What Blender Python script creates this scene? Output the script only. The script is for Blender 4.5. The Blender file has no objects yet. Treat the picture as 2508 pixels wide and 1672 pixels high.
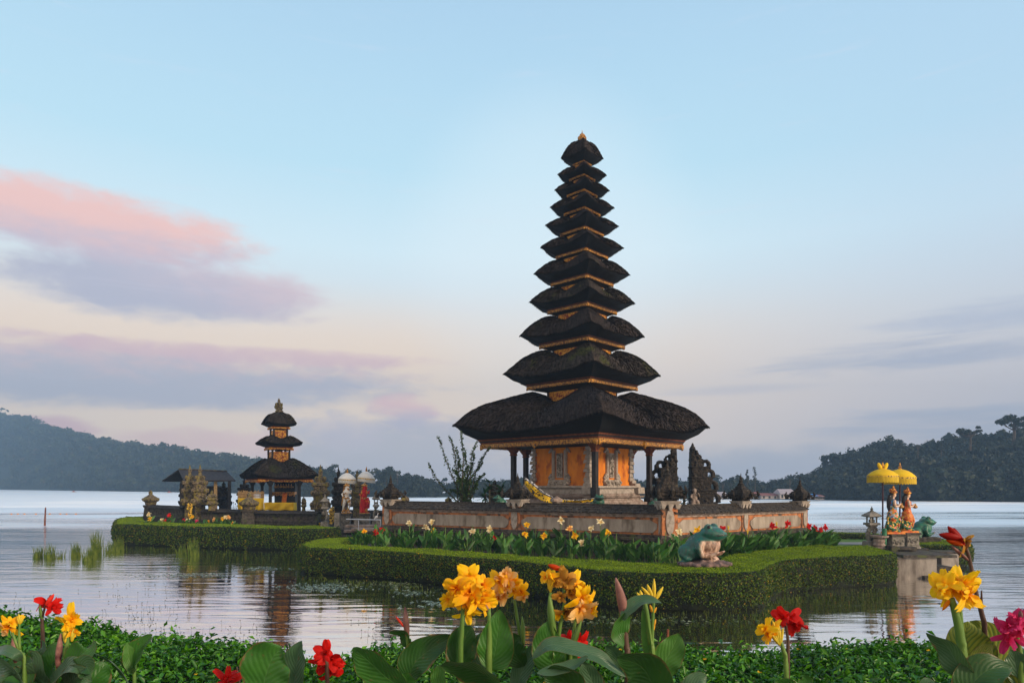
import bpy, math, random
import numpy as np
from mathutils import Vector, Matrix, noise as mnoise

SC = bpy.context.scene
COL = SC.collection
PI = math.pi
F = 1672.0            # focal length in photo pixels (24 mm on a 36 mm frame, 2508 px)
CX, HY, CH = 1254.0, 1190.0, 3.0

# ------------------------------------------------------------------ camera
cam_d = bpy.data.cameras.new('camera')
cam_d.lens = 24.0
cam_d.sensor_width = 36.0
cam_d.sensor_fit = 'HORIZONTAL'
cam_d.shift_y = (HY - 836.0) / 2508.0
cam_d.clip_start = 0.05
cam_d.clip_end = 6000
cam = bpy.data.objects.new('camera', cam_d)
COL.objects.link(cam)
cam.location = (0, 0, CH)
cam.rotation_euler = (PI / 2, 0, 0)
SC.camera = cam

SC.view_settings.view_transform = 'Standard'
SC.view_settings.look = 'None'
SC.view_settings.exposure = 0.36
SC.view_settings.gamma = 1.0
SC.view_settings.use_curve_mapping = False
try:
    SC.cycles.volume_bounces = 0
    SC.cycles.max_bounces = 6
    SC.cycles.transparent_max_bounces = 6
except Exception:
    pass


def lin(r, g, b):
    def f(c):
        c = c / 255.0
        return c / 12.92 if c <= 0.04045 else ((c + 0.055) / 1.055) ** 2.4
    return (f(r), f(g), f(b), 1.0)


# ------------------------------------------------------------------ tiny node expression helper
class E:
    nt = None

    def __init__(s, sock):
        s.s = sock

    @staticmethod
    def m(op, *a, clamp=False):
        n = E.nt.nodes.new('ShaderNodeMath')
        n.operation = op
        n.use_clamp = clamp
        for i, v in enumerate(a):
            if isinstance(v, E):
                E.nt.links.new(v.s, n.inputs[i])
            else:
                n.inputs[i].default_value = v
        return E(n.outputs[0])

    def __add__(s, o): return E.m('ADD', s, o)
    def __radd__(s, o): return E.m('ADD', s, o)
    def __sub__(s, o): return E.m('SUBTRACT', s, o)
    def __rsub__(s, o): return E.m('SUBTRACT', o, s)
    def __mul__(s, o): return E.m('MULTIPLY', s, o)
    def __rmul__(s, o): return E.m('MULTIPLY', s, o)
    def __truediv__(s, o): return E.m('DIVIDE', s, o)


def smooth(x, a, b):
    n = E.nt.nodes.new('ShaderNodeMapRange')
    n.interpolation_type = 'SMOOTHSTEP'
    E.nt.links.new(x.s, n.inputs['Value'])
    n.inputs['From Min'].default_value = a
    n.inputs['From Max'].default_value = b
    return E(n.outputs[0])


def ramp(x, stops, interp='LINEAR'):
    n = E.nt.nodes.new('ShaderNodeValToRGB')
    cr = n.color_ramp
    cr.interpolation = interp
    while len(cr.elements) < len(stops):
        cr.elements.new(0.5)
    for e, (p, c) in zip(cr.elements, sorted(stops, key=lambda q: q[0])):
        e.position = p
        e.color = c if len(c) == 4 else (*c, 1)
    E.nt.links.new(x.s, n.inputs[0])
    return E(n.outputs[0])


def mixc(f, a, b, mode='MIX'):
    n = E.nt.nodes.new('ShaderNodeMix')
    n.data_type = 'RGBA'
    n.blend_type = mode
    n.clamp_factor = True
    for idx, v in ((0, f), (6, a), (7, b)):
        if isinstance(v, E):
            E.nt.links.new(v.s, n.inputs[idx])
        elif idx == 0:
            n.inputs[0].default_value = v
        else:
            n.inputs[idx].default_value = v if len(v) == 4 else (*v, 1)
    return E(n.outputs[2])


def combine(x, y, z):
    n = E.nt.nodes.new('ShaderNodeCombineXYZ')
    for i, v in enumerate((x, y, z)):
        if isinstance(v, E):
            E.nt.links.new(v.s, n.inputs[i])
        else:
            n.inputs[i].default_value = v
    return E(n.outputs[0])


def noise(vec, scale, detail=4, rough=0.5, dist=0.0):
    n = E.nt.nodes.new('ShaderNodeTexNoise')
    n.inputs['Scale'].default_value = scale
    n.inputs['Detail'].default_value = detail
    n.inputs['Roughness'].default_value = rough
    n.inputs['Distortion'].default_value = dist
    if vec is not None:
        E.nt.links.new(vec.s, n.inputs['Vector'])
    return E(n.outputs[0])


def mapping(vec, scale=(1, 1, 1), rot=(0, 0, 0), loc=(0, 0, 0)):
    n = E.nt.nodes.new('ShaderNodeMapping')
    n.inputs['Scale'].default_value = scale
    n.inputs['Rotation'].default_value = rot
    n.inputs['Location'].default_value = loc
    E.nt.links.new(vec.s, n.inputs['Vector'])
    return E(n.outputs[0])


def texco(name='Object'):
    n = E.nt.nodes.new('ShaderNodeTexCoord')
    return E(n.outputs[name])


def sep(vec):
    n = E.nt.nodes.new('ShaderNodeSeparateXYZ')
    E.nt.links.new(vec.s, n.inputs[0])
    return E(n.outputs[0]), E(n.outputs[1]), E(n.outputs[2])


# ------------------------------------------------------------------ world: dawn sky with clouds, laid out by direction
SUN_EL, SUN_AZ = math.radians(20), math.radians(125)     # azimuth from +Y towards +X : behind the camera, on the right
w = bpy.data.worlds.new('World')
SC.world = w
w.use_nodes = True
nt = w.node_tree
nt.nodes.clear()
E.nt = nt
out = nt.nodes.new('ShaderNodeOutputWorld')
bg = nt.nodes.new('ShaderNodeBackground')
nt.links.new(bg.outputs[0], out.inputs[0])
sky = nt.nodes.new('ShaderNodeTexSky')
sky.sky_type = 'NISHITA'
sky.sun_disc = False
sky.sun_elevation = SUN_EL
sky.sun_rotation = SUN_AZ
sky.altitude = 1200
d = texco('Generated')
dx, dy, dz = sep(d)
az = E.m('ARCTAN2', dx, dy) * 57.2958
el = E.m('ARCSINE', dz) * 57.2958
# distorted cloud coordinates
cv = combine(az * 0.06, el * 0.16, 0.0)
n1 = (noise(cv, 1.5, 3, 0.5) - 0.5) * 0.9 + (noise(mapping(cv, loc=(1, 5, 0)), 5.5, 9, 0.62, 0.4) - 0.5) * 0.75
n2 = noise(mapping(cv, loc=(7.3, 2.1, 0)), 6.0, 9, 0.65, 0.3) - 0.5
n3 = noise(mapping(cv, scale=(0.5, 2.0, 1), rot=(0, 0, 0.06), loc=(3, 9, 0)), 3.4, 9, 0.64, 0.5) - 0.5
t = E.m('DIVIDE', el, 60.0, clamp=True)
base = ramp(t, [
    (0.000, lin(184, 183, 193)), (0.035, lin(196, 192, 200)), (0.075, lin(220, 208, 207)),
    (0.115, lin(240, 222, 211)), (0.175, lin(234, 225, 218)), (0.24, lin(224, 231, 233)), (0.31, lin(214, 236, 244)),
    (0.41, lin(186, 222, 238)), (0.53, lin(173, 209, 231)), (0.60, lin(166, 201, 226)),
    (1.0, lin(120, 165, 212))])
# warm cream low on the left
cream = smooth(az * -1.0, -46.0, 12.0) * smooth(el, 0.5, 4.0) * (1.0 - smooth(el, 10.0, 17.0))
col = mixc(cream * 0.95, base, lin(255, 227, 196))
# duller blue towards the right
col = mixc(smooth(az, 8.0, 42.0) * 0.45, col, mixc(smooth(el, 2.0, 22.0), lin(198, 188, 192), lin(172, 200, 226)))


def cloud(cx_, cy_, rx, ry, edge=0.9, k=2.2, soft=0.55, ns=n1):
    a0 = math.degrees(math.atan((cx_ - CX) / F))
    e0 = math.degrees(math.atan((HY - cy_) / F * math.cos(math.radians(a0))))
    ca = math.cos(math.radians(a0)) ** 2
    ra = math.degrees(rx / F) * ca
    re = math.degrees(ry / F) * ca ** 0.5
    u = (az - a0) / ra
    v = (el - e0) / re
    q = 1.0 - (u * u + v * v) + ns * k
    return smooth(q, 0.0, soft), v, u


# glow behind the pagoda
gl, _, _ = cloud(1340, 640, 420, 420, k=0.0, soft=1.0)
col = mixc(gl * 0.35, col, lin(236, 245, 248))
PINK, MAUVE, GREY, BLUEG = lin(244, 194, 182), lin(190, 178, 196), lin(184, 180, 192), lin(184, 182, 192)
# broad soft veils
v1, vv, vu = cloud(330, 918, 980, 92, k=1.5, soft=0.8)
col = mixc(v1 * 0.9, col, mixc(smooth(vv + n2 * 2.2, -0.3, 0.9), GREY, lin(222, 190, 190)))
v1, vv, vu = cloud(1000, 1100, 420, 110, k=1.9, soft=0.9)
col = mixc(v1 * 0.85, col, mixc(smooth(vv + n2 * 2.0, 0.2, 1.2), BLUEG, lin(214, 194, 200)))
v1, vv, vu = cloud(440, 1075, 220, 40, k=1.8, soft=0.9)
col = mixc(v1 * 0.7, col, lin(232, 190, 184))
v1, vv, vu = cloud(120, 1048, 170, 36, k=1.4, soft=0.7)
col = mixc(v1 * 0.85, col, lin(224, 176, 178))
v1, vv, vu = cloud(985, 1008, 120, 50, k=2.0, soft=0.8)
col = mixc(v1 * 0.9, col, mixc(smooth(vv + n2, -.6, .5), lin(196, 186, 198), lin(244, 196, 190)))
v1, vv, vu = cloud(620, 1085, 130, 40, k=2.2, soft=0.8)
col = mixc(v1 * 0.7, col, lin(240, 200, 190))
v1, vv, vu = cloud(840, 1050, 120, 60, k=2.2, soft=0.9)
col = mixc(v1 * 0.6, col, lin(206, 194, 202))
# the two big clouds on the left
v1, vv, vu = cloud(400, 705, 480, 92, k=1.3, soft=0.8)
col = mixc(v1 * 0.95, col, mixc(smooth(vu + vv * 0.6 + n2, -0.4, 1.2), lin(182, 180, 196), lin(220, 194, 198)))
v1, vv, vu = cloud(180, 540, 600, 96, k=1.3, soft=0.8)
col = mixc(v1 * 0.95, col, mixc(smooth(vv + n2 * 1.2, -0.75, 0.35), lin(204, 186, 196), PINK))
# pink crest on the long low bank
v1, vv, vu = cloud(560, 866, 640, 26, k=2.2, soft=1.0)
col = mixc(v1 * 0.75, col, lin(226, 186, 188))
# thin streaks on the right
v1, vv, vu = cloud(2230, 868, 460, 50, k=3.4, soft=1.5, ns=n3)
col = mixc(v1 * 0.8, col, lin(172, 175, 192))
v1, vv, vu = cloud(2450, 770, 400, 50, k=3.0, soft=1.3, ns=n3)
col = mixc(v1 * 0.55, col, lin(172, 180, 202))
v1, vv, vu = cloud(1790, 955, 260, 16, k=1.0, soft=1.3, ns=n3)
col = mixc(v1 * 0.4, col, lin(186, 184, 198))
v1, vv, vu = cloud(2350, 1040, 420, 60, k=3.2, soft=1.2, ns=n3)
col = mixc(v1 * 0.6, col, lin(158, 166, 186))
v1, vv, vu = cloud(1900, 1130, 500, 60, k=2.0, soft=1.1, ns=n1)
col = mixc(v1 * 0.55, col, lin(160, 168, 186))
# faint high wisps
col = mixc(smooth(n3, 0.06, 0.25) * 0.16, col, lin(226, 220, 232))
# warm fill light added to the unseen sky behind the camera
back = smooth(dy * -1.0, -0.15, 0.7)
col = mixc(back * 0.85, col, (0.80, 0.64, 0.50, 1))
hs = nt.nodes.new('ShaderNodeHueSaturation')
hs.inputs['Value'].default_value = 0.08
nt.links.new(sky.outputs[0], hs.inputs['Color'])
col = mixc(0.06, col, E(hs.outputs[0]))
nt.links.new(col.s, bg.inputs['Color'])
bg.inputs['Strength'].default_value = 1.0

# ------------------------------------------------------------------ sun: soft, through dawn cloud
sd = bpy.data.lights.new('sun', 'SUN')
sd.energy = 2.8
sd.angle = math.radians(12)
sd.color = (1.0, 0.80, 0.58)
sun = bpy.data.objects.new('sun', sd)
COL.objects.link(sun)
sv = Vector((math.sin(SUN_AZ) * math.cos(SUN_EL), math.cos(SUN_AZ) * math.cos(SUN_EL), math.sin(SUN_EL)))
sun.rotation_euler = sv.to_track_quat('Z', 'Y').to_euler()
sun.location = sv * 60


# ------------------------------------------------------------------ helpers
def W(px, py, Y):
    return np.array(((px - CX) / F * Y, Y, CH - (py - HY) / F * Y))


def X(px, Y):
    return (px - CX) / F * Y


def Z(py, Y):
    return CH - (py - HY) / F * Y


ORI = {}


def tag(o, label=None, cat=None, group=None, kind=None):
    if label: o['label'] = label
    if cat: o['category'] = cat
    if group: o['group'] = group
    if kind: o['kind'] = kind
    return o


def empty(name, loc, label, cat, group=None, rz=0.0):
    o = bpy.data.objects.new(name, None)
    COL.objects.link(o)
    o.location = tuple(float(c) for c in loc)
    o.rotation_euler = (0, 0, rz)
    o.empty_display_size = 0.2
    ORI[o.name] = np.array(loc, float)
    return tag(o, label, cat, group)


def rot2(p, a):
    c, s = math.cos(a), math.sin(a)
    return np.array((p[0] * c - p[1] * s, p[0] * s + p[1] * c))


class MB:
    def __init__(s):
        s.v = []
        s.f = []
        s.m = []
        s.uv = {}

    def add(s, vs, fs, mi=0):
        o = len(s.v)
        s.v.extend([tuple(map(float, p)) for p in vs])
        for f in fs:
            s.f.append(tuple(i + o for i in f))
            s.m.append(mi)
        return o

    def frustum(s, c, z0, z1, h0, h1, rz=0.0, mi=0):
        """four-sided block: half sizes h0 (bottom) and h1 (top) as (hx, hy) or one number"""
        if not hasattr(h0, '__len__'): h0 = (h0, h0)
        if not hasattr(h1, '__len__'): h1 = (h1, h1)
        vs = []
        for z, h in ((z0, h0), (z1, h1)):
            for sx, sy in ((-1, -1), (1, -1), (1, 1), (-1, 1)):
                q = rot2((sx * h[0], sy * h[1]), rz)
                vs.append((c[0] + q[0], c[1] + q[1], z))
        s.add(vs, [(3, 2, 1, 0), (4, 5, 6, 7), (0, 1, 5, 4), (1, 2, 6, 5), (2, 3, 7, 6), (3, 0, 4, 7)], mi)

    def box(s, c, size, rz=0.0, mi=0):
        s.frustum((c[0], c[1]), c[2] - size[2] / 2, c[2] + size[2] / 2, (size[0] / 2, size[1] / 2), (size[0] / 2, size[1] / 2), rz, mi)

    def lathe(s, c, prof, seg=16, mi=0, wob=0.0):
        n = len(prof)
        vs = []
        for r, z in prof:
            for k in range(seg):
                a = 2 * PI * k / seg
                rr = r * (1 + wob * math.sin(a * 3 + z * 9))
                vs.append((c[0] + rr * math.cos(a), c[1] + rr * math.sin(a), c[2] + z))
        fs = []
        for i in range(n - 1):
            for k in range(seg):
                k2 = (k + 1) % seg
                fs.append((i * seg + k, i * seg + k2, (i + 1) * seg + k2, (i + 1) * seg + k))
        fs.append(tuple(reversed(range(seg))))
        fs.append(tuple((n - 1) * seg + k for k in range(seg)))
        s.add(vs, fs, mi)

    def tube(s, pts, rad, seg=8, mi=0, flat=1.0):
        pts = [np.array(p, float) for p in pts]
        n = len(pts)
        if not hasattr(rad, '__len__'): rad = [rad] * n
        vs = []
        ref = np.array((0.13, 0.31, 0.94))
        for i, p in enumerate(pts):
            tv = pts[min(i + 1, n - 1)] - pts[max(i - 1, 0)]
            tv = tv / (np.linalg.norm(tv) + 1e-9)
            a = np.cross(tv, ref if abs(tv @ ref) < 0.93 else np.array((1.0, 0, 0)))
            a /= np.linalg.norm(a) + 1e-9
            b = np.cross(tv, a)
            for k in range(seg):
                th = 2 * PI * k / seg
                vs.append(p + rad[i] * (math.cos(th) * a + flat * math.sin(th) * b))
        fs = []
        for i in range(n - 1):
            for k in range(seg):
                k2 = (k + 1) % seg
                fs.append((i * seg + k, i * seg + k2, (i + 1) * seg + k2, (i + 1) * seg + k))
        fs.append(tuple(reversed(range(seg))))
        fs.append(tuple((n - 1) * seg + k for k in range(seg)))
        s.add(vs, fs, mi)

    def ball(s, c, r, seg=12, rings=8, mi=0, tilt=0.0, rz=0.0, nz=0.0):
        """ellipsoid with radii r; tilt about local y (radians), then rz"""
        if not hasattr(r, '__len__'): r = (r, r, r)
        ct, st = math.cos(tilt), math.sin(tilt)
        vs = []
        for i in range(rings + 1):
            ph = PI * i / rings
            for k in range(seg):
                th = 2 * PI * k / seg
                x, y, z = r[0] * math.sin(ph) * math.cos(th), r[1] * math.sin(ph) * math.sin(th), r[2] * math.cos(ph)
                if nz:
                    q = 1 + nz * mnoise.noise(Vector((x * 9 + c[0], y * 9 + c[1], z * 9 + c[2])))
                    x, y, z = x * q, y * q, z * q
                x, z = x * ct + z * st, -x * st + z * ct
                q = rot2((x, y), rz)
                vs.append((c[0] + q[0], c[1] + q[1], c[2] + z))
        fs = []
        for i in range(rings):
            for k in range(seg):
                k2 = (k + 1) % seg
                fs.append((i * seg + k, (i + 1) * seg + k, (i + 1) * seg + k2, i * seg + k2))
        s.add(vs, fs, mi)

    def prism(s, poly, origin, ux, uz, thick, mi=0):
        """polygon in the (ux, uz) plane extruded by thick along their normal (ux x uz), both ways"""
        ux, uz = np.array(ux, float), np.array(uz, float)
        nn = np.cross(ux, uz)
        nn /= np.linalg.norm(nn)
        o = np.array(origin, float)
        n = len(poly)
        vs = [o + ux * a + uz * b - nn * thick / 2 for a, b in poly] + [o + ux * a + uz * b + nn * thick / 2 for a, b in poly]
        fs = [tuple(reversed(range(n))), tuple(range(n, 2 * n))]
        for i in range(n):
            j = (i + 1) % n
            fs.append((i, j, n + j, n + i))
        s.add(vs, fs, mi)

    def grid(s, P, mi=0, closed_u=False):
        """P: [rows][cols] of points"""
        P = np.asarray(P, float)
        R, C = P.shape[:2]
        fs = []
        for i in range(R - 1):
            for k in range(C - (0 if closed_u else 1)):
                k2 = (k + 1) % C
                fs.append((i * C + k, i * C + k2, (i + 1) * C + k2, (i + 1) * C + k))
        return s.add(P.reshape(-1, 3), fs, mi)

    def build(s, name, mat, parent=None, smooth_=False, uvs=None, origin=None):
        root = parent
        while root is not None and root.parent is not None:
            root = root.parent
        v = np.array(s.v, float)
        if root is not None:
            org = ORI.get(root.name, np.zeros(3))
        elif origin is not None:
            org = np.array(origin, float)
        else:
            org = np.array(((v[:, 0].min() + v[:, 0].max()) / 2, (v[:, 1].min() + v[:, 1].max()) / 2, v[:, 2].min()))
        me = bpy.data.meshes.new(name)
        me.from_pydata((v - org).tolist(), [], s.f)
        mats = mat if isinstance(mat, (list, tuple)) else [mat]
        for m_ in mats: me.materials.append(m_)
        if len(mats) > 1:
            me.polygons.foreach_set('material_index', s.m)
        if smooth_:
            me.polygons.foreach_set('use_smooth', [True] * len(me.polygons))
        if uvs is not None:
            ul = me.uv_layers.new(name='UVMap')
            idx = np.empty(len(me.loops), int)
            me.loops.foreach_get('vertex_index', idx)
            ul.data.foreach_set('uv', np.asarray(uvs, float)[idx].ravel())
        me.update()
        o = bpy.data.objects.new(name, me)
        COL.objects.link(o)
        if parent is not None:
            o.parent = parent
        else:
            o.location = org
            ORI[o.name] = org
        return o


def soften(o, wdt=0.01, seg=2):
    m_ = o.modifiers.new('bevel', 'BEVEL')
    m_.width = wdt
    m_.segments = seg
    m_.limit_method = 'ANGLE'
    return o


def remesh(o, size, smooth_it=4, disp=None):
    m_ = o.modifiers.new('remesh', 'REMESH')
    m_.mode = 'VOXEL'
    m_.voxel_size = size
    m_.use_smooth_shade = True
    if smooth_it:
        m2 = o.modifiers.new('smooth', 'SMOOTH')
        m2.iterations = smooth_it
    if disp:
        tx = bpy.data.textures.get('carve_%g' % disp[1]) or bpy.data.textures.new('carve_%g' % disp[1], 'CLOUDS')
        tx.noise_scale = disp[1]
        m3 = o.modifiers.new('carve', 'DISPLACE')
        m3.texture = tx
        m3.strength = disp[0]
        m3.mid_level = 0.5
    return o


def copy_tree(o, parent=None):
    c = o.copy()
    COL.objects.link(c)
    if parent is not None:
        c.parent = parent
    for ch in list(o.children):
        copy_tree(ch, c)
    return c


def leaf_mesh(name, mats, pos, nrm, size, rng, parent=None, along=None, aspect=0.5, droop=0.25, mi=None, origin=None, spread=0.7, up=0.0):
    """many small folded leaves: pos (n,3), nrm (n,3) rough outward direction, size (n,)"""
    n = len(pos)
    nrm = nrm + rng.normal(0, spread, (n, 3))
    nrm[:, 2] += up
    nrm /= np.linalg.norm(nrm, axis=1)[:, None] + 1e-9
    tdir = np.cross(nrm, rng.normal(0, 1, (n, 3)))
    tdir /= np.linalg.norm(tdir, axis=1)[:, None] + 1e-9
    if along is not None:
        tdir = along / (np.linalg.norm(along, axis=1)[:, None] + 1e-9)
        nrm = nrm - tdir * (nrm * tdir).sum(1)[:, None]
        nrm /= np.linalg.norm(nrm, axis=1)[:, None] + 1e-9
    b = np.cross(nrm, tdir)
    s_ = size[:, None]
    base = pos - tdir * s_ * 0.5
    tip = pos + tdir * s_ * 0.5 - nrm * s_ * droop
    l = pos + b * s_ * aspect * 0.5 + nrm * s_ * 0.12
    r = pos - b * s_ * aspect * 0.5 + nrm * s_ * 0.12
    V = np.stack([base, l, tip, r], 1).reshape(-1, 3)
    org = np.zeros(3)
    if parent is not None:
        rt = parent
        while rt.parent is not None: rt = rt.parent
        org = ORI.get(rt.name, org)
    elif origin is not None:
        org = np.array(origin, float)
    V = V - org
    me = bpy.data.meshes.new(name)
    i0 = np.arange(n) * 4
    tris = np.stack([i0, i0 + 1, i0 + 2, i0, i0 + 2, i0 + 3], 1).reshape(-1)
    me.vertices.add(n * 4)
    me.vertices.foreach_set('co', V.ravel())
    me.loops.add(n * 6)
    me.loops.foreach_set('vertex_index', tris.astype(np.int32))
    me.polygons.add(n * 2)
    me.polygons.foreach_set('loop_start', (np.arange(n * 2) * 3).astype(np.int32))
    for m_ in mats: me.materials.append(m_)
    if mi is not None:
        me.polygons.foreach_set('material_index', np.repeat(mi, 2).astype(np.int32))
    at = me.attributes.new('rnd', 'FLOAT', 'FACE')
    at.data.foreach_set('value', np.repeat(rng.random(n), 2).astype(np.float32))
    me.update(calc_edges=True)
    me.validate()
    o = bpy.data.objects.new(name, me)
    COL.objects.link(o)
    if parent is not None:
        o.parent = parent
    else:
        o.location = org
        ORI[o.name] = org
    return o


# ------------------------------------------------------------------ materials
def newmat(name):
    m_ = bpy.data.materials.new(name)
    m_.use_nodes = True
    nt_ = m_.node_tree
    bs = nt_.nodes['Principled BSDF']
    E.nt = nt_
    return m_, nt_, bs


def bump(nt_, bs, h, strength, dist=0.02):
    b = nt_.nodes.new('ShaderNodeBump')
    b.inputs['Strength'].default_value = strength
    b.inputs['Distance'].default_value = dist
    nt_.links.new(h.s, b.inputs['Height'])
    nt_.links.new(b.outputs[0], bs.inputs['Normal'])


def mat(name, c1, c2, scale=6.0, rough=0.85, bmp=0.4, c3=None, s3=2.0, t3=(0.52, 0.66), bscale=None, stretch=(1, 1, 1),
        bdist=0.02, spec=0.3, detail=6):
    m_, nt_, bs = newmat(name)
    co = mapping(texco('Object'), scale=stretch)
    n = noise(co, scale, detail, 0.6)
    c = mixc(smooth(n, 0.35, 0.65), (*c1, 1), (*c2, 1))
    if c3:
        c = mixc(smooth(noise(mapping(co, loc=(5.1, 3.3, 1.7)), s3, 8, 0.62), t3[0], t3[1]), c, (*c3, 1))
    nt_.links.new(c.s, bs.inputs['Base Color'])
    bs.inputs['Roughness'].default_value = rough
    bs.inputs['Specular IOR Level'].default_value = spec
    if bmp:
        bump(nt_, bs, noise(co, bscale or scale * 3, 6, 0.65), bmp, bdist)
    return m_


def leafmat(name, stops, rough=0.55, trans=0.25, spec=0.3):
    m_, nt_, bs = newmat(name)
    a = nt_.nodes.new('ShaderNodeAttribute')
    a.attribute_name = 'rnd'
    c = ramp(E(a.outputs['Fac']), stops)
    n = noise(texco('Object'), 1.1, 3, 0.5)
    c = mixc(smooth(noise(texco('Object'), 2.6, 6, 0.6), 0.52, 0.70) * 0.5, c, mixc(1.0, c, (1.2, 0.98, 0.8, 1), 'MULTIPLY'))
    c = mixc(smooth(n, 0.3, 0.7) * 0.4, c, mixc(1.0, c, (0.5, 0.6, 0.45, 1), 'MULTIPLY'))
    nt_.links.new(c.s, bs.inputs['Base Color'])
    bs.inputs['Roughness'].default_value = rough
    bs.inputs['Specular IOR Level'].default_value = spec
    if trans:
        tr = nt_.nodes.new('ShaderNodeBsdfTranslucent')
        nt_.links.new(c.s, tr.inputs['Color'])
        mx = nt_.nodes.new('ShaderNodeMixShader')
        mx.inputs[0].default_value = trans
        nt_.links.new(bs.outputs[0], mx.inputs[1])
        nt_.links.new(tr.outputs[0], mx.inputs[2])
        nt_.links.new(mx.outputs[0], nt_.nodes['Material Output'].inputs[0])
    return m_


M = {}
M['dark_stone'] = mat('dark_stone', (0.028, 0.024, 0.021), (0.095, 0.080, 0.066), 7, c3=(0.075, 0.085, 0.03), s3=3.0, bmp=0.9, bdist=0.03)
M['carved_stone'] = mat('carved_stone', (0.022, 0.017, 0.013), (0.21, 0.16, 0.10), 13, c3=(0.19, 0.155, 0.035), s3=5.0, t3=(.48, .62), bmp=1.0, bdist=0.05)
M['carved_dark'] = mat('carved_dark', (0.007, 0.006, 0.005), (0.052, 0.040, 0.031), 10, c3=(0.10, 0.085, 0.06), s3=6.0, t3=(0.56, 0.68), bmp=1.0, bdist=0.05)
M['grey_stone'] = mat('grey_stone', (0.15, 0.135, 0.115), (0.27, 0.245, 0.21), 9, c3=(0.10, 0.10, 0.07), s3=5.0, bmp=0.5)
M['pink_stone'] = mat('pink_stone', (0.22, 0.155, 0.125), (0.36, 0.29, 0.245), 5, c3=(0.14, 0.11, 0.085), s3=3.0, bmp=0.5)
M['pale_stone'] = mat('pale_stone', (0.30, 0.255, 0.215), (0.42, 0.36, 0.31), 6, c3=(0.20, 0.17, 0.14), s3=3.0, bmp=0.6)
M['relief'] = mat('relief', (0.12, 0.10, 0.08), (0.42, 0.37, 0.30), 14, bmp=1.0, bdist=0.06)
M['orange_wall'] = mat('orange_wall', (0.60, 0.17, 0.012), (0.74, 0.25, 0.02), 3, c3=(0.36, 0.08, 0.012), s3=2.5, t3=(.50, .66), stretch=(1, 1, .5), bmp=0.15)
M['orange_trim'] = mat('orange_trim', (0.42, 0.14, 0.05), (0.55, 0.22, 0.085), 4, c3=(0.10, 0.065, 0.045), s3=3.5, t3=(0.46, 0.62), bmp=0.4)
M['panel'] = mat('panel', (0.29, 0.24, 0.195), (0.40, 0.34, 0.28), 5, c3=(0.15, 0.115, 0.085), s3=2.6, t3=(.47, .68), stretch=(1, 1, 0.28), bmp=0.3, rough=.9)
M['wood_dark'] = mat('wood_dark', (0.012, 0.010, 0.010), (0.028, 0.022, 0.020), 8, bmp=0.2, rough=0.6)
M['wood_red'] = mat('wood_red', (0.10, 0.025, 0.012), (0.19, 0.06, 0.02), 8, bmp=0.2)
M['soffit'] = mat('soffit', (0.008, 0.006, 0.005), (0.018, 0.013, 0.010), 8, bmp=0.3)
M['gold'] = mat('gold', (0.06, 0.016, 0.003), (0.66, 0.30, 0.018), 13, rough=0.45, bmp=0.9, bscale=40, bdist=0.02, spec=0.6)
M['gold_red'] = mat('gold_red', (0.22, 0.025, 0.008), (0.78, 0.38, 0.03), 9, rough=0.5, bmp=0.8, bscale=22, bdist=0.03, detail=3)
M['soil'] = mat('soil', (0.018, 0.014, 0.010), (0.045, 0.034, 0.022), 9, bmp=0.6)
M['concrete'] = mat('concrete', (0.20, 0.175, 0.15), (0.33, 0.29, 0.25), 3, c3=(0.09, 0.07, 0.055), s3=1.2, stretch=(1, 1, 0.3), t3=(0.46, 0.62), bmp=0.3)
M['path'] = mat('path', (0.18, 0.18, 0.18), (0.25, 0.25, 0.245), 12, bmp=0.2)
M['yellow_cloth'] = mat('yellow_cloth', (0.66, 0.40, 0.006), (0.74, 0.48, 0.010), 3, bmp=0.25, bscale=4, bdist=0.05)
M['white_cloth'] = mat('white_cloth', (0.62, 0.60, 0.56), (0.72, 0.70, 0.66), 3, bmp=0.2)
M['fringe_yellow'] = mat('fringe_yellow', (0.42, 0.27, 0.01), (0.60, 0.40, 0.02), 30, bmp=0.8, stretch=(1, 1, 0.15))
M['fringe_white'] = mat('fringe_white', (0.42, 0.40, 0.36), (0.6, 0.58, 0.53), 30, bmp=0.8, stretch=(1, 1, 0.15))
M['bamboo'] = mat('bamboo', (0.34, 0.20, 0.08), (0.52, 0.36, 0.17), 10, bmp=0.2)
M['white_paint'] = mat('white_paint', (0.6, 0.56, 0.5), (0.75, 0.72, 0.66), 8, c3=(0.35, 0.16, 0.03), s3=5, t3=(0.55, 0.6), bmp=0.4)
M['red_paint'] = mat('red_paint', (0.30, 0.008, 0.012), (0.55, 0.02, 0.02), 8, c3=(0.65, 0.32, 0.03), s3=7, t3=(0.60, 0.64), bmp=0.4)
M['skin_paint'] = mat('skin_paint', (0.58, 0.38, 0.27), (0.66, 0.45, 0.33), 4, bmp=0.1, rough=0.5)
M['hair'] = mat('hair', (0.01, 0.008, 0.01), (0.02, 0.015, 0.02), 8, bmp=0.1, rough=0.5)
M['orange_paint'] = mat('orange_paint', (0.62, 0.14, 0.01), (0.75, 0.26, 0.02), 9, c3=(0.5, 0.04, 0.01), s3=7, bmp=0.4, rough=0.5)
M['green_paint'] = mat('green_paint', (0.012, 0.10, 0.045), (0.03, 0.17, 0.08), 6, bmp=0.2, rough=0.45)
M['iron'] = mat('iron', (0.015, 0.015, 0.016), (0.03, 0.03, 0.032), 8, bmp=0.1, rough=0.5)
M['steel'] = mat('steel', (0.40, 0.42, 0.45), (0.5, 0.52, 0.55), 8, bmp=0.0, rough=0.35)
M['purple_pole'] = mat('purple_pole', (0.035, 0.008, 0.016), (0.06, 0.015, 0.025), 8, bmp=0.0, rough=0.4)
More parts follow.
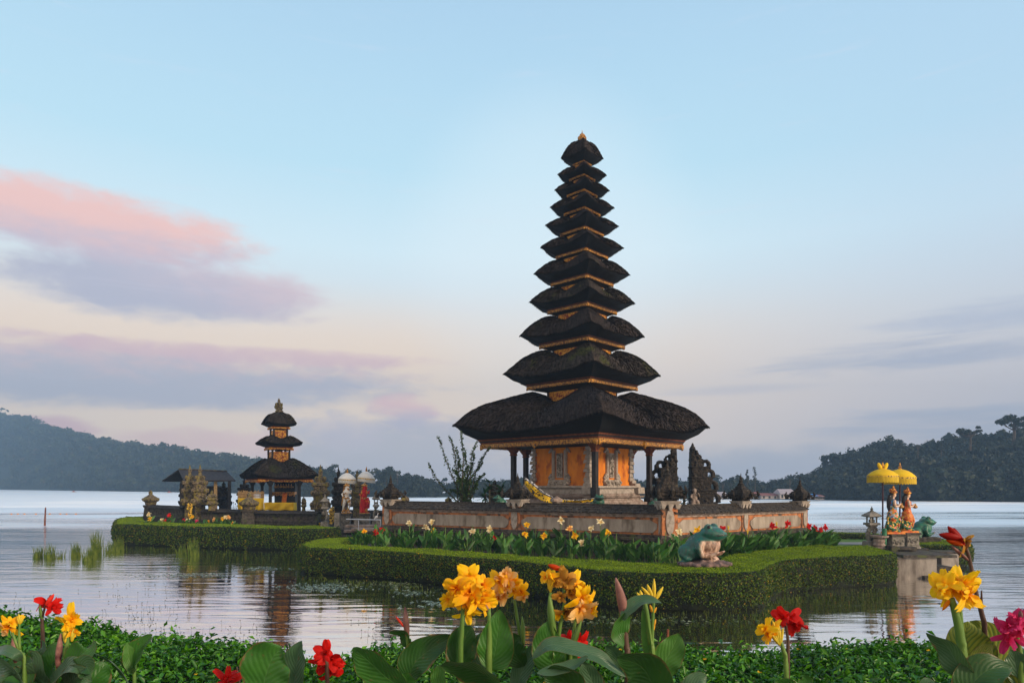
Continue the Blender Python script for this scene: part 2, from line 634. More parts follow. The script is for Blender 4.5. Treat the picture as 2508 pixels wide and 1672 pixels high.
M['slate_roof'] = mat('slate_roof', (0.020, 0.018, 0.022), (0.045, 0.040, 0.046), 6, bmp=0.5, stretch=(1, 1, 3))
M['far_wall'] = mat('far_wall', (0.40, 0.34, 0.30), (0.5, 0.43, 0.38), 2, bmp=0)
M['far_red'] = mat('far_red', (0.19, 0.06, 0.045), (0.27, 0.09, 0.07), 2, bmp=0)
M['far_pale_roof'] = mat('far_pale_roof', (0.36, 0.30, 0.32), (0.44, 0.37, 0.38), 2, bmp=0)
M['far_blue'] = mat('far_blue', (0.02, 0.16, 0.45), (0.03, 0.2, 0.52), 2, bmp=0)
M['bark'] = mat('bark', (0.05, 0.035, 0.022), (0.10, 0.075, 0.05), 12, bmp=0.5)
M['feather'] = mat('feather', (0.74, 0.70, 0.66), (0.8, 0.77, 0.72), 12, bmp=0.1)
M['beak'] = mat('beak', (0.65, 0.32, 0.04), (0.7, 0.4, 0.06), 12, bmp=0.0)
M['float_orange'] = mat('float_orange', (0.6, 0.22, 0.06), (0.7, 0.3, 0.1), 12, bmp=0.0)


def mat_dress(name, cols, sc):
    m_, nt_, bs = newmat(name)
    vo = nt_.nodes.new('ShaderNodeTexVoronoi')
    vo.inputs['Scale'].default_value = sc
    nt_.links.new(mapping(texco('Object'), scale=(1, 1, 1)).s, vo.inputs['Vector'])
    sx, _, _ = sep(E(vo.outputs['Color']))
    c = ramp(sx, [(i / len(cols), (*c_, 1)) for i, c_ in enumerate(cols)], 'CONSTANT')
    nt_.links.new(c.s, bs.inputs['Base Color'])
    bs.inputs['Roughness'].default_value = 0.45
    bump(nt_, bs, E(vo.outputs['Distance']), 0.5, 0.03)
    return m_


M['dress_mixed'] = mat_dress('dress_mixed', [(0.55, 0.22, 0.01), (0.01, 0.10, 0.025), (0.42, 0.38, 0.33), (0.50, 0.06, 0.01), (0.04, 0.14, 0.32), (0.02, 0.13, 0.03), (0.55, 0.13, 0.01)], 14)
M['dress_orange'] = mat_dress('dress_orange', [(0.58, 0.11, 0.006), (0.62, 0.20, 0.01), (0.40, 0.04, 0.006), (0.56, 0.14, 0.008)], 15)
M['dress_green'] = mat_dress('dress_green', [(0.015, 0.12, 0.045), (0.02, 0.16, 0.06), (0.6, 0.35, 0.03), (0.02, 0.10, 0.05), (0.55, 0.09, 0.02)], 16)
M['batik'] = mat_dress('batik', [(0.80, 0.50, 0.01), (0.76, 0.45, 0.01), (0.02, 0.016, 0.012), (0.80, 0.5, 0.01), (0.8, 0.52, 0.01)], 20)
M['batik_border'] = mat_dress('batik_border', [(0.62, 0.62, 0.64), (0.06, 0.06, 0.08), (0.55, 0.55, 0.58), (0.03, 0.03, 0.04)], 26)
M['gold_lace'] = mat_dress('gold_lace', [(0.7, 0.42, 0.02), (0.02, 0.018, 0.012), (0.66, 0.4, 0.02)], 22)

# thatch: strands run down the slope (UV: u along the eave in metres, v up the slope in metres)
def thatch_mat(name, c1, c2, moss=0.62):
    m_, nt_, bs = newmat(name)
    uv = texco('UV')
    st = noise(mapping(uv, scale=(4.5, .45, 1)), 2.2, 7, 0.75)
    big = noise(mapping(uv, scale=(1, 1, 1)), 0.9, 4, 0.6)
    c = mixc(smooth(st, 0.3, 0.7), (*c1, 1), (*c2, 1))
    c = mixc(smooth(big, 0.3, 0.75) * 0.5, c, (c2[0] * 1.25, c2[1] * 1.2, c2[2] * 1.15, 1))
    if moss < 1:
        g = smooth(noise(mapping(texco('Object'), loc=(1.7, 4.2, 0.3)), 1.0, 8, 0.65), moss, moss + 0.1)
        c = mixc(g * 0.8, c, (0.060, 0.065, 0.012, 1))
    nt_.links.new(c.s, bs.inputs['Base Color'])
    bs.inputs['Roughness'].default_value = 0.9
    bs.inputs['Specular IOR Level'].default_value = 0.15
    bump(nt_, bs, st + big * 0.6, 0.9, 0.05)
    return m_


M['thatch'] = thatch_mat('thatch', (0.003, 0.0025, 0.0025), (0.050, 0.037, 0.032), 0.62)
M['thatch_old'] = thatch_mat('thatch_old', (0.005, 0.004, 0.003), (0.060, 0.047, 0.038), 0.54)
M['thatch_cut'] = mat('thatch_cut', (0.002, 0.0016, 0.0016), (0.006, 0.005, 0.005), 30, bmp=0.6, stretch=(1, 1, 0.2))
M['tile_cap'] = mat('tile_cap', (0.020, 0.016, 0.013), (0.060, 0.048, 0.038), 9, c3=(0.16, 0.14, 0.11), s3=14, t3=(0.60, 0.68), bmp=1.0, bdist=0.05)

M['thatch_strand'] = leafmat('thatch_strand', [(0, (.004, .003, .003)), (.6, (.022, .016, .014)), (.95, (.055, .042, .036)), (1, (.10, .08, .06))], rough=.9, trans=0, spec=.1)
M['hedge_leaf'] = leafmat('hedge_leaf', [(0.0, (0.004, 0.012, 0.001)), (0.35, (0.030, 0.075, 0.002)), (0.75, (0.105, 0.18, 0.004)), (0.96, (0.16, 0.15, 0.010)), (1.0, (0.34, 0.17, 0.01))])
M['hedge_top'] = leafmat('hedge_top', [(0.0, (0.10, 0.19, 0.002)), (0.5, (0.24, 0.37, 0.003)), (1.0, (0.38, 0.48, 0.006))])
M['hedge_core'] = mat('hedge_core', (0.003, 0.005, 0.002), (0.012, 0.018, 0.004), 8, bmp=0.8)
M['cover_leaf'] = leafmat('cover_leaf', [(0.0, (0.010, 0.065, 0.003)), (0.5, (0.048, 0.205, 0.006)), (1.0, (0.13, 0.37, 0.012))], rough=0.4, spec=0.5)
M['canna_mid'] = leafmat('canna_mid', [(0.0, (0.012, 0.050, 0.014)), (0.6, (0.030, 0.105, 0.026)), (1.0, (0.065, 0.16, 0.035))], rough=0.45, spec=0.4)
M['grass'] = leafmat('grass', [(0.0, (0.05, 0.11, 0.012)), (0.6, (0.10, 0.18, 0.02)), (1.0, (0.24, 0.22, 0.04))])
M['reed'] = mat('reed', (0.04, 0.085, 0.008), (0.14, 0.18, 0.02), 5, bmp=0)
M['yellow_dot'] = mat('yellow_dot', (0.75, 0.42, 0.01), (0.8, 0.55, 0.02), 5, bmp=0)
M['weed'] = mat('weed', (0.015, 0.018, 0.008), (0.05, 0.05, 0.02), 5, bmp=0)
M['forest_far'] = leafmat('forest_far', [(0.0, (0.010, 0.020, 0.010)), (0.6, (0.030, 0.050, 0.022)), (0.93, (0.055, 0.070, 0.030)), (1.0, (0.12, 0.07, 0.05))], trans=0.1)
M['forest_near'] = leafmat('forest_near', [(0.0, (0.006, 0.014, 0.008)), (0.7, (0.018, 0.032, 0.016)), (1.0, (0.035, 0.050, 0.022))], trans=0.1)
M['hill'] = mat('hill', (0.010, 0.018, 0.009), (0.022, 0.034, 0.015), 0.2, bmp=0)
M['algae'] = mat('algae', (0.03, 0.055, 0.008), (0.10, 0.13, 0.03), 9, bmp=0.4)
RNG = np.random.default_rng(7)
R = random.Random(5)

# ------------------------------------------------------------------ water
def water_mat():
    m_, nt_, bs = newmat('lake_water')
    co = texco('Object')
    x, y, z = sep(co)
    # calm by the islands, livelier on the open lake to the right and far out
    open_ = E.m('MAXIMUM', smooth(x - y * 0.48, 1.0, 5.0) * smooth(y, 12.0, 22.0), smooth(x * -1.0 - y * 0.42, 0.0, 4.0) * smooth(y, 16.0, 26.0) * 0.55)
    far = smooth(y, 34.0, 60.0)
    n_a = noise(mapping(co, scale=(0.40, 2.1, 1), rot=(0, 0, 0.10)), 0.85, 2, 0.45, 0.5)
    n_b = noise(mapping(co, scale=(1.6, 6.5, 1), rot=(0, 0, -0.06)), 1.0, 4, 0.55, 0.4)
    n_c = noise(mapping(co, scale=(0.10, 0.35, 1)), 1.0, 3, 0.5)
    patch = smooth(n_c, 0.35, 0.65)
    h = n_a * (0.017 + 0.024 * open_) + n_b * ((0.0030 + 0.022 * open_ + 0.026 * far) * (0.25 + patch))
    b = nt_.nodes.new('ShaderNodeBump')
    b.inputs['Strength'].default_value = 1.0
    b.inputs['Distance'].default_value = 1.0
    nt_.links.new(h.s, b.inputs['Height'])
    n_pre = noise(mapping(co, scale=(0.02, 0.10, 1)), 1.0, 3, 0.5)
    gl = nt_.nodes.new('ShaderNodeBsdfGlossy')
    rg = 0.015 + 0.42 * E.m('MAXIMUM', smooth(y, 33.0, 60.0) * smooth(n_pre, .35, .62) + smooth(y, 60.0, 110.0), open_ * .12)
    nt_.links.new(rg.s, gl.inputs['Roughness'])
    gl.inputs['Color'].default_value = (1.0, 1.0, 1.0, 1)
    df = nt_.nodes.new('ShaderNodeBsdfDiffuse')
    # shallow weedy water close to the hedges is olive, the rest dark
    df.inputs['Color'].default_value = (0.020, 0.024, 0.012, 1)
    fr = nt_.nodes.new('ShaderNodeFresnel')
    fr.inputs['IOR'].default_value = 2.6
    mx = nt_.nodes.new('ShaderNodeMixShader')
    for q in (gl, df, fr):
        nt_.links.new(b.outputs[0], q.inputs['Normal'])
    f2 = E.m('MINIMUM', E(fr.outputs[0]) * 0.9 + 0.56, 0.98)
    nt_.links.new(f2.s, mx.inputs[0])
    nt_.links.new(df.outputs[0], mx.inputs[1])
    nt_.links.new(gl.outputs[0], mx.inputs[2])
    nt_.links.new(mx.outputs[0], nt_.nodes['Material Output'].inputs[0])
    return m_


mb = MB()
mb.add([(-1500, -60, 0), (1500, -60, 0), (1500, 1500, 0), (-1500, 1500, 0)], [(0, 1, 2, 3)])
tag(mb.build('water', water_mat(), origin=(0, 0, 0)), kind='structure')

# ------------------------------------------------------------------ far hills and their forest
def interp(pts, x):
    xs = [p[0] for p in pts]
    return float(np.interp(x, xs, [p[1] for p in pts]))


def hills(name, crest, shore, x0, x1, nx, depth_k, treeh, nrow):
    """crest / shore: photo outline samples (column, row); the land rises from the shore to a crest further away"""
    P, info = [], []
    for i in range(nx + 1):
        px = x0 + (x1 - x0) * i / nx
        Y0 = 3 * F / (interp(shore, px) - HY)
        Y1 = Y0 * depth_k + 12
        zc = max(0.5, Z(interp(crest, px), Y1) - treeh * 0.85)
        row = []
        for k in range(nrow + 1):
            t_ = k / nrow
            Y = Y0 + (Y1 - Y0) * t_
            z = 0.25 + zc * t_ ** 0.85
            row.append((X(px, Y), Y, z if k else -0.5))
        row.append((X(px, Y1 * 1.25), Y1 * 1.25, zc * 0.6))
        row.append((X(px, Y1 * 1.6), Y1 * 1.6, -1))
        P.append(row)
    m_ = MB()
    m_.grid(P)
    tag(m_.build(name, M['hill'], smooth_=True, origin=(0, 0, 0)), kind='structure')
    return np.array(P)


def forest(name, P, n, w_rng, fac, mat_, rng, label, row_hi=1.0, size_k=0.16, Yref=None, hk=(0.7, 1.05)):
    A, B = P.shape[0] - 1, P.shape[1] - 3
    pos, nrm, siz = [], [], []
    for j in range(n):
        a, b = rng.random() * A, (rng.random() ** 0.8) * B * row_hi
        if j < n * 0.28: b = B * (0.9 + 0.1 * rng.random())
        elif j < n * 0.38: b = B * 0.03 * rng.random()
        i, k = min(int(a), A - 1), min(int(b), B - 1)
        fa, fb = a - i, b - k
        p = (P[i, k] * (1 - fa) + P[i + 1, k] * fa) * (1 - fb) + (P[i, k + 1] * (1 - fa) + P[i + 1, k + 1] * fa) * fb
        w_ = w_rng[0] + (w_rng[1] - w_rng[0]) * rng.random() ** 1.5
        if Yref: w_ *= max(.3, p[1] / Yref)
        h_ = w_ * (hk[0] + (hk[1] - hk[0]) * rng.random())
        nl = 5
        lc = rng.normal(0, 0.24, (nl, 3)) * (w_, w_, h_ * 0.6) + p + (0, 0, h_ * 0.55)
        lr = w_ * (0.20 + 0.16 * rng.random(nl))
        m_ = int(fac)
        pick = rng.integers(0, nl, m_)
        dr = rng.normal(0, 1, (m_, 3))
        dr[:, 2] = np.abs(dr[:, 2]) * 1.1 - 0.35
        dr[:, 1] -= 0.35
        dr /= np.linalg.norm(dr, axis=1)[:, None]
        pos.append(lc[pick] + dr * lr[pick][:, None] * (1, 1, 0.8) * (0.8 + 0.3 * rng.random((m_, 1))))
        nrm.append(dr)
        siz.append(np.full(m_, w_ * size_k) * (0.6 + 0.8 * rng.random(m_)))
        # inner mass, so the crown is not hollow
        q = max(6, m_ // 8)
        dr = rng.normal(0, 1, (q, 3)); dr /= np.linalg.norm(dr, axis=1)[:, None]
        pk = rng.integers(0, nl, q)
        pos.append(lc[pk] + dr * 0.25 * lr[pk][:, None]); nrm.append(dr + (0, -1, 0)); siz.append(np.full(q, w_ * 0.42))
    o = leaf_mesh(name, [mat_], np.concatenate(pos), np.concatenate(nrm), np.concatenate(siz), rng, aspect=0.8, droop=0.2, origin=(0, 0, 0), spread=0.45)
    tag(o, label, 'forest', kind='stuff')
    return o


crestL = [(-500, 985), (-200, 1000), (0, 1018), (40, 1034), (66, 1026), (95, 1044), (215, 1071), (320, 1090), (450, 1099), (540, 1112), (600, 1117), (640, 1124), (700, 1134), (760, 1142), (820, 1150), (900, 1162)]
shoreL = [(-500, 1196), (0, 1198.4), (395, 1204), (620, 1208), (760, 1213), (900, 1216)]
PL = hills('hills', crestL, shoreL, -500, 800, 60, 1.22, 7, 10)
forest('forest', PL, 1700, (8, 15), 60, M['forest_far'], RNG, 'dense hazy forest covering the long hill on the left shore', hk=(0.6, 0.95), Yref=620, size_k=.19)
crestM = [(700, 1150), (760, 1144), (800, 1150), (830, 1156), (870, 1168), (900, 1166), (925, 1154), (945, 1150), (975, 1166), (1010, 1168), (1040, 1176), (1075, 1184), (1110, 1192), (1140, 1190), (1165, 1194),
          (1260, 1200), (1400, 1200), (1560, 1194), (1650, 1178), (1700, 1186), (1760, 1186), (1800, 1192), (1850, 1188), (1900, 1178), (1960, 1172), (2020, 1160)]
shoreM = [(700, 1216), (1100, 1217.5), (1700, 1221.5), (2100, 1224)]
PM_ = hills('hills', crestM, shoreM, 690, 2060, 60, 1.10, 3.5, 5)
forest('forest', PM_, 620, (2.2, 5.2), 90, M['forest_near'], RNG, 'low misty line of shore trees behind the tall pagoda', hk=(0.75, 1.1))
crestR = [(1990, 1178), (2020, 1172), (2032, 1142), (2056, 1126), (2090, 1112), (2122, 1102), (2160, 1108), (2190, 1090), (2237, 1105), (2290, 1100), (2337, 1090), (2365, 1078), (2409, 1072), (2450, 1062), (2508, 1066), (2700, 1040), (3100, 1010)]
shoreR = [(1990, 1223.5), (2300, 1227), (2508, 1228.8), (3100, 1231)]
PR = hills('hills', crestR, shoreR, 1995, 3100, 50, 1.18, 4.6, 7)
forest('forest', PR, 900, (3.2, 7.0), 150, M['forest_near'], RNG, 'dark wooded hill rising from the lake on the right', size_k=0.13, hk=(0.6, 1.1))


def crown_tree(name, px, py_top, py_base, Y, wpx, label, style='round', rng=RNG, group=None, m_leaf='forest_near'):
    x, zb, zt = X(px, Y), Z(py_base, Y), Z(py_top, Y)
    h, w_ = zt - zb, wpx / F * Y
    root = empty(name, (x, Y, zb), label, 'tree', group)
    t_ = MB()
    t_.tube([(x, Y, zb - 1), (x + w_ * 0.03, Y, zb + h * 0.5), (x, Y, zb + h * 0.85)], [w_ * 0.05, w_ * 0.035, w_ * 0.015], 6)
    pos, nrm = [], []
    n = 520
    if style == 'flat':
        lumps = [((R.uniform(-0.42, 0.42)), R.uniform(-0.3, 0.3), R.uniform(0.66, 0.93), R.uniform(0.10, 0.17)) for _ in range(9)]
        for lx, ly, lz, lr_ in lumps:
            t_.tube([(x + w_ * 0.02, Y, zb + h * 0.45), (x + lx * w_ * 0.6, Y + ly * w_ * 0.6, zb + h * (lz - 0.18)), (x + lx * w_, Y + ly * w_, zb + h * lz)], [w_ * 0.022, w_ * 0.014, w_ * 0.006], 5)
    elif style == 'conifer':
        lumps = [(R.uniform(-0.5, 0.5) * (1 - q) * 0.55, R.uniform(-0.2, 0.2), 0.12 + 0.83 * q, 0.20 * (1.1 - q)) for q in np.linspace(0, 1, 12)]
    elif style == 'tall':
        lumps = [(R.uniform(-0.22, 0.22), R.uniform(-0.2, 0.2), 0.3 + 0.65 * q, 0.17) for q in np.linspace(0, 1, 10)]
    elif style == 'bare':
        lumps = [(R.uniform(-0.4, 0.4), R.uniform(-0.3, 0.3), R.uniform(0.55, 0.95), 0.07) for _ in range(6)]
        n = 90
        for lx, ly, lz, lr_ in lumps:
            t_.tube([(x, Y, zb + h * 0.4), (x + lx * w_ * 0.6, Y, zb + h * (lz - 0.15)), (x + lx * w_, Y + ly * w_, zb + h * lz)], [w_ * 0.02, w_ * 0.013, w_ * 0.006], 5)
    else:
        lumps = [(R.uniform(-0.33, 0.33), R.uniform(-0.3, 0.3), R.uniform(0.5, 0.86), R.uniform(0.16, 0.24)) for _ in range(9)]
    t_.build('trunk', M['bark'], root)
    lumps = np.array(lumps)
    pk = rng.integers(0, len(lumps), n)
    dr = rng.normal(0, 1, (n, 3)); dr /= np.linalg.norm(dr, axis=1)[:, None]
    c = np.stack([x + lumps[:, 0] * w_, Y + lumps[:, 1] * w_, zb + lumps[:, 2] * h], 1)
    fl = 0.5 if style == 'flat' else 0.9
    p = c[pk] + dr * (lumps[pk, 3] * w_ if style != 'conifer' else lumps[pk, 3] * max(w_, h * 0.6))[:, None] * (1, 1, fl) * (0.35 + 0.65 * rng.random((n, 1)) ** 0.5)
    leaf_mesh('crown', [M[m_leaf]], p, dr, np.full(n, w_ * 0.085 if style != 'conifer' else w_ * 0.13) * (0.6 + 0.8 * rng.random(n)), rng, parent=root, aspect=0.8)
    return root


crown_tree('tree', 2482, 1018, 1082, 150, 84, 'flat topped tree standing above the ridge at the right edge', 'flat')
crown_tree('tree', 2376, 1044, 1092, 150, 56, 'umbrella shaped tree on the crest left of the flat topped one', 'flat')
crown_tree('tree', 2248, 1086, 1110, 150, 22, 'thin bare tree sticking up from the wooded crest', 'bare')
crown_tree('tree', 2305, 1080, 1108, 150, 22, 'small ragged tree on the crest right of the bare one', 'tall')
crown_tree('conifer_tree', 1829, 1148, 1215, 150, 30, 'left slender conifer of the pair on the far shore behind the wall posts', 'conifer')
crown_tree('tall_tree', 1849, 1142, 1215, 150, 22, 'tall narrow tree right beside the far shore conifer', 'tall')
crown_tree('tree', 1934, 1166, 1200, 150, 22, 'leafless tree left of the far red roofs', 'bare')
crown_tree('tree', 1790, 1176, 1212, 150, 26, 'round shore tree just right of the carved stone gate', 'round')
crown_tree('tree', 1770, 1174, 1212, 152, 22, 'airy flat crowned shore tree touching the stone gate outline', 'flat')
crown_tree('tree', 945, 1148, 1205, 190, 46, 'big round tree on the far shore left of the tall pagoda shrub', 'round')
crown_tree('tree', 973, 1146, 1180, 195, 16, 'thin tree poking above the far shore wood', 'bare')
crown_tree('tree', 68, 1025, 1062, 640, 52, 'broad rounded tree standing out on the left hill crest', 'round', m_leaf='forest_far')

# far shore buildings
def far_house(px0, px1, py_e, py_r, py_b, Y, roofm, label, name='lakeside_building'):
    x0, x1 = X(px0, Y), X(px1, Y)
    zb, ze, zr = Z(py_b, Y), Z(py_e, Y), Z(py_r, Y)
    root = empty(name, ((x0 + x1) / 2, Y + 2, zb), label, 'building')
    m_ = MB(); m_.box(((x0 + x1) / 2, Y + 2.2, (zb + ze) / 2), ((x1 - x0) * 0.93, 3.4, ze - zb)); m_.build('wall', M['far_wall'], root)
    m_ = MB()
    k = (x1 - x0) * 0.06
    m_.add([(x0, Y, ze), (x1, Y, ze), (x1, Y + 4.6, ze), (x0, Y + 4.6, ze), (x0 + k, Y + 2.3, zr), (x1 - k, Y + 2.3, zr)], [(0, 1, 5, 4), (2, 3, 4, 5), (1, 2, 5), (3, 0, 4), (3, 2, 1, 0)])
    m_.build('roof', roofm, root)
    nn = max(3, int((x1 - x0) / 0.9))
    for i in range(nn):
        m_ = MB()
        xx = x0 + (x1 - x0) * (i + 0.5) / nn
        m_.box((xx, Y + 0.49, (zb + ze) / 2), (0.38, 0.06, (ze - zb) * 0.7))
        m_.build('window', M['wood_dark'], root)


far_house(1757, 1785, 1212, 1204, 1221, 138, M['far_pale_roof'], 'long pale roofed lakeside building partly behind the gate')
far_house(1848, 1862, 1211, 1204, 1221, 138, M['far_red'], 'small red roofed building on the far shore')
far_house(1866, 1908, 1213, 1207, 1221, 137, M['far_red'], 'long low red roofed building at the water edge')
far_house(1912, 1952, 1209, 1197, 1221, 136, M['far_pale_roof'], 'larger dusty pink roofed building on the far shore')
far_house(1990, 2006, 1214, 1209, 1222, 136, M['far_blue'], 'bright blue roofed boathouse on the far shore')
far_house(2006, 2022, 1215, 1211, 1223, 136, M['far_red'], 'rusty roofed shed right beside the blue boathouse')

# ------------------------------------------------------------------ haze
hb = MB()
hb.box((50, 370, 59), (1980, 840, 120.5))
hz = hb.build('haze', mat('haze_air', (1, 1, 1), (1, 1, 1)), origin=(0, 0, 0))
m_ = hz.data.materials[0]
nt = m_.node_tree
nt.nodes.clear()
mo = nt.nodes.new('ShaderNodeOutputMaterial')
pv = nt.nodes.new('ShaderNodeVolumePrincipled')
pv.inputs['Color'].default_value = (0.40, 0.64, 0.95, 1)
pv.inputs['Density'].default_value = 0.00105
pv.inputs['Anisotropy'].default_value = 0.0
nt.links.new(pv.outputs[0], mo.inputs['Volume'])
tag(hz, 'thin bluish morning haze over the lake', 'haze', kind='stuff')
try:
    m_.cycles.homogeneous_volume = True
except Exception:
    pass

# ------------------------------------------------------------------ island ground
def slab(name, poly, z0, z1, mat_, kind='structure', **kw):
    m_ = MB()
    n = len(poly)
    m_.add([(x, y, z0) for x, y in poly] + [(x, y, z1) for x, y in poly],
           [tuple(range(n, 2 * n))] + [(i, (i + 1) % n, n + (i + 1) % n, n + i) for i in range(n)])
    o = m_.build(name, mat_, origin=(0, 0, 0))
    return tag(o, kind=kind, **kw)


OUT = [(-3, 29.3), (-5.5, 28.9), (-7.0, 28.0), (-7.6, 26.5), (-7.6, 24.8), (-7.1, 23.5), (-5.8, 22.8), (-2.1, 20.7), (.3, 18.7), (2.3, 16.9), (3.76, 16.45), (5.3, 16.4), (6.2, 16.9), (6.9, 18.2), (7.9, 19.3), (10, 20.2), (11.4, 20.8), (12.1, 21.7), (12.2, 23.2)]
INN = [(-3, 28.2), (-5.2, 27.8), (-6.1, 27.1), (-6.5, 26.0), (-6.3, 25.0), (-5.9, 24.4), (-5.0, 23.9), (-1.9, 22.2), (.72, 20.3), (2.6, 19.2), (4.1, 18.6), (5.6, 18.9), (6.3, 20.2), (7.3, 21.6), (9, 22.9), (10.8, 23.9), (12.0, 24.0), (12.3, 23.9), (12.4, 23.8)]


def inset(poly, d_):
    c = np.mean(poly, axis=0)
    return [tuple(np.array(p) + (c - p) / np.linalg.norm(c - p) * d_) for p in poly]


slab('ground', inset(OUT[:-1] + [(12.6, 24.5), (16.2, 25), (17.0, 28), (15.5, 31), (11, 36), (4, 42), (-4, 40), (-7, 34)], 0.45), -0.6, 0.70, M['soil'])
slab('ground', [(-4.6, 27.3), (4.84, 21.6), (10.5, 25.4), (9.5, 36), (-3, 37)], 0.5, 2.02, M['dark_stone'])
slab('ground', inset([(-20.7, 35.6), (-15.9, 33.6), (-9.7, 31.7), (-7.8, 33.5), (-6.5, 40), (-9, 55), (-24, 57), (-25.5, 45), (-23.6, 40.8)], 0.5), -0.6, 0.72, M['soil'])


# ------------------------------------------------------------------ hedges
def resample(pts, n):
    """smooth Catmull-Rom through the points"""
    pts = np.array(pts, float)
    k = len(pts)
    P = np.vstack([2 * pts[0] - pts[1], pts, 2 * pts[-1] - pts[-2]])
    out_ = []
    for j in range(n):
        t_ = j / (n - 1) * (k - 1)
        i = min(int(t_), k - 2)
        f = t_ - i
        p0, p1, p2, p3 = P[i], P[i + 1], P[i + 2], P[i + 3]
        out_.append(0.5 * ((2 * p1) + (-p0 + p2) * f + (2 * p0 - 5 * p1 + 4 * p2 - p3) * f * f + (-p0 + 3 * p1 - 3 * p2 + p3) * f ** 3))
    return np.array(out_)


def scatter(P, density, rng, jitter=0.03):
    P = np.asarray(P)
    a = P[:-1, :-1].reshape(-1, 3); b = P[1:, :-1].reshape(-1, 3); c = P[1:, 1:].reshape(-1, 3); d_ = P[:-1, 1:].reshape(-1, 3)
    nn = np.cross(c - a, d_ - b)
    ar = np.linalg.norm(nn, axis=1) / 2
    nn = nn / (np.linalg.norm(nn, axis=1)[:, None] + 1e-9)
    N = int(ar.sum() * density)
    pk = rng.choice(len(ar), N, p=ar / ar.sum())
    u, v = rng.random((N, 1)), rng.random((N, 1))
    p = (a[pk] * (1 - u) + b[pk] * u) * (1 - v) + (d_[pk] * (1 - u) + c[pk] * u) * v
    n_ = nn[pk]
    return p + n_ * rng.normal(0, jitter, (N, 1)), n_, v[:, 0]


def hedge(outer, inner, zt, z0, dens, ls, label, rng, n=90, inner_z=None, top_dens=None, group=None, name='clipped_hedge', zb_jit=0.0):
    o_, i_ = resample(outer, n), resample(inner, n)
    side, top = [], []
    bulge = 0.10
    for j in range(n):
        a, b = o_[j], i_[j]
        dv = (a - b) / (np.linalg.norm(a - b) + 1e-9)
        wob = 0.10 * mnoise.noise(Vector((a[0] * 0.7, a[1] * 0.7, 0))) + 0.05 * mnoise.noise(Vector((a[0] * 2.6, a[1] * 2.6, 5)))
        zt_ = zt + 0.05 * mnoise.noise(Vector((a[0] * 0.5 + 9, a[1] * 0.5, 3)))
        f = lambda off, z: (a[0] + dv[0] * off, a[1] + dv[1] * off, z)
        col_ = [f(-0.12 + wob, z0), f(0.02 + wob, z0 + 0.10), f(bulge * 0.6 + wob, z0 + (zt_ - z0) * 0.35), f(bulge + wob, z0 + (zt_ - z0) * 0.7), f(0.03 + wob, zt_ - 0.07), f(-0.10 + wob, zt_)]
        side.append(col_)
        q = []
        L = np.linalg.norm(a - b)
        for k in range(7):
            t_ = k / 6
            p = a + dv * (-0.10 + wob) * (1 - t_) + (b - a) * t_
            q.append((p[0], p[1], zt_ + (0.03 * math.sin(p[0] * 3.1) * math.sin(p[1] * 2.7) if 0 < k else 0)))
        q.append((b[0] - dv[0] * 0.06, b[1] - dv[1] * 0.06, inner_z if inner_z is not None else zt_ - 0.2))
        top.append(q)
    side, top = np.array(side), np.array(top)
    ctr = np.array((np.mean(o_[:, 0]), np.mean(o_[:, 1]), 0.0))
    root = empty(name, ctr, label, 'hedge', group)
    m_ = MB(); m_.grid(side); m_.grid(top)
    m_.build('branches', M['hedge_core'], root, smooth_=True)
    s2 = side.copy()
    if zb_jit:
        s2[:, 0, 2] = z0 - 0.02
    p, nn, v = scatter(s2, dens, rng, 0.03)
    # make normals point outwards
    cen = i_[np.clip(((p[:, :1] * 0).astype(int)), 0, 0)][:, 0]
    mid = side[:, 3].mean(0)
    flip = np.sign(np.einsum('ij,ij->i', nn, p - np.array((mid[0], mid[1] + 6, 0.3))))
    nn = nn * np.where(flip == 0, 1, flip)[:, None]
    gap = np.array([mnoise.noise(Vector((q[0] * 1.7, q[1] * 1.7, q[2] * 2.5))) for q in p])
    keep = rng.random(len(p)) < np.clip((p[:, 2] - z0 - 0.05 + .10 * gap) / 0.20, 0.02, 1) * np.where(gap < -.38, .45, 1)
    p, nn = p[keep], nn[keep]
    mi = np.where(rng.random(len(p)) < 0.0012, 1, 0)
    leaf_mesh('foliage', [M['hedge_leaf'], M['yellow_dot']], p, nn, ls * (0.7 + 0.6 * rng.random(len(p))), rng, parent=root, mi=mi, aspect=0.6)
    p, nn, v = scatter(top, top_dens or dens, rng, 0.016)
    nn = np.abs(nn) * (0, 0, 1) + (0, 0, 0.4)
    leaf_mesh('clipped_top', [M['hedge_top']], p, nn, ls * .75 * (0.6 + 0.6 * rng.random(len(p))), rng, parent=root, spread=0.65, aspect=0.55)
    return root


hedge(OUT, INN, 0.90, -0.02, 2300, 0.052, 'long winding clipped hedge around the big island in front of the frog', RNG, n=160, inner_z=0.66, top_dens=3000, zb_jit=1)
hedge([(-25, 44.5), (-23.6, 40.8), (-21.0, 36.2), (-20.0, 35.2), (-15.9, 33.4), (-9.66, 31.5), (-8.7, 31.6), (-8.2, 32.6)],
      [(-24, 45), (-22.4, 41.2), (-19.9, 37.4), (-19.0, 37.0), (-15.5, 35.6), (-9.9, 33.6), (-9.6, 33.4), (-9.3, 33.4)], 1.02, -0.02, 1100, 0.075,
      'straight clipped hedge along the front of the far left island', RNG, n=110, inner_z=0.75, top_dens=900)
hedge([(10.6, 28.4), (13.2, 28.6), (15.4, 28.2)], [(10.6, 29.2), (13.2, 29.4), (15.4, 29.0)], 1.02, 0.6, 1200, 0.06, 'low strip of hedge behind the stone lantern by the lake', RNG, n=20)
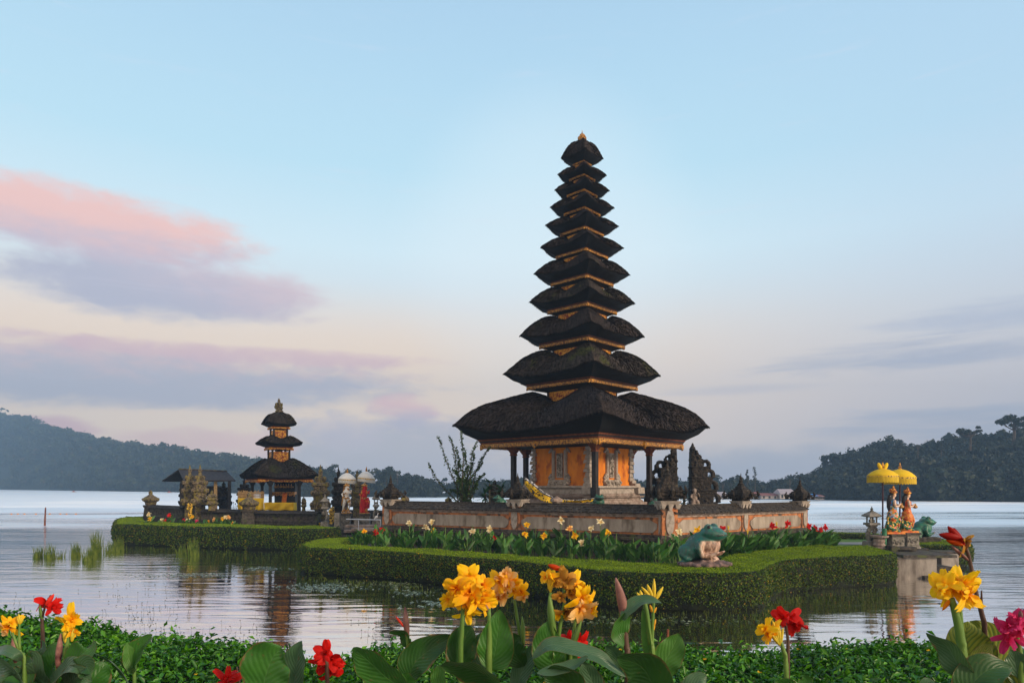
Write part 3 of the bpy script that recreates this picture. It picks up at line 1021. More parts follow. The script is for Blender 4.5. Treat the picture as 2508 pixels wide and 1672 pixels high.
hedge([(14.9, 24.9), (15.9, 24.7), (16.9, 25.2), (17.4, 26.3), (17.2, 27.6)], [(15.0, 26.4), (15.4, 26.4), (15.7, 26.6), (15.8, 26.9), (15.6, 27.3)], 0.86, 0.0, 1500, 0.06,
      'rounded clipped hedge at the right tip below the lakeside frog', RNG, n=36)
# lawn on the right, behind the hedge
slab('lawn', [(9.2, 23.0), (12.2, 24.2), (15.2, 24.9), (15.4, 28.4), (10.4, 28.6)], 0.5, 0.80, mat('lawn_turf', (0.05, 0.11, 0.01), (0.10, 0.19, 0.02), 5, bmp=0.5, bscale=60))
m_ = MB()
pp = resample([(9.6, 27.6), (11.0, 26.6), (12.4, 26.0), (13.8, 26.0), (15.0, 26.6)], 20)
m_.grid([[(p[0], p[1] - 0.35, 0.815), (p[0], p[1] + 0.75, 0.815)] for p in pp])
tag(m_.build('path', M['path'], origin=(0, 0, 0)), kind='structure')


# ------------------------------------------------------------------ thatched roofs and pagodas
def ring_pts(C, r, zc, zm, th, n, rnd=0.10, wexp=1.8, jit=0.0, seed=0, curve=0.0):
    pts = []
    for i in range(4 * n):
        s_, t_ = divmod(i, n)
        t_ = t_ / n
        a0, a1 = th + s_ * PI / 2, th + (s_ + 1) * PI / 2
        x = math.cos(a0) * (1 - t_) + math.cos(a1) * t_
        y = math.sin(a0) * (1 - t_) + math.sin(a1) * t_
        l = math.hypot(x, y)
        k = (1 - rnd) + rnd / l
        k *= 1 + curve * math.sin(PI * t_)
        w_ = ((1 + math.cos(2 * PI * t_)) / 2) ** (wexp if wexp < 5 else .6)
        z = zc * w_ + zm * (1 - w_)
        if jit:
            z += jit * mnoise.noise(Vector((x * 9 + seed, y * 9, r * 3)))
            k *= 1 + jit * 0.25 * mnoise.noise(Vector((x * 14 + seed, y * 14, 7)))
        pts.append((C[0] + x * r * k, C[1] + y * r * k, z))
    return pts


def thatch(C, Rr, zt, S, zs, N, zn, rf, zf, th, parent, mat_, sag, seed, peak=None, n=36, prof=1):
    """Rr/zt eave corner radius and height, S/zs ridge shoulder, N/zn where it meets the neck, rf/zf top of the fringe"""
    rings = []
    cut = 0.10 + 0.16 * (Rr - rf)
    rings.append((rf * 1.0, zf, zf, 0.0))
    rings.append((rf + (Rr - rf) * 0.55, zf + (zt - zf) * 0.42, zf + (zt - sag - zf) * 0.42, 0.01))
    rings.append((Rr * 0.975, zt - (zt - zf) * 0.10, zt - sag - (zt - zf) * 0.16, 0.02))
    rings.append((Rr, zt, zt - sag, 0.03))
    rings.append((Rr, zt + .004, zt - sag + .004, 0.03))
    m1 = len(rings) - 1
    K = 12
    for i in range(1, K + 1):
        u = i / K
        r = Rr + (S - Rr) * u
        rise = (.38 * (1 - (1 - u) ** 6) + .62 * u ** .92) if prof == 0 else math.sin(u * PI / 2) ** (.92 if prof == 1 else 1.0)
        if prof == 2: rise = .45 * rise + .55 * u
        z = zt + (zs - zt) * rise
        zm = (zt - sag) + (zs - sag * 1.3 - .05 - (zt - sag)) * (0.30 * u + 0.70 * rise)
        rings.append((r, z, zm, 0.012))
    if peak is None:
        rings.append((N * 1.10, (zs * 0.5 + zn * 0.5), zn - sag * 1.2, 0))
        rings.append((N * 0.96, zn - 0.06, zn - sag * 1.4, 0))
    else:
        rings.append((S * 0.5, peak - 0.02, peak - 0.03, 0))
        rings.append((0.02, peak, peak, 0))
    P, V = [], []
    vacc = 0
    for j, (r, zc, zm, jt) in enumerate(rings):
        P.append(ring_pts(C, r, zc, zm, th, n, rnd=0.14 if j in (2, 3, 4) else (0.14 + .24 * min(1, (j - 4) / 5) if j > 4 else 0.0), wexp=2.4 if j in (1, 2, 3, 4) else (max(.8, 2.4 - .35 * (j - 4)) if j > 4 else 9), jit=jt * (0.5 + Rr * 0.35), seed=seed))
        if j: vacc += math.hypot(rings[j - 1][0] - r, rings[j - 1][1] - zc)
        V.append(vacc)
    NN = 4 * n
    m_ = MB()
    uv = []
    for j, row in enumerate(P):
        for i in range(NN + 1):
            m_.v.append(tuple(row[i % NN]))
            uv.append((i / NN * Rr * 5.6 + seed, V[j]))
    for j in range(len(P) - 1):
        if j == m1 - 1: continue
        for i in range(NN):
            a = j * (NN + 1) + i
            m_.f.append((a, a + 1, a + NN + 2, a + NN + 1))
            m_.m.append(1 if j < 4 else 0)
    roof_ = m_.build('thatched_roof', [mat_, M['thatch_cut']], parent, smooth_=True, uvs=uv)
    # loose strands: frayed along the eave and lying down the slope
    rg_ = np.random.default_rng(int(seed * 10) + 3)
    q_ = np.array(P[m1])
    kk = int(900 * Rr ** 1.2)
    ii = rg_.integers(0, NN, kk)
    f_ = rg_.random((kk, 1))
    pe = q_[ii] * (1 - f_) + q_[(ii + 1) % NN] * f_
    ow = pe - np.array((C[0], C[1], 0)); ow[:, 2] = 0
    ow /= np.linalg.norm(ow, axis=1)[:, None]
    al = ow * .55 + np.array((0, 0, -.8)) + rg_.normal(0, .25, (kk, 3))
    sz1 = (.05 + .03 * Rr ** .5) * (.4 + rg_.random(kk))
    G_ = np.array([row + [row[0]] for row in P[m1:]])
    ps, ns, _v = scatter(G_, 330, rg_, .002)
    ns = ns * np.sign(ns[:, 2:3] + 1e-6)
    o2 = ps - np.array((C[0], C[1], 0)); o2[:, 2] = 0
    o2 /= np.linalg.norm(o2, axis=1)[:, None] + 1e-9
    dn = o2 - ns * (o2 * ns).sum(1)[:, None] + rg_.normal(0, .05, o2.shape)
    leaf_mesh('loose_strands', [M['thatch_strand']], np.concatenate([pe, ps]), np.concatenate([ow + (0, 0, .3), ns]), np.concatenate([sz1, .07 + .15 * rg_.random(len(ps))]), rg_, parent=roof_,
              along=np.concatenate([al, dn]), aspect=.075, spread=.08, droop=.01)
    return roof_


def fringe(C, r, z0, z1, th, parent, mat_gold, big=False, mids=0):
    """carved gilded band with small hanging points and corner ornaments"""
    m_ = MB()
    n = max(10, int(r * 16))
    corners = [np.array((C[0] + r * math.cos(th + k * PI / 2), C[1] + r * math.sin(th + k * PI / 2))) for k in range(4)]
    h = z1 - z0
    for k in range(4):
        a, b = corners[k], corners[(k + 1) % 4]
        L = np.linalg.norm(b - a)
        d_ = (b - a) / L
        nrm_ = np.array((d_[1], -d_[0]))
        # band
        ang = math.atan2(d_[1], d_[0])
        mid = (a + b) / 2
        m_.box((mid[0], mid[1], z0 + h * 0.66), (L, 0.05, h * 0.66), ang)
        m_.box((mid[0] + nrm_[0] * 0.02, mid[1] + nrm_[1] * 0.02, z1 - h * 0.05), (L + 0.05, 0.05, h * 0.12), ang)
        # teeth
        for i in range(n):
            p = a + d_ * L * (i + 0.5) / n
            w_ = L / n * 0.45
            vs = [(p[0] - d_[0] * w_ + nrm_[0] * e, p[1] - d_[1] * w_ + nrm_[1] * e, z0 + h * 0.34) for e in (-0.02, 0.03)]
            vs += [(p[0] + d_[0] * w_ + nrm_[0] * e, p[1] + d_[1] * w_ + nrm_[1] * e, z0 + h * 0.34) for e in (-0.02, 0.03)]
            vs += [(p[0] + nrm_[0] * e, p[1] + nrm_[1] * e, z0) for e in (-0.02, 0.03)]
            m_.add(vs, [(0, 2, 4), (1, 5, 3), (0, 4, 5, 1), (2, 3, 5, 4)])
        # corner piece wraps both sides
        cw = h * 1.5
        for sgn, p0 in ((1, a), (-1, b)):
            for q in range(3):
                c = p0 + d_ * sgn * cw * (0.18 + 0.32 * q) + nrm_ * 0.03
                m_.ball((c[0], c[1], z0 + h * (0.42 - 0.1 * (2 - q) * 0.5)), (cw * 0.2, cw * 0.2, h * (0.62 - 0.13 * q)), 8, 6, nz=0.4)
        if mids:
            c = mid + nrm_ * 0.04
            m_.ball((c[0], c[1], z0 + h * 0.35), (h * 0.5, h * 0.5, h * 0.8), 8, 6, nz=0.3)
            m_.frustum((c[0], c[1]), z0 - h * 0.55, z0 + h * 0.2, 0.01, h * 0.3, ang)
    return m_.build('gilded_fringe', mat_gold, parent)


def sq_frustum(m_, C, r0, z0, r1, z1, th, mi=0):
    k = 1 / math.sqrt(2)
    m_.frustum(C, z0, z1, r0 * k, r1 * k, th - PI / 4, mi)


# ---- the eleven-tiered pagoda
PC = (3.14, 30.57)
PX = F / 30.57                      # photo pixels per metre at the axis
TH = math.radians(-88.2)
zz = lambda yd: 3 + (1116 - yd) / (PX * 0.93780)      # from rows of the half-size reading
rr_ = lambda wd: wd / (PX * 0.93780)
tiers = [  # eave half-width, eave row, fringe half-width, fringe bottom row, neck half-width above
    (293, 979, 233, 1031, 81), (180.5, 861, 127, 896, 68), (143.5, 772, 97.5, 801, 58), (121.5, 695, 79, 722, 50),
    (111, 630, 71, 658, 44), (95.5, 569, 59, 595, 36), (84.5, 519, 48.6, 543, 29), (74, 477, 40.5, 496, 24),
    (63.5, 437, 33.6, 453, 20), (56.5, 402, 28.4, 416, 16), (49, 364, 20, 381, 12)]
pag = empty('pagoda', (PC[0], PC[1], 2.0), 'tall eleven tiered pagoda with dark thatched roofs and orange walls behind the garden wall', 'pagoda')
for i, (we, ye, wf, yf, wn) in enumerate(tiers):
    Rr, zt, rf, zf, N = rr_(we), zz(ye), rr_(wf), zz(yf), rr_(wn)
    fh = (0.19, 0.13, 0.12, 0.11, 0.10, 0.09, 0.085, 0.08, 0.07, 0.06, 0.05)[i]
    mould = (0.20, 0.09, 0.08, 0.07, 0.06, 0.05, 0.05, 0.04, 0.04, 0.03, 0.03)[i]
    if i < 10:
        znext = zz(tiers[i + 1][3])
        zs = znext - (0.09 if i < 3 else 0.05)
        S = N * (1.45 if i == 0 else 1.22)
        thm = M['thatch_old'] if i in (1, 3) else M['thatch']
        roof = thatch(PC, Rr, zt, S, zs, N, zs - 0.20 * (Rr / 3) ** 0.5, rf * 1.03, zf + fh + mould, TH, pag, thm, sag=(0.42 if i == 0 else 0.10 + 0.05 * Rr), seed=i * 3.7, prof=0 if i == 0 else 1)
    else:
        roof = thatch(PC, Rr, zt, Rr * 0.32, zz(326), N, 0, rf * 1.05, zf + fh + mould, TH, pag, M['thatch'], sag=0.08, seed=41, peak=zz(321))
    fringe(PC, rf, zf, zf + fh, TH, roof, M['gold'], mids=1 if i == 0 else 0)
    mb = MB()
    for q in range(3):
        sq_frustum(mb, PC, rf * (1.0 + 0.012 * q) - 0.02, zf + fh + mould * q / 3 + 0.002, rf * (1.012 + 0.012 * q) - 0.02, zf + fh + mould * (q + 1) / 3, TH, mi=q % 2)
    mb.build('cornice', [M['wood_red'], M['wood_dark']], roof)
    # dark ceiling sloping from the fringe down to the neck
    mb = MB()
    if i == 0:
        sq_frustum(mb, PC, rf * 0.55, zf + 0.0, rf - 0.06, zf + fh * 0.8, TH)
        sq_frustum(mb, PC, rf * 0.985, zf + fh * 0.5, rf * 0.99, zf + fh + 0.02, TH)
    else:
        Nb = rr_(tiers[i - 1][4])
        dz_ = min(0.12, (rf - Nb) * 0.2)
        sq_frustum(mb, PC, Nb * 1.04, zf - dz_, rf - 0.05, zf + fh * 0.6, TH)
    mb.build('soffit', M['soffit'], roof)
    if i < 10:
        zb = zs - 0.75 if i < 3 else zs - 0.45
        mb = MB(); sq_frustum(mb, PC, N, zb, N, znext + 0.05, TH)
        nk = mb.build('tier_neck', M['wood_dark'], pag)
        mb = MB()
        k = N / math.sqrt(2)
        pz0, pz1 = zs - 0.62 * (N / 1.5 + 0.3), znext - min(0.10, (rr_(tiers[i + 1][2]) - N) * 0.18)
        for q in range(4):
            a = TH + PI / 4 + q * PI / 2
            c = (PC[0] + math.cos(a) * (k + 0.004), PC[1] + math.sin(a) * (k + 0.004))
            mb.box((c[0], c[1], (pz0 + pz1) / 2), (0.05, k * 1.72, pz1 - pz0), a, mi=0)
            mb.box((c[0], c[1], pz1 - 0.01), (0.07, k * 1.76, 0.025), a, mi=1)
            for sg in (-1, 1):
                cc = rot2((0, sg * k * 0.86), a)
                mb.box((c[0] + cc[0], c[1] + cc[1], (pz0 + pz1) / 2), (0.07, 0.03, pz1 - pz0), a, mi=1)
        mb.build('carved_panel', [M['gold_red'], M['gold']], nk)
# finial
mb = MB()
zf_ = zz(323)
mb.lathe((PC[0], PC[1], zf_), [(0.19, -0.03), (0.20, 0.03), (0.13, 0.07), (0.17, 0.13), (0.10, 0.19), (0.12, 0.24), (0.05, 0.30), (0.02, 0.34), (0.008, 0.46)], 10, wob=0.15)
for k in range(8):
    a = k * PI / 4
    mb.ball((PC[0] + 0.15 * math.cos(a), PC[1] + 0.15 * math.sin(a), zf_ + 0.09), (0.05, 0.05, 0.10), 6, 5)
mb.build('finial', M['gold'], pag)


def face_frame(C, th, k, half):
    a = th + PI / 4 + k * PI / 2
    n_ = np.array((math.cos(a), math.sin(a)))
    u_ = np.array((-n_[1], n_[0]))
    return a, n_, u_, np.array(C) + n_ * half


def fbox(m_, fr, u0, u1, z0, z1, w0, w1, mi=0):
    a, n_, u_, o = fr
    c = o + u_ * (u0 + u1) / 2 + n_ * (w0 + w1) / 2
    m_.box((c[0], c[1], (z0 + z1) / 2), (abs(w1 - w0), abs(u1 - u0), z1 - z0), a, mi)


HB = 2.20 / math.sqrt(2)     # half side of the cella
zB0 = 2.02
# platform under the pagoda
mb = MB()
for r0, r1, za, zb_ in ((2.98, 2.98, 2.02, 2.30), (2.78, 2.72, 2.30, 2.40), (2.66, 2.66, 2.40, 2.50), (2.78, 2.84, 2.50, 2.58), (2.62, 2.62, 2.58, 2.68)):
    sq_frustum(mb, PC, r0, za, r1, zb_, TH)
soften(mb.build('plinth', M['pink_stone'], pag), 0.015)
mb = MB()
sq_frustum(mb, PC, 2.56, 2.68, 2.50, 2.92, TH)
sq_frustum(mb, PC, 2.68, 2.92, 2.66, 3.02, TH)
for k in range(4):
    a = TH + k * PI / 2
    for q, (rr2, z0_, z1_) in enumerate(((2.62, 2.66, 2.95), (2.50, 2.95, 3.12), (2.38, 3.12, 3.26))):
        c = (PC[0] + math.cos(a) * (rr2 - 0.16), PC[1] + math.sin(a) * (rr2 - 0.16))
        mb.frustum(c, z0_, z1_, 0.27 - 0.05 * q, 0.25 - 0.05 * q, TH - PI / 4)
soften(mb.build('stone_base', M['pale_stone'], pag), 0.02)
mb = MB()
sq_frustum(mb, PC, 2.20, 2.9, 2.20, 4.78, TH)
mb.build('wall', M['orange_wall'], pag)
# notched corner pilasters
for k in range(4):
    mb = MB()
    a = TH + k * PI / 2
    for q in range(8):
        z0_ = 3.22 + q * 0.185
        e = 0.145 if q % 2 == 0 else 0.10
        c = (PC[0] + math.cos(a) * 2.12, PC[1] + math.sin(a) * 2.12)
        mb.frustum(c, z0_, z0_ + 0.155, e + 0.03, e, TH - PI / 4)
        mb.frustum(c, z0_ + 0.155, z0_ + 0.185, 0.07, 0.07, TH - PI / 4)
    mb.build('corner_pilaster', M['pale_stone'], pag)
# carved doors / relief panels on the faces
for k in (0, 1, 2, 3):
    fr = face_frame(PC, TH, k, HB)
    mb = MB()
    for sg in (-1, 1):
        fbox(mb, fr, sg * 0.33 - 0.075, sg * 0.33 + 0.075, 3.3, 4.55, -0.02, 0.09)
        fbox(mb, fr, sg * 0.33 - 0.035, sg * 0.33 + 0.035, 3.3, 4.5, 0.088, 0.12)
        for zq, sz in ((3.42, 0.15), (4.52, 0.13), (3.26, 0.17)):
            for e in range(3):
                c = fr[3] + fr[2] * (sg * (0.42 + 0.07 * e)) + fr[1] * 0.06
                mb.ball((c[0], c[1], zq + 0.05 * (1 - e)), (sz * (0.62 - 0.12 * e),) * 3, 8, 6)
    # scrolled plaque beneath
    for q, (w_, z0_, z1_) in enumerate(((0.30, 2.84, 2.94), (0.46, 2.94, 3.06), (0.56, 3.06, 3.18), (0.44, 3.18, 3.28))):
        fbox(mb, fr, -w_, w_, z0_, z1_, -0.02, 0.20 - 0.02 * q)
    for e in range(12):
        c = fr[3] + fr[2] * (-0.5 + e * 1.0 / 11) + fr[1] * 0.17
        mb.ball((c[0], c[1], 3.06 + 0.10 * math.sin(e * 1.9)), (0.07, 0.07, 0.075), 7, 5)
    soften(mb.build('relief_frame', M['pale_stone'], pag), 0.012)
    mb = MB()
    fbox(mb, fr, -0.165, 0.165, 3.36, 4.42, -0.01, 0.06)
    rl = mb.build('relief_panel', M['pale_stone'], pag)
    mb = MB()
    rq = random.Random(k + 3)
    for e in range(54):
        c = fr[3] + fr[2] * rq.uniform(-0.13, 0.13) + fr[1] * 0.065
        mb.ball((c[0], c[1], rq.uniform(3.42, 4.37)), (rq.uniform(0.02, 0.045), rq.uniform(0.02, 0.045), rq.uniform(0.02, 0.06)), 6, 5)
    mb.build('carving', M['relief'], rl)
# verandah posts
for px, Y in ((1258, 30.6), (1457.5, 27.0), (1590, 30.7), (1288, 32.6), (1391, 34.0), (1545, 33.0)):
    x = X(px, Y)
    mb = MB()
    mb.box((x, Y, 3.45), (0.20, 0.20, 2.5), TH - PI / 4)
    mb.box((x, Y, 2.45), (0.27, 0.27, 1.0), TH - PI / 4)
    post = soften(mb.build('post', M['wood_dark'], pag), 0.01)
    mb = MB()
    mb.frustum((x, Y), 4.45, 4.72, 0.10, 0.24, TH - PI / 4)
    mb.frustum((x, Y), 4.36, 4.45, 0.13, 0.11, TH - PI / 4)
    mb.build('capital', M['wood_red'], post)

# batik cloth swagged along the pagoda platform
cl = MB()
P_, Q_ = [], []
for i in range(31):
    t_ = i / 30
    px = 1285 + (1462 - 1285) * t_
    Y = 27.9 - 1.0 * t_
    ytop = np.interp(px, [1285, 1305, 1330, 1355, 1385, 1420, 1462], [1168, 1180, 1204, 1217, 1222, 1223, 1219])
    ybot = np.interp(px, [1285, 1305, 1330, 1355, 1385, 1420, 1462], [1186, 1212, 1228, 1232, 1229, 1231, 1226])
    wv = 0.03 * math.sin(i * 1.3)
    col_ = []
    for q in range(9):
        v_ = q / 8
        col_.append((X(px, Y), Y - 0.12 - 0.06 * math.sin(v_ * 3 + i * 0.35) + wv, Z(ytop + (ybot - ytop) * v_, Y)))
    P_.append(col_[2:]); Q_.append(col_[:3])
root = empty('draped_cloth', (X(1370, 27.5), 27.5, 2.3), 'yellow black patterned cloth with a white border swagged below the pagoda', 'cloth')
cl.grid(P_)
o = cl.build('cloth', M['batik'], root, smooth_=True)
sm = o.modifiers.new('solid', 'SOLIDIFY'); sm.thickness = 0.015
c2 = MB(); c2.grid([[(a[0], a[1] - 0.004, a[2]) for a in r_] for r_ in Q_])
o = c2.build('border', M['batik_border'], root, smooth_=True)
sm = o.modifiers.new('solid', 'SOLIDIFY'); sm.thickness = 0.02


# ---- the three-tiered pagoda on the left island
SC3 = (X(683, 44), 44.0)
K3 = F / 44
TH3 = math.radians(-90 - 12)
small = empty('small_pagoda', (SC3[0], SC3[1], 0.8), 'small three tiered thatched pagoda with yellow cloths on the left island', 'pagoda')
z3 = lambda y: 3 + (HY - y) / K3
t3 = [(107, 1163, 90, 1181, 27.5, 1122), (64, 1084, 38, 1102, 22, 1067), (48, 1037, 29, 1051, 0, 0)]
for i, (we, ye, wf, yf, wn, ys) in enumerate(t3):
    Rr, zt, rf, zf = we / K3, z3(ye), wf / K3, z3(yf)
    fh = (0.16, 0.12, 0.10)[i]
    if i < 2:
        N = wn / K3 * 1.15
        roof = thatch(SC3, Rr, zt, N * 1.25, z3(ys), N, z3(ys) - 0.03, rf * 1.03, zf + fh + 0.08, TH3, small, M['thatch_old'], sag=0.05 + 0.05 * Rr, seed=60 + i * 5, prof=2)
    else:
        roof = thatch(SC3, Rr, zt, Rr * 0.45, z3(1013), 0.1, 0, rf * 1.05, zf + fh + 0.05, TH3, small, M['thatch_old'], sag=0.08, seed=77, peak=z3(1009))
    fringe(SC3, rf, zf, zf + fh, TH3, roof, M['gold_red'])
    mb = MB()
    sq_frustum(mb, SC3, rf - 0.03, zf + fh, rf + 0.02, zf + fh + 0.08, TH3)
    mb.build('cornice', M['wood_red'], roof)
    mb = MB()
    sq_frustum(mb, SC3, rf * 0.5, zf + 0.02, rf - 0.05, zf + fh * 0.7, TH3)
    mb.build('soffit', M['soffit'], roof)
    if i < 2:
        # open neck: four posts, a gilded box inside
        zb_, zt_ = z3(ys) - 0.3, z3(t3[i + 1][3]) + 0.06
        nk = MB()
        for q in range(4):
            a = TH3 + q * PI / 2
            nk.box((SC3[0] + math.cos(a) * (N - 0.08), SC3[1] + math.sin(a) * (N - 0.08), (zb_ + zt_) / 2), (0.10, 0.10, zt_ - zb_), TH3 - PI / 4)
        sq_frustum(nk, SC3, 0.12, zb_, 0.3, zt_, TH3)
        nk = nk.build('tier_neck', M['wood_dark'], small)
        g_ = MB(); sq_frustum(g_, SC3, N * 0.86, zb_, N * 0.86, z3(ys) + (zt_ - z3(ys)) * 0.70, TH3)
        g_.build('carved_panel', M['gold_red'], nk)
mb = MB()
mb.lathe((SC3[0], SC3[1], z3(1010)), [(0.24, -0.02), (0.27, 0.08), (0.17, 0.16), (0.25, 0.27), (0.24, 0.40), (0.12, 0.50), (0.17, 0.58), (0.08, 0.68), (0.09, 0.76), (0.02, 0.92)], 9, wob=0.2)
for k in range(6):
    a = k * PI / 3
    mb.ball((SC3[0] + 0.2 * math.cos(a), SC3[1] + 0.2 * math.sin(a), z3(1010) + 0.5), (0.06, 0.06, 0.13), 6, 5)
mb.build('finial', M['carved_stone'], small)
for px, Y in ((618, 43.6), (642, 45.6), (662, 41.9), (733, 43.0), (700, 46.1)):
    mb = MB(); x = X(px, Y)
    mb.box((x, Y, 2.1), (0.16, 0.16, 2.5), TH3 - PI / 4)
    mb.frustum((x, Y), 3.0, 3.3, 0.08, 0.2, TH3 - PI / 4)
    mb.build('post', M['wood_dark'], small)
mb = MB(); sq_frustum(mb, SC3, 2.45, 0.72, 2.45, 1.35, TH3); mb.build('stone_base', M['dark_stone'], small)
# gilded shrine inside
sh = empty('offering_shrine', (X(693, 44.4), 44.4, 1.3), 'dark carved shrine with gilded ledges and draped cloths under the small pagoda roof', 'shrine')
xs, Ys = X(693, 44.4), 44.6
mb = MB(); mb.box((xs, Ys + 0.45, 2.3), (1.35, 0.6, 2.0)); mb.build('cabinet', M['wood_dark'], sh)
mb = MB(); mb.box((xs, Ys + 0.1, 2.55), (1.45, 0.5, 0.16)); mb.box((xs, Ys + 0.1, 2.95), (1.2, 0.5, 0.10))
for e in range(16): mb.ball((xs + (e - 7.5) * 0.095, Ys - 0.16, 2.42 + 0.04 * (e % 3)), (0.055, 0.05, 0.10), 6, 5)
for e in range(7): mb.ball((xs + (e - 3) * 0.17, Ys - 0.1, 3.02), (0.05, 0.05, 0.15), 6, 5)
mb.build('gilded_ledge', M['gold'], sh)
mb = MB(); mb.grid([[(xs - 0.02 + 0.30 * t_ - 0.10 * v_, Ys - 0.23 - 0.03 * math.sin(t_ * 6), 2.55 - 0.85 * v_) for v_ in np.linspace(0, 1, 8)] for t_ in np.linspace(0, 1, 8)])
o = mb.build('hanging_cloth', M['orange_paint'], sh, smooth_=True); q = o.modifiers.new('s', 'SOLIDIFY'); q.thickness = 0.02


def draped(name, px0, px1, y0, y1, Y0, Y1, label, folds, m_, seed):
    P_ = []
    for i in range(41):
        t_ = i / 40
        px = px0 + (px1 - px0) * t_
        Y = Y0 + (Y1 - Y0) * t_
        c_ = []
        for q in range(9):
            v_ = q / 8
            f_ = 0.05 * math.sin(t_ * folds * PI + seed) * v_ + 0.03 * math.sin((t_ * 7 + v_ * 3) * 2 + seed)
            c_.append((X(px, Y), Y + f_, Z(y0 + (y1 - y0) * v_ + 0.5 * math.sin(t_ * 9 + seed) * v_, Y)))
        P_.append(c_)
    m2 = MB(); m2.grid(P_)
    o = m2.build(name, m_, smooth_=True)
    q = o.modifiers.new('s', 'SOLIDIFY'); q.thickness = 0.02
    return tag(o, label, 'cloth')


draped('yellow_cloth', 582, 646, 1219.5, 1249, 41.6, 41.2, 'bright yellow cloth hung below the bamboo fence on the left', 9, M['yellow_cloth'], 1)
draped('yellow_cloth', 647, 719, 1230, 1249.5, 41.2, 41.0, 'lower yellow cloth in front of the golden shrine', 7, M['yellow_cloth'], 4)
draped('yellow_cloth', 719.5, 726.5, 1230, 1249.5, 41.0, 42.2, 'short yellow cloth wrapping the right side of the shrine base', 2, M['yellow_cloth'], 2)
mb = MB()
for i in range(26):
    px = 583 + 63 * i / 25
    Y = 41.9
    top = 1203 - R.uniform(-1.5, 3.5)
    mb.box((X(px, Y), Y, (Z(top, Y) + Z(1221, Y)) / 2), (0.035, 0.035, Z(top, Y) - Z(1221, Y)), R.random())
for yy in (1208, 1215): mb.box((X(614.5, 41.85), 41.86, Z(yy, 41.86)), (1.62, 0.025, 0.03))
tag(mb.build('bamboo_fence', M['bamboo']), 'row of upright bamboo sticks above the yellow cloth', 'fence')
# ------------------------------------------------------------------ garden wall of the big island
P1, PMID, PC0, PR1, P4 = (-4.80, 27.0), (0.20, 24.04), (4.84, 21.3), (7.81, 23.3), (10.67, 25.3)


def wall_seg(a, b, label, painted=True, zt=2.38, z0=0.68, name='garden_wall', s=1.0):
    a, b = np.array(a, float), np.array(b, float)
    L = np.linalg.norm(b - a)
    d_ = (b - a) / L
    ang = math.atan2(d_[1], d_[0])
    mid = (a + b) / 2
    n_ = np.array((d_[1], -d_[0]))          # towards the camera side
    if n_[1] > 0: n_ = -n_
    root = empty(name, (mid[0], mid[1], z0), label, 'wall')
    fr = (ang, n_, d_, mid)
    h = zt - z0

    def bx(m2, u0, u1, za, zb_, w0, w1, mi=0):
        c = mid + d_ * (u0 + u1) / 2 + n_ * (w0 + w1) / 2
        m2.box((c[0], c[1], (za + zb_) / 2), (abs(u1 - u0), abs(w1 - w0), zb_ - za), ang, mi)
    Z_ = lambda t_: z0 + h * t_
    H2 = L / 2
    mb = MB()
    for za, zb_, w_ in ((0, .22, .24), (.22, .30, .30), (.30, .36, .26), (.36, .42, .32), (.42, .47, .25)):
        bx(mb, -H2, H2, Z_(za), Z_(zb_), -w_ * s, w_ * s)
    soften(mb.build('base', M['dark_stone'], root), 0.01)
    mb = MB()
    bx(mb, -H2, H2, Z_(.47), Z_(.845), -.17 * s, .17 * s)
    mb.build('body', M['orange_trim'] if painted else M['dark_stone'], root)
    if painted:
        mb = MB()
        za, zb_ = Z_(.505), Z_(.745)
        e = 0.14
        e2 = 0.24
        hp = H2 - 0.26
        poly = [(-hp, za + e), (-hp + e, za), (hp - e, za), (hp, za + e), (hp, zb_ - e * 0.9), (hp - e2 * .5, zb_ - e * 0.5), (hp - e2, zb_), (-hp + e2, zb_), (-hp + e2 * .5, zb_ - e * 0.5), (-hp, zb_ - e * 0.9)]
        o3 = np.array((mid[0] + n_[0] * 0.18, mid[1] + n_[1] * 0.18, 0))
        mb.prism(poly, o3, (d_[0], d_[1], 0), (0, 0, 1), 0.05)
        mb.build('panel', M['panel'], root)
    mb = MB()
    bx(mb, -H2, H2, Z_(.79), Z_(.825), -.22 * s, .22 * s)
    bx(mb, -H2, H2, Z_(.827), Z_(.85), -.27 * s, .27 * s)
    mb.build('moulding', M['pink_stone'] if painted else M['dark_stone'], root)
    # mossy tile coping: small overlapping courses
    mb = MB()
    nt_ = max(4, int(L / 0.11))
    rq = random.Random(int(L * 100))
    for sgn in (1, -1):
        for row, (w0, w1, za, zb_) in enumerate(((.36, .24, .852, .905), (.25, .13, .90, .95), (.14, .0, .945, 1.0))):
            for i in range(nt_):
                u0 = -H2 + L * i / nt_
                u1 = u0 + L / nt_ * 0.97
                j = rq.uniform(-0.012, 0.012)
                A = mid + d_ * u0 + n_ * sgn * (w0 * s + j)
                B = mid + d_ * u1 + n_ * sgn * (w0 * s + j)
                C_ = mid + d_ * u1 + n_ * sgn * w1 * s
                D_ = mid + d_ * u0 + n_ * sgn * w1 * s
                t0, t1 = Z_(za) + j, Z_(zb_)
                vs = [(*A, t0), (*B, t0), (*C_, t1), (*D_, t1), (*A, t0 + .035), (*B, t0 + .035), (*C_, t1 + .02), (*D_, t1 + .02)]
                mb.add(vs, [(0, 1, 2, 3), (4, 7, 6, 5), (0, 4, 5, 1), (1, 5, 6, 2), (3, 2, 6, 7), (0, 3, 7, 4)])
    bx(mb, -H2, H2, Z_(.985), Z_(1.025), -.06 * s, .06 * s)
    mb.build('coping', M['tile_cap'], root)
    return root


wall_seg(P1, PMID, 'pale panelled wall section between the leftmost and second crowned posts')
wall_seg(PMID, PC0, 'pale panelled wall section ending at the big corner post')
wall_seg(PC0, PR1, 'pale panelled wall section right behind the big frog statue')
wall_seg(PR1, P4, 'rightmost pale panelled wall section above the red cannas')


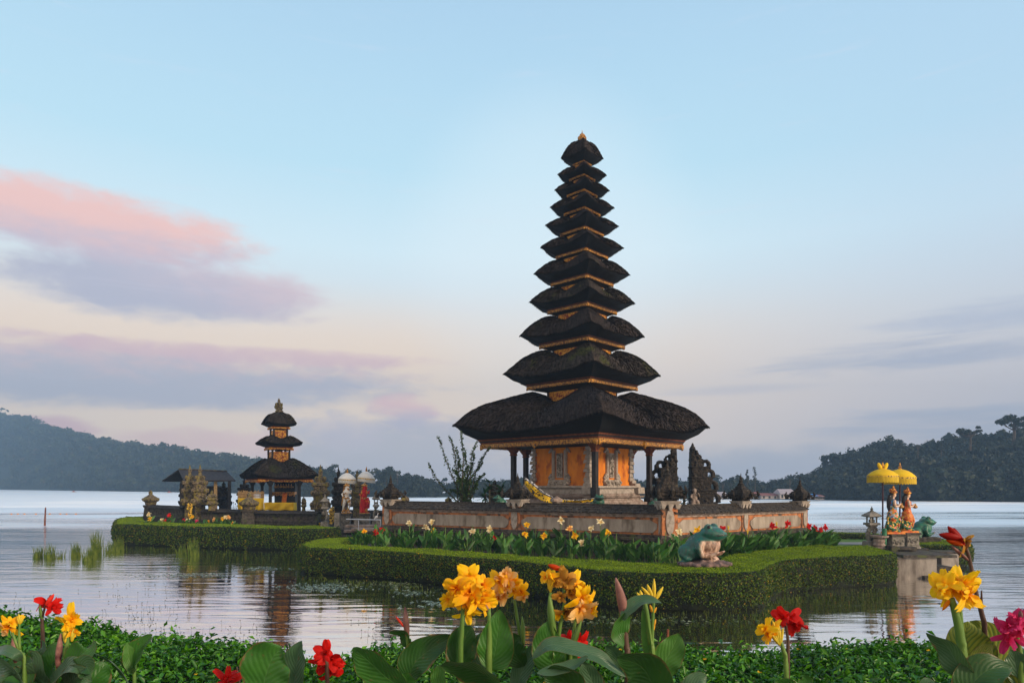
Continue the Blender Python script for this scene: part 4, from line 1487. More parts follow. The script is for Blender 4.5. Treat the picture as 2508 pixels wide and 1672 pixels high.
def crown_cap(mb, x, Y, z0, w_, h, rz, spire=0.45, ears=True, seed=1):
    """stepped pyramid crown with curled corner ears and a spire"""
    rq = random.Random(seed)
    st = [(0.60, 0.00, 0.07), (0.82, 0.07, 0.14), (1.00, 0.14, 0.22), (1.06, .22, .26), (0.84, 0.26, 0.33), (0.66, 0.33, 0.40), (0.50, 0.40, 0.46), (0.36, 0.46, 0.52), (0.24, 0.52, 0.60)]
    for k, a, b in st:
        mb.frustum((x, Y), z0 + h * a, z0 + h * b - 0.004, w_ / 2 * k, w_ / 2 * k * 0.96, rz)
    mb.lathe((x, Y, z0 + h * 0.58), [(w_ * .12, 0), (w_ * .14, h * .04), (w_ * .07, h * .09), (w_ * .10, h * .14), (w_ * .05, h * .20), (w_ * .065, h * .24), (w_ * .03, h * .30), (w_ * 0.006, h * .42)], 8)
    if ears:
        for k in range(8):
            a = rz + k * PI / 4
            rr = w_ * (0.74 if k % 2 else 0.54)
            cx_, cy_ = x + rr * math.cos(a), Y + rr * math.sin(a)
            mb.tube([(cx_ - w_ * .12 * math.cos(a), cy_ - w_ * .12 * math.sin(a), z0 + h * .12), (cx_, cy_, z0 + h * .10), (cx_ + w_ * .06 * math.cos(a), cy_ + w_ * .06 * math.sin(a), z0 + h * .24), (cx_ - w_ * .01 * math.cos(a), cy_ - w_ * .01 * math.sin(a), z0 + h * .36)], [w_ * .075, w_ * .085, w_ * .075, w_ * .03], 7)
    for k in range(14):
        a = rq.uniform(0, 2 * PI)
        q = rq.random()
        mb.ball((x + w_ * .40 * (1 - q * .9) * math.cos(a), Y + w_ * .42 * (1 - q * .8) * math.sin(a), z0 + h * (0.22 + 0.33 * q)), w_ * rq.uniform(.025, .05), 6, 4)


def wall_post(p, bw, zcap, capw, caph, label, rz, z0=0.68, big=False, stone='dark'):
    x, Y = p
    root = empty('wall_post', (x, Y, z0), label, 'wall post')
    mb = MB()
    mb.frustum((x, Y), z0, z0 + 0.55, bw * .68, bw * .62, rz)
    mb.frustum((x, Y), z0 + .55, z0 + .68, bw * .72, bw * .72, rz)
    mb.frustum((x, Y), z0 + .68, z0 + .80, bw * .60, bw * .52, rz)
    soften(mb.build('base', M['dark_stone'], root), 0.012)
    mb = MB()
    mb.frustum((x, Y), z0 + .80, zcap - .22, bw * .46, bw * .46, rz)
    mb.build('shaft', M['orange_trim'] if stone != 'old' else M['dark_stone'], root)
    mb = MB()
    zc, hz_ = (z0 + .80 + zcap - .22) / 2, (zcap - .22 - z0 - .80) / 2 * .96
    for k in range(4):
        a = rz + k * PI / 2
        n_ = np.array((math.cos(a), math.sin(a), 0)); u_ = np.array((-math.sin(a), math.cos(a), 0))
        poly = [(bw * .25 * math.cos(t_) * (1 if abs(math.cos(t_)) > .3 else .9), hz_ * math.sin(t_)) for t_ in np.linspace(0, 2 * PI, 20, endpoint=False)]
        mb.prism(poly, np.array((x, Y, zc)) + n_ * bw * .47, u_, (0, 0, 1), 0.05)
    mb.build('oval_panel', M['pale_stone'] if stone != 'old' else M['grey_stone'], root)
    mb = MB()
    for k in range(4):
        a = rz + k * PI / 2
        for u in (-1, 0, 1):
            c = np.array((x, Y)) + np.array((math.cos(a), math.sin(a))) * bw * .5 + np.array((-math.sin(a), math.cos(a))) * u * bw * .42
            mb.frustum(c, zcap - .30 + .05 * abs(u), zcap - .10, bw * .07, bw * .17, a)
    mb.frustum((x, Y), zcap - .13, zcap, bw * .50, bw * .66, rz)
    soften(mb.build('capital', M['pale_stone'] if stone != 'old' else M['carved_stone'], root), 0.012)
    mb = MB()
    crown_cap(mb, x, Y, zcap, capw, caph, rz, seed=int(x * 10) + 50)
    soften(mb.build('crown', M['carved_dark'] if stone != 'old' else M['carved_stone'], root, smooth_=False), 0.012)
    return root


wA = math.atan2(P1[1] - PC0[1], P1[0] - PC0[0])
wB = math.atan2(P4[1] - PC0[1], P4[0] - PC0[0])
wall_post(P1, 0.50, Z(1222, 27), 0.74, 0.98, 'leftmost crowned wall post beside the stepping bridge', wA)
wall_post(PMID, 0.50, Z(1222, 24), 0.74, 0.93, 'crowned wall post below the draped yellow cloth', wA)
wall_post(PC0, 0.54, Z(1226, 21.3), 0.80, 1.30, 'large corner wall post left of the big frog', (wA + wB) / 2 + 0.1)
wall_post(PR1, 0.42, Z(1226, 23.3), 0.72, 0.95, 'crowned wall post directly behind the frog head', wB)
wall_post(P4, 0.42, Z(1226, 25.3), 0.64, 0.90, 'last crowned wall post at the right end beside the lake', wB)

# ------------------------------------------------------------------ carved gates
def curl(mb, c, s, sgn, seg=9, r=0.3, tilt=0.0):
    """S-shaped stone scroll curling outwards (sgn = +-1 in x)"""
    pts, rad = [], []
    for i in range(seg):
        t_ = i / (seg - 1)
        a = -PI / 2 + t_ * PI * 1.45
        pts.append((c[0] + sgn * (s * 0.55 * math.cos(a) * (1 - .35 * t_) + s * .25), c[1] + tilt * s * t_, c[2] + s * .6 * math.sin(a) * (1 - .2 * t_) + s * .55))
        rad.append(s * (r * (1 - .55 * t_)))
    mb.tube(pts, rad, 7)
    mb.ball(pts[-1], rad[-1] * 1.5, 7, 5)


def split_gate(px_in, sgn, w_m, z0, z1, Y, label, m_='carved_dark', thick=0.85, seed=1, lv=None):
    rq = random.Random(seed)
    x0 = X(px_in, Y)
    H = z1 - z0
    root = empty('split_gate', (x0 + sgn * w_m / 2, Y, z0), label, 'gate')
    mb = MB()
    lv = lv or [(0, .10, .95), (.10, .14, 1.0), (.14, .27, .84), (.27, .31, .92), (.31, .44, .76), (.44, .48, .86), (.48, .60, .68), (.60, .64, .74), (.64, .74, .56), (.74, .77, .60), (.77, .84, .36), (.84, .87, .42), (.87, .95, .24), (.95, 1.0, .14)]
    for a, b, k in lv:
        xa, xb = x0, x0 + sgn * w_m * k
        t_ = thick * (0.35 + 0.65 * k)
        mb.box(((xa + xb) / 2, Y, z0 + H * (a + b) / 2), (abs(xb - xa), t_, H * (b - a) + .01))
        if k in (.92, .86, .74, .60):
            mb.box(((xa + xb) / 2, Y, z0 + H * b), (abs(xb - xa) * 1.06, t_ * 1.1, H * .012))
    for a, k, s_ in ((.13, .90, .34), (.30, .82, .34), (.46, .74, .33), (.61, .64, .31), (.74, .50, .28), (.04, .95, .2), (.85, .26, .18)):
        curl(mb, (x0 + sgn * w_m * k * .92, Y, z0 + H * a), s_ * w_m, sgn, r=.37)
        for e in (-1, 1):
            curl(mb, (x0 + sgn * w_m * k * .55, Y + e * thick * .4 * k, z0 + H * a), s_ * w_m * .6, sgn, r=.3)
    for k in range(70):
        q = rq.random()
        ww = w_m * (1 - q * .8)
        mb.ball((x0 + sgn * rq.uniform(.05, .95) * ww, Y - thick * .5 * (0.35 + .65 * (1 - q * .8)) - .01, z0 + H * q), w_m * rq.uniform(.03, .06), 6, 4)
    mb.lathe((x0 + sgn * w_m * .09, Y, z1 - .05), [(w_m * .09, 0), (w_m * .11, H * .02), (w_m * .05, H * .05), (w_m * .01, H * .09)], 7)
    body = mb.build('tower', M[m_], root)
    remesh(body, 0.026, 0, (0.05, 0.10))
    return root


Yg = 33.5
split_gate(1690, 1, 1.40, 0.9, Z(1098, Yg), Yg, 'right half of the carved split gate standing free against the lake', seed=3)
split_gate(1656, -1, 1.45, 0.9, Z(1102, Yg), Yg, 'left half of the carved split gate close to the pagoda roof corner', seed=5)
# guardian figure beside the gate
mb = MB()
gx, gy, gz = X(1701, 32.6), 32.6, Z(1235, 32.6)
mb.ball((gx, gy, gz + .32), (.14, .13, .26)); mb.ball((gx, gy - .02, gz + .66), (.10, .10, .12)); mb.ball((gx - .1, gy - .08, gz + .12), (.12, .14, .12)); mb.ball((gx + .1, gy - .08, gz + .12), (.12, .14, .12))
mb.tube([(gx - .13, gy, gz + .5), (gx - .2, gy - .1, gz + .35), (gx - .1, gy - .17, gz + .22)], .05, 6); mb.tube([(gx + .13, gy, gz + .5), (gx + .2, gy - .1, gz + .4), (gx + .12, gy - .17, gz + .55)], .05, 6)
mb.frustum((gx, gy), gz - .4, gz + .04, .24, .22)
tag(remesh(mb.build('guardian_statue', M['pink_stone']), 0.025, 2), 'weathered pinkish guardian figure seated at the foot of the split gate', 'statue')


def stone_tower(px, y0, y1, Y, wpx, label, m_='carved_stone', seed=1, name='shrine_tower'):
    """slender stepped and carved stone tower with a pointed top"""
    rq = random.Random(seed)
    x, z0, z1, w_ = X(px, Y), Z(y0, Y), Z(y1, Y), wpx / F * Y
    H = z1 - z0
    root = empty(name, (x, Y, z0), label, 'tower')
    mb = MB()
    for a, b, k0, k1 in ((0, .28, .62, .56), (.28, .33, .85, .9), (.33, .38, .98, .9), (.38, .52, .72, .68), (.52, .56, .9, .95), (.56, .66, .72, .64), (.66, .70, .82, .7), (.70, .74, .46, .36), (.74, .77, .42, .32), (.77, .88, .24, .19), (.88, .905, .27, .2), (.905, 1.0, .15, .03)):
        mb.frustum((x, Y), z0 + H * a, z0 + H * b, w_ / 2 * k0, w_ / 2 * k1, 0.25)
    for a, k in ((.36, .98), (.54, .92), (.68, .8), (.77, .46)):
        for q in range(4):
            an = 0.25 + PI / 4 + q * PI / 2
            mb.ball((x + w_ * .62 * k * math.cos(an), Y + w_ * .62 * k * math.sin(an), z0 + H * a), (w_ * .12, w_ * .12, H * .045), 7, 5)
    for k in range(70):
        q = .28 + .43 * rq.random()
        an = rq.uniform(0, 2 * PI)
        r_ = w_ * .50 * (1.18 - q)
        mb.ball((x + r_ * math.cos(an) * 1.15, Y + r_ * math.sin(an) * 1.15, z0 + H * q), w_ * rq.uniform(.04, .09), 6, 4)
    remesh(mb.build('tower', M[m_], root), 0.035, 0, (0.07, 0.12))
    return root


# left island ------------------------------------------------
wall_seg((X(375, 43), 43), (X(452, 40.2), 40.2), 'mossy dark stone wall left of the twin gate towers', painted=False, zt=1.80, name='stone_wall')
wall_seg((X(498, 39.0), 39.0), (X(612, 38.3), 38.3), 'mossy dark stone wall between the twin towers and the bowl shaped post', painted=False, zt=1.68, name='stone_wall')
wall_seg((X(612, 38.3), 38.3), (X(782, 37.2), 37.2), 'mossy dark stone wall below the yellow cloths', painted=False, zt=1.62, name='stone_wall')
wall_seg((X(812, 42), 42), (X(952, 40), 40), 'low dark wall behind the white and red statues', painted=False, zt=1.55, name='stone_wall')


def bowl_post(px, Y, ytop, ycap, ybase, wpx, label):
    x = X(px, Y)
    k = Y / F
    root = empty('wall_post', (x, Y, Z(ybase, Y)), label, 'wall post')
    mb = MB(); mb.frustum((x, Y), Z(ybase, Y), Z(ycap + 12, Y), wpx * .36 * k, wpx * .28 * k, .1)
    mb.frustum((x, Y), Z(ycap + 14, Y), Z(ycap + 8, Y), wpx * .32 * k, wpx * .36 * k, .1)
    soften(mb.build('shaft', M['dark_stone'], root), .02)
    mb = MB()
    h = (ycap + 8 - ytop) * k
    w_ = wpx / 2 * k
    mb.lathe((x, Y, Z(ycap + 8, Y)), [(w_ * .62, 0), (w_ * .7, h * .1), (w_ * .6, h * .16), (w_ * .98, h * .28), (w_, h * .36), (w_ * .86, h * .44), (w_ * .7, h * .52), (w_ * .42, h * .62), (w_ * .22, h * .68), (w_ * .2, h * .76), (w_ * .26, h * .82), (w_ * .14, h * .9), (w_ * .12, h * .95), (w_ * .03, h)], 12)
    for q in range(12):
        a = q * PI / 6
        mb.ball((x + w_ * .92 * math.cos(a), Y + w_ * .92 * math.sin(a), Z(ycap + 8, Y) + h * .38), w_ * .16, 6, 4)
    remesh(mb.build('crown', M['carved_stone'], root), 0.04, 0, (0.07, 0.12))


bowl_post(369, 43.2, 1199, 1228, 1275, 38, 'bowl crowned stone post at the far left end of the wall')
bowl_post(610, 38.0, 1204, 1240, 1292, 46, 'bowl crowned stone post in front of the yellow cloth')
stone_tower(465, 1276, 1137, 39.6, 34, 'left one of the two mossy carved gate towers before the slate roof', seed=2)
stone_tower(490, 1276, 1137, 39.2, 36, 'right one of the two mossy carved gate towers before the slate roof', seed=9)
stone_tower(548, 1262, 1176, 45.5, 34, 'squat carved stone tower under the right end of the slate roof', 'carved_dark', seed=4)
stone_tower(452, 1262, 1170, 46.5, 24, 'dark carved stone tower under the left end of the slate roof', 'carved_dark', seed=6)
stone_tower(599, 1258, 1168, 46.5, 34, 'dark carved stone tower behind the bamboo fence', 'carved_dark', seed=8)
stone_tower(785, 1290, 1137, 38.0, 46, 'tall mossy gate tower right of the small pagoda', seed=12)
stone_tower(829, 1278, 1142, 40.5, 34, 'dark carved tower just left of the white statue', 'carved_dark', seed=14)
stone_tower(875, 1275, 1148, 40.5, 34, 'brown carved tower between the white and red statues', seed=16)
stone_tower(846, 1270, 1148, 43.5, 22, 'thin carved tower peeking out over the left white parasol', seed=18)
stone_tower(519, 1250, 1199, 38.6, 26, 'low mossy carved pillar right of the twin gate towers', seed=19)
stone_tower(744, 1252, 1212, 38.4, 13, 'small mossy stone figure on the wall beside the small pagoda', seed=21)
stone_tower(1212, 1240, 1172, 29.5, 34, 'little dark pointed stone shrine beside the leafy shrub', 'carved_dark', seed=23)
stone_tower(992, 1232, 1211, 29.0, 20, 'tiny mossy stone ornament behind the wall near the left end', seed=25)
stone_tower(1098, 1234, 1216, 29.0, 17, 'tiny mossy stone ornament behind the wall left of the shrub', seed=27)
stone_tower(1363, 1234, 1214, 25.6, 26, 'small stone ornament on the wall below the draped cloth', 'pink_stone', seed=29)

# slate roofed open shed
Ys_ = 44.0
root = empty('open_shed', (X(500, Ys_), Ys_ + 1, 0.8), 'open shed with a low pitched slate roof on the left island', 'shed')
ze, zr = Z(1175, 43.4), Z(1149, 45.0)
V_ = lambda px, Y, z: (X(px, Y), Y, z)
xa, xb = X(440, Ys_) - .9, X(574, Ys_)
za_ = zr
top_ = [V_(450, 43.0, ze), V_(577, 44.6, ze), V_(556, 46.2, zr - .12), V_(437, 44.8, zr), V_(545, 48.4, ze), V_(397, 46.4, ze)]
mb = MB()
mb.add(top_ + [(a_, b_, c_ - .08) for a_, b_, c_ in top_], [(0, 1, 2, 3), (3, 2, 4, 5), (6, 9, 8, 7), (9, 11, 10, 8), (0, 6, 7, 1), (1, 7, 8, 2), (2, 8, 10, 4), (4, 10, 11, 5), (5, 11, 9, 3), (3, 9, 6, 0)])
mb.build('roof', M['slate_roof'], root)
mb = MB(); mb.tube([V_(437, 44.8, zr + .03), V_(556, 46.2, zr - .09)], .05, 6); mb.build('ridge', M['dark_stone'], root)
for px in (446, 528, 562):
    mb = MB(); mb.box((X(px, Ys_ + .5), Ys_ + .5, (ze + .8) / 2), (.16, .16, ze - .8)); mb.build('post', M['bamboo'] if px == 528 else M['wood_dark'], root)
mb = MB(); mb.box((X(520, Ys_ + 2), Ys_ + 2, ze - .75), (1.3, 1.1, .75)); mb.box((X(522, Ys_ + 1), Ys_ + 1, ze - 1.2), (1.5, .9, .07)); mb.build('shelf', M['wood_dark'], root)
mb = MB(); mb.box((X(462, Ys_ + 1.6), Ys_ + 2.0, 2.0), (1.1, 1.0, 2.4)); mb.build('back_wall', M['dark_stone'], root)

# ------------------------------------------------------------------ lanterns
def lantern(px, ytop, yb, Y, wpx, label, pillar=None, flip=1):
    x, z1, z0 = X(px, Y), Z(ytop, Y), Z(yb, Y)
    h, w_ = z1 - z0, wpx / F * Y
    root = empty('stone_lantern', (x, Y, z0), label, 'lantern')
    mb = MB()
    mb.frustum((x, Y), z0, z0 + h * .20, w_ * .48, w_ * .44, .1)
    soften(mb.build('pedestal', M['grey_stone'], root), .015)
    mb = MB()
    pts, rad = [], []
    for i in range(13):
        t_ = i / 12
        pts.append((x + flip * w_ * (-.10 - .22 * math.sin(t_ * PI) + .10 * t_), Y, z0 + h * (.20 + .33 * t_))); rad.append(w_ * (.20 - .04 * t_))
    mb.tube(pts, rad, 9)
    pts, rad = [], []
    for i in range(12):
        t_ = i / 11
        a = PI * .85 - t_ * PI * 1.7
        pts.append((x + flip * (w_ * .18 + w_ * .17 * math.cos(a)), Y, z0 + h * .44 + w_ * .17 * math.sin(a))); rad.append(w_ * (.12 - .05 * t_))
    mb.tube(pts, rad, 7)
    mb.ball((x + flip * w_ * .2, Y, z0 + h * .44), (w_ * .14, w_ * .12, w_ * .14), 9, 6)
    mb.build('scroll_stem', M['grey_stone'], root, smooth_=True)
    mb = MB()
    mb.frustum((x, Y), z0 + h * .52, z0 + h * .57, w_ * .22, w_ * .32, .1)
    mb.frustum((x, Y), z0 + h * .57, z0 + h * .62, w_ * .42, w_ * .40, .1)
    soften(mb.build('collar', M['grey_stone'], root), .01)
    mb = MB()
    mb.frustum((x, Y), z0 + h * .745, z0 + h * .77, w_ * .30, w_ * .5, .1)
    mb.frustum((x, Y), z0 + h * .77, z0 + h * .80, w_ * .51, w_ * .46, .1)
    mb.frustum((x, Y), z0 + h * .80, z0 + h * .88, w_ * .44, w_ * .14, .1)
    mb.lathe((x, Y, z0 + h * .87), [(w_ * .12, 0), (w_ * .15, h * .02), (w_ * .07, h * .04), (w_ * .11, h * .065), (w_ * .05, h * .09), (w_ * .01, h * .13)], 8)
    soften(mb.build('roof', M['grey_stone'], root), .01)
    mb = MB()
    for sx in (-1, 1):
        for sy in (-1, 1):
            c = rot2((sx * w_ * .22, sy * w_ * .22), .1)
            mb.box((x + c[0], Y + c[1], z0 + h * .685), (w_ * .08, w_ * .08, h * .13), .1)
    mb.box((x, Y, z0 + h * .66), (w_ * .3, w_ * .3, h * .06), .1)
    mb.build('light_chamber', M['grey_stone'], root)
    return root


lantern(2135, 1239, 1345, 24.3, 34, 'grey stone lantern on a scroll stem left of the yellow parasols')
lantern(796, 1208, 1294, 35.0, 20, 'stone lantern on a tall pillar at the right end of the left hedge', flip=-1)
lantern(921, 1200, 1293, 35.0, 18, 'thin stone lantern on the pillar between the red statue and the wall')

# stepped pot stand beside the lantern
mb = MB(); x, Y = X(2154, 23.9), 23.9
mb.lathe((x, Y, .78), [(.26, 0), (.24, .05), (.19, .10), (.22, .17), (.19, .24), (.21, .31), (.19, .38), (.29, .44), (.30, .50), (.24, .50)], 14)
tag(mb.build('stone_stand', M['pink_stone'], smooth_=False), 'small turned stone offering stand at the foot of the parasol', 'stand')


# ------------------------------------------------------------------ pedestals, statues and parasols
def pedestal(px0, px1, y0, y1, Y, label, m_='grey_stone', d_=None, rz=0.1):
    xa, xb = X(px0, Y), X(px1, Y)
    x, hw = (xa + xb) / 2, (xb - xa) / 2
    hd = d_ or hw
    z0, z1 = Z(y1, Y), Z(y0, Y)
    h = z1 - z0
    root = empty('pedestal', (x, Y, z0), label, 'pedestal')
    mb = MB()
    for a, b, k in ((0, .14, 1.0), (.14, .22, .92), (.22, .80, .84), (.80, .86, .92)):
        mb.frustum((x, Y), z0 + h * a, z0 + h * b - .002, (hw * k, hd * k), (hw * k * .99, hd * k * .99), rz)
    soften(mb.build('block', M[m_], root), .012)
    mb = MB(); mb.frustum((x, Y), z0 + h * .86, z1, (hw * 1.02, hd * 1.02), (hw, hd), rz); soften(mb.build('top_slab', M['dark_stone'], root), .01)
    mb = MB()
    for e in range(9):
        c = rot2(((e - 4) * hw * .16, -hd * .86), rz)
        mb.ball((x + c[0], Y + c[1], z0 + h * (.5 + .08 * math.sin(e * 1.7))), (hw * .12, .03, h * .09), 7, 5)
    mb.build('carving', M[m_], root)
    return root


pedestal(2171, 2209, 1306, 1346, 24.0, 'square carved pedestal under the left crowned maiden statue')
pedestal(2208, 2245, 1303, 1342, 24.6, 'square carved pedestal under the right crowned maiden statue')
pedestal(834, 860, 1256, 1296, 35.4, 'panelled stone pedestal under the white statue')
pedestal(879, 908, 1257, 1296, 35.4, 'panelled stone pedestal under the red cloaked statue')


def maiden(px, ytop, yb, Y, label, dress, lower):
    """crowned woman facing right (+x) and pouring from a jar"""
    x, z0 = X(px, Y), Z(yb, Y)
    H = Z(ytop, Y) - z0
    s = H / 1.9
    root = empty('maiden_statue', (x, Y, z0), label, 'statue')
    q = lambda a, b, c: (x + a * s, Y + b * s, z0 + c * s)
    mb = MB()
    mb.frustum((x, Y), z0, z0 + .07 * s, (.36 * s, .25 * s), (.34 * s, .24 * s))
    mb.build('plinth', M['orange_paint'], root)
    mb = MB()
    mb.ball(q(.03, 0, 1.56), (.085 * s, .08 * s, .115 * s), 12, 9)            # head
    mb.ball(q(.12, 0, 1.54), (.02 * s, .02 * s, .025 * s), 8, 6)              # nose
    mb.ball(q(.075, 0, 1.49), (.045 * s, .05 * s, .04 * s), 8, 6)             # chin
    mb.tube([q(.0, 0, 1.36), q(.02, 0, 1.50)], [.055 * s, .045 * s], 9)
    mb.tube([q(-.02, -.15, 1.33), q(-.03, -.20, 1.16), q(-.01, -.19, 1.08), q(.14, -.16, 1.09), q(.24, -.08, 1.17)], [.055 * s, .052 * s, .045 * s, .038 * s, .03 * s], 8)
    mb.tube([q(-.02, .15, 1.33), q(-.0, .19, 1.16), q(.1, .17, 1.10), q(.26, .06, 1.16)], [.055 * s, .05 * s, .042 * s, .03 * s], 8)
    for e in range(4):
        mb.tube([q(.23, -.085 + .012 * e, 1.155 + .014 * e), q(.285, -.07 + .01 * e, 1.165 + .012 * e), q(.30, -.04, 1.15 + .012 * e)], .012 * s, 5)
    mb.tube([q(.23, -.09, 1.15), q(.25, -.10, 1.19)], .011 * s, 5)
    mb.tube([q(.12, -.05, .10), q(.13, -.05, .30)], [.05 * s, .06 * s], 8)
    mb.ball(q(.19, -.06, .10), (.10 * s, .045 * s, .035 * s), 8, 6)
    remesh(mb.build('body', M['skin_paint'], root), .014 * s, 2)
    mb = MB()
    mb.ball(q(-.01, 0, 1.22), (.13 * s, .18 * s, .17 * s), 14, 10)
    mb.tube([q(-.01, 0, 1.30), q(-.01, 0, 1.05), q(.0, 0, .92), q(-.02, 0, .78)], [.13 * s, .12 * s, .12 * s, .18 * s], 14, flat=1.25)
    for e in (-1, 1): mb.ball(q(.07, .07 * e, 1.24), (.07 * s,) * 3, 8, 6)
    mb.tube([q(-.02, 0, .86), q(-.03, 0, .62), q(.03, 0, .40), q(.02, 0, .30)], [.19 * s, .23 * s, .18 * s, .15 * s], 14, flat=.9)
    mb.tube([q(.12, -.1, .75), q(.20, -.12, .50), q(.14, -.09, .2)], [.06 * s, .06 * s, .04 * s], 8)
    remesh(mb.build('dress', dress, root), .018 * s, 2)
    mb = MB()
    mb.tube([q(-.08, 0, .50), q(-.08, 0, .30), q(-.04, 0, .07)], [.20 * s, .23 * s, .26 * s], 14, flat=.85)
    for e in range(10):
        a = e * .63
        mb.ball(q(-.06 + .2 * math.cos(a), -.2, .10 + .035 * e), (.06 * s, .05 * s, .05 * s), 7, 5)
    mb.tube([q(-.22, -.1, .15), q(-.27, -.1, .4), q(-.24, -.08, .62), q(-.15, -.1, .7)], [.05 * s, .045 * s, .035 * s, .02 * s], 8)
    remesh(mb.build('skirt', lower, root), .018 * s, 2)
    mb = MB()
    mb.tube([q(-.05, 0, 1.60), q(-.10, 0, 1.48), q(-.14, 0, 1.28), q(-.16, 0, 1.05), q(-.15, 0, .85)], [.08 * s, .085 * s, .09 * s, .07 * s, .02 * s], 9, flat=1.2)
    mb.build('hair', M['hair'], root, smooth_=True)
    mb = MB()
    mb.lathe(q(.02, 0, 1.62), [(.12 * s, -.02 * s), (.14 * s, .03 * s), (.12 * s, .07 * s), (.08 * s, .10 * s), (.09 * s, .13 * s), (.05 * s, .17 * s), (.055 * s, .20 * s), (.012 * s, .28 * s)], 10)
    for e in range(7):
        a = PI + (e - 3) * .45
        mb.ball(q(.02 + .11 * math.cos(a), .11 * math.sin(a), 1.69), (.035 * s, .03 * s, .06 * s), 6, 5)
    for e in (-1, 1): mb.ball(q(.0, .085 * e, 1.56), (.02 * s, .015 * s, .05 * s), 6, 5)
    mb.ball(q(-.09, 0, 1.72), (.06 * s, .07 * s, .07 * s), 8, 6)
    mb.build('crown', M['gold_red'], root, smooth_=True)
    mb = MB()
    mb.lathe(q(.32, -.02, 1.0), [(.03 * s, 0), (.09 * s, .03 * s), (.10 * s, .08 * s), (.06 * s, .13 * s), (.03 * s, .17 * s), (.05 * s, .20 * s)], 10)
    mb.build('jar', M['gold'], root, smooth_=True)
    return root


maiden(2187, 1189, 1306, 24.0, 'crowned maiden statue in a multicoloured dress pouring from a jar', M['dress_mixed'], M['dress_green'])
maiden(2222, 1192, 1303, 24.6, 'crowned maiden statue in an orange robe nearest the lakeside frog', M['dress_orange'], M['dress_green'])


def figure(px, ytop, yb, Y, label, main_m, acc_m, cloak=None):
    x, z0 = X(px, Y), Z(yb, Y)
    H = Z(ytop, Y) - z0
    s = H / 1.75
    root = empty('guardian_statue', (x, Y, z0), label, 'statue')
    q = lambda a, b, c: (x + a * s, Y + b * s, z0 + c * s)
    mb = MB()
    mb.ball(q(.02, 0, 1.5), (.12 * s, .11 * s, .14 * s), 12, 9)
    mb.ball(q(.13, -.02, 1.45), (.07 * s, .06 * s, .05 * s), 8, 6)
    mb.tube([q(0, 0, 1.4), q(0, 0, 1.2), q(.02, 0, .98), q(0, 0, .85)], [.12 * s, .18 * s, .13 * s, .15 * s], 12)
    mb.tube([q(-.13, -.04, 1.28), q(-.26, -.1, 1.12), q(-.16, -.2, .98)], [.065 * s, .055 * s, .04 * s], 8)
    mb.tube([q(.13, -.04, 1.28), q(.27, -.12, 1.15), q(.30, -.16, 1.36)], [.065 * s, .055 * s, .04 * s], 8)
    mb.tube([q(-.06, 0, .88), q(-.16, -.03, .50), q(-.24, 0, .08)], [.12 * s, .085 * s, .06 * s], 9)
    mb.tube([q(.08, 0, .88), q(.22, -.12, .55), q(.12, -.02, .10)], [.12 * s, .085 * s, .06 * s], 9)
    mb.ball(q(-.20, -.06, .06), (.10 * s, .07 * s, .05 * s), 8, 6); mb.ball(q(.18, -.08, .06), (.12 * s, .07 * s, .05 * s), 8, 6)
    remesh(mb.build('body', main_m, root), .018 * s, 2)
    mb = MB()
    mb.tube([q(-.02, .03, 1.68), q(-.14, .02, 1.5), q(-.17, .02, 1.2), q(-.22, .02, .85), q(-.30, .02, .45)], [.06 * s, .07 * s, .06 * s, .05 * s, .03 * s], 8)
    mb.lathe(q(.0, 0, 1.58), [(.12 * s, 0), (.14 * s, .04 * s), (.11 * s, .10 * s), (.05 * s, .16 * s), (.02 * s, .2 * s)], 10)
    for e in (-1, 1): mb.ball(q(.12 * e, -.02, 1.62), (.06 * s,) * 3, 7, 5)
    mb.tube([q(-.12, -.14, .92), q(.0, -.18, .86), q(.14, -.13, .92)], .045 * s, 8)
    mb.lathe(q(0, 0, 0), [(.32 * s, -.01 * s), (.33 * s, .03 * s), (.26 * s, .05 * s)], 12)
    for e in range(7): mb.ball(q(-.2 + e * .065, -.15, .12 + .05 * (e % 3)), (.05 * s, .04 * s, .07 * s), 6, 5)
    mb.build('ornaments', acc_m, root, smooth_=True)
    if cloak:
        mb = MB()
        mb.tube([q(0, .02, 1.36), q(-.02, .02, 1.1), q(-.05, .02, .7), q(-.08, .02, .35), q(-.08, .02, .05)], [.14 * s, .20 * s, .24 * s, .26 * s, .27 * s], 14, flat=.8)
        mb.tube([q(.16, -.05, .92), q(.24, -.06, .7), q(.22, -.04, .3)], [.09 * s, .10 * s, .08 * s], 8)
        remesh(mb.build('cloak', cloak, root), .02 * s, 2)
    return root


figure(849, 1183, 1256, 35.4, 'white painted masked guardian statue with gold trim under a white parasol', M['white_paint'], M['gold'])
figure(893, 1183, 1257, 35.4, 'guardian statue wrapped in a red cloak under a white parasol', M['red_paint'], M['gold'], M['red_paint'])


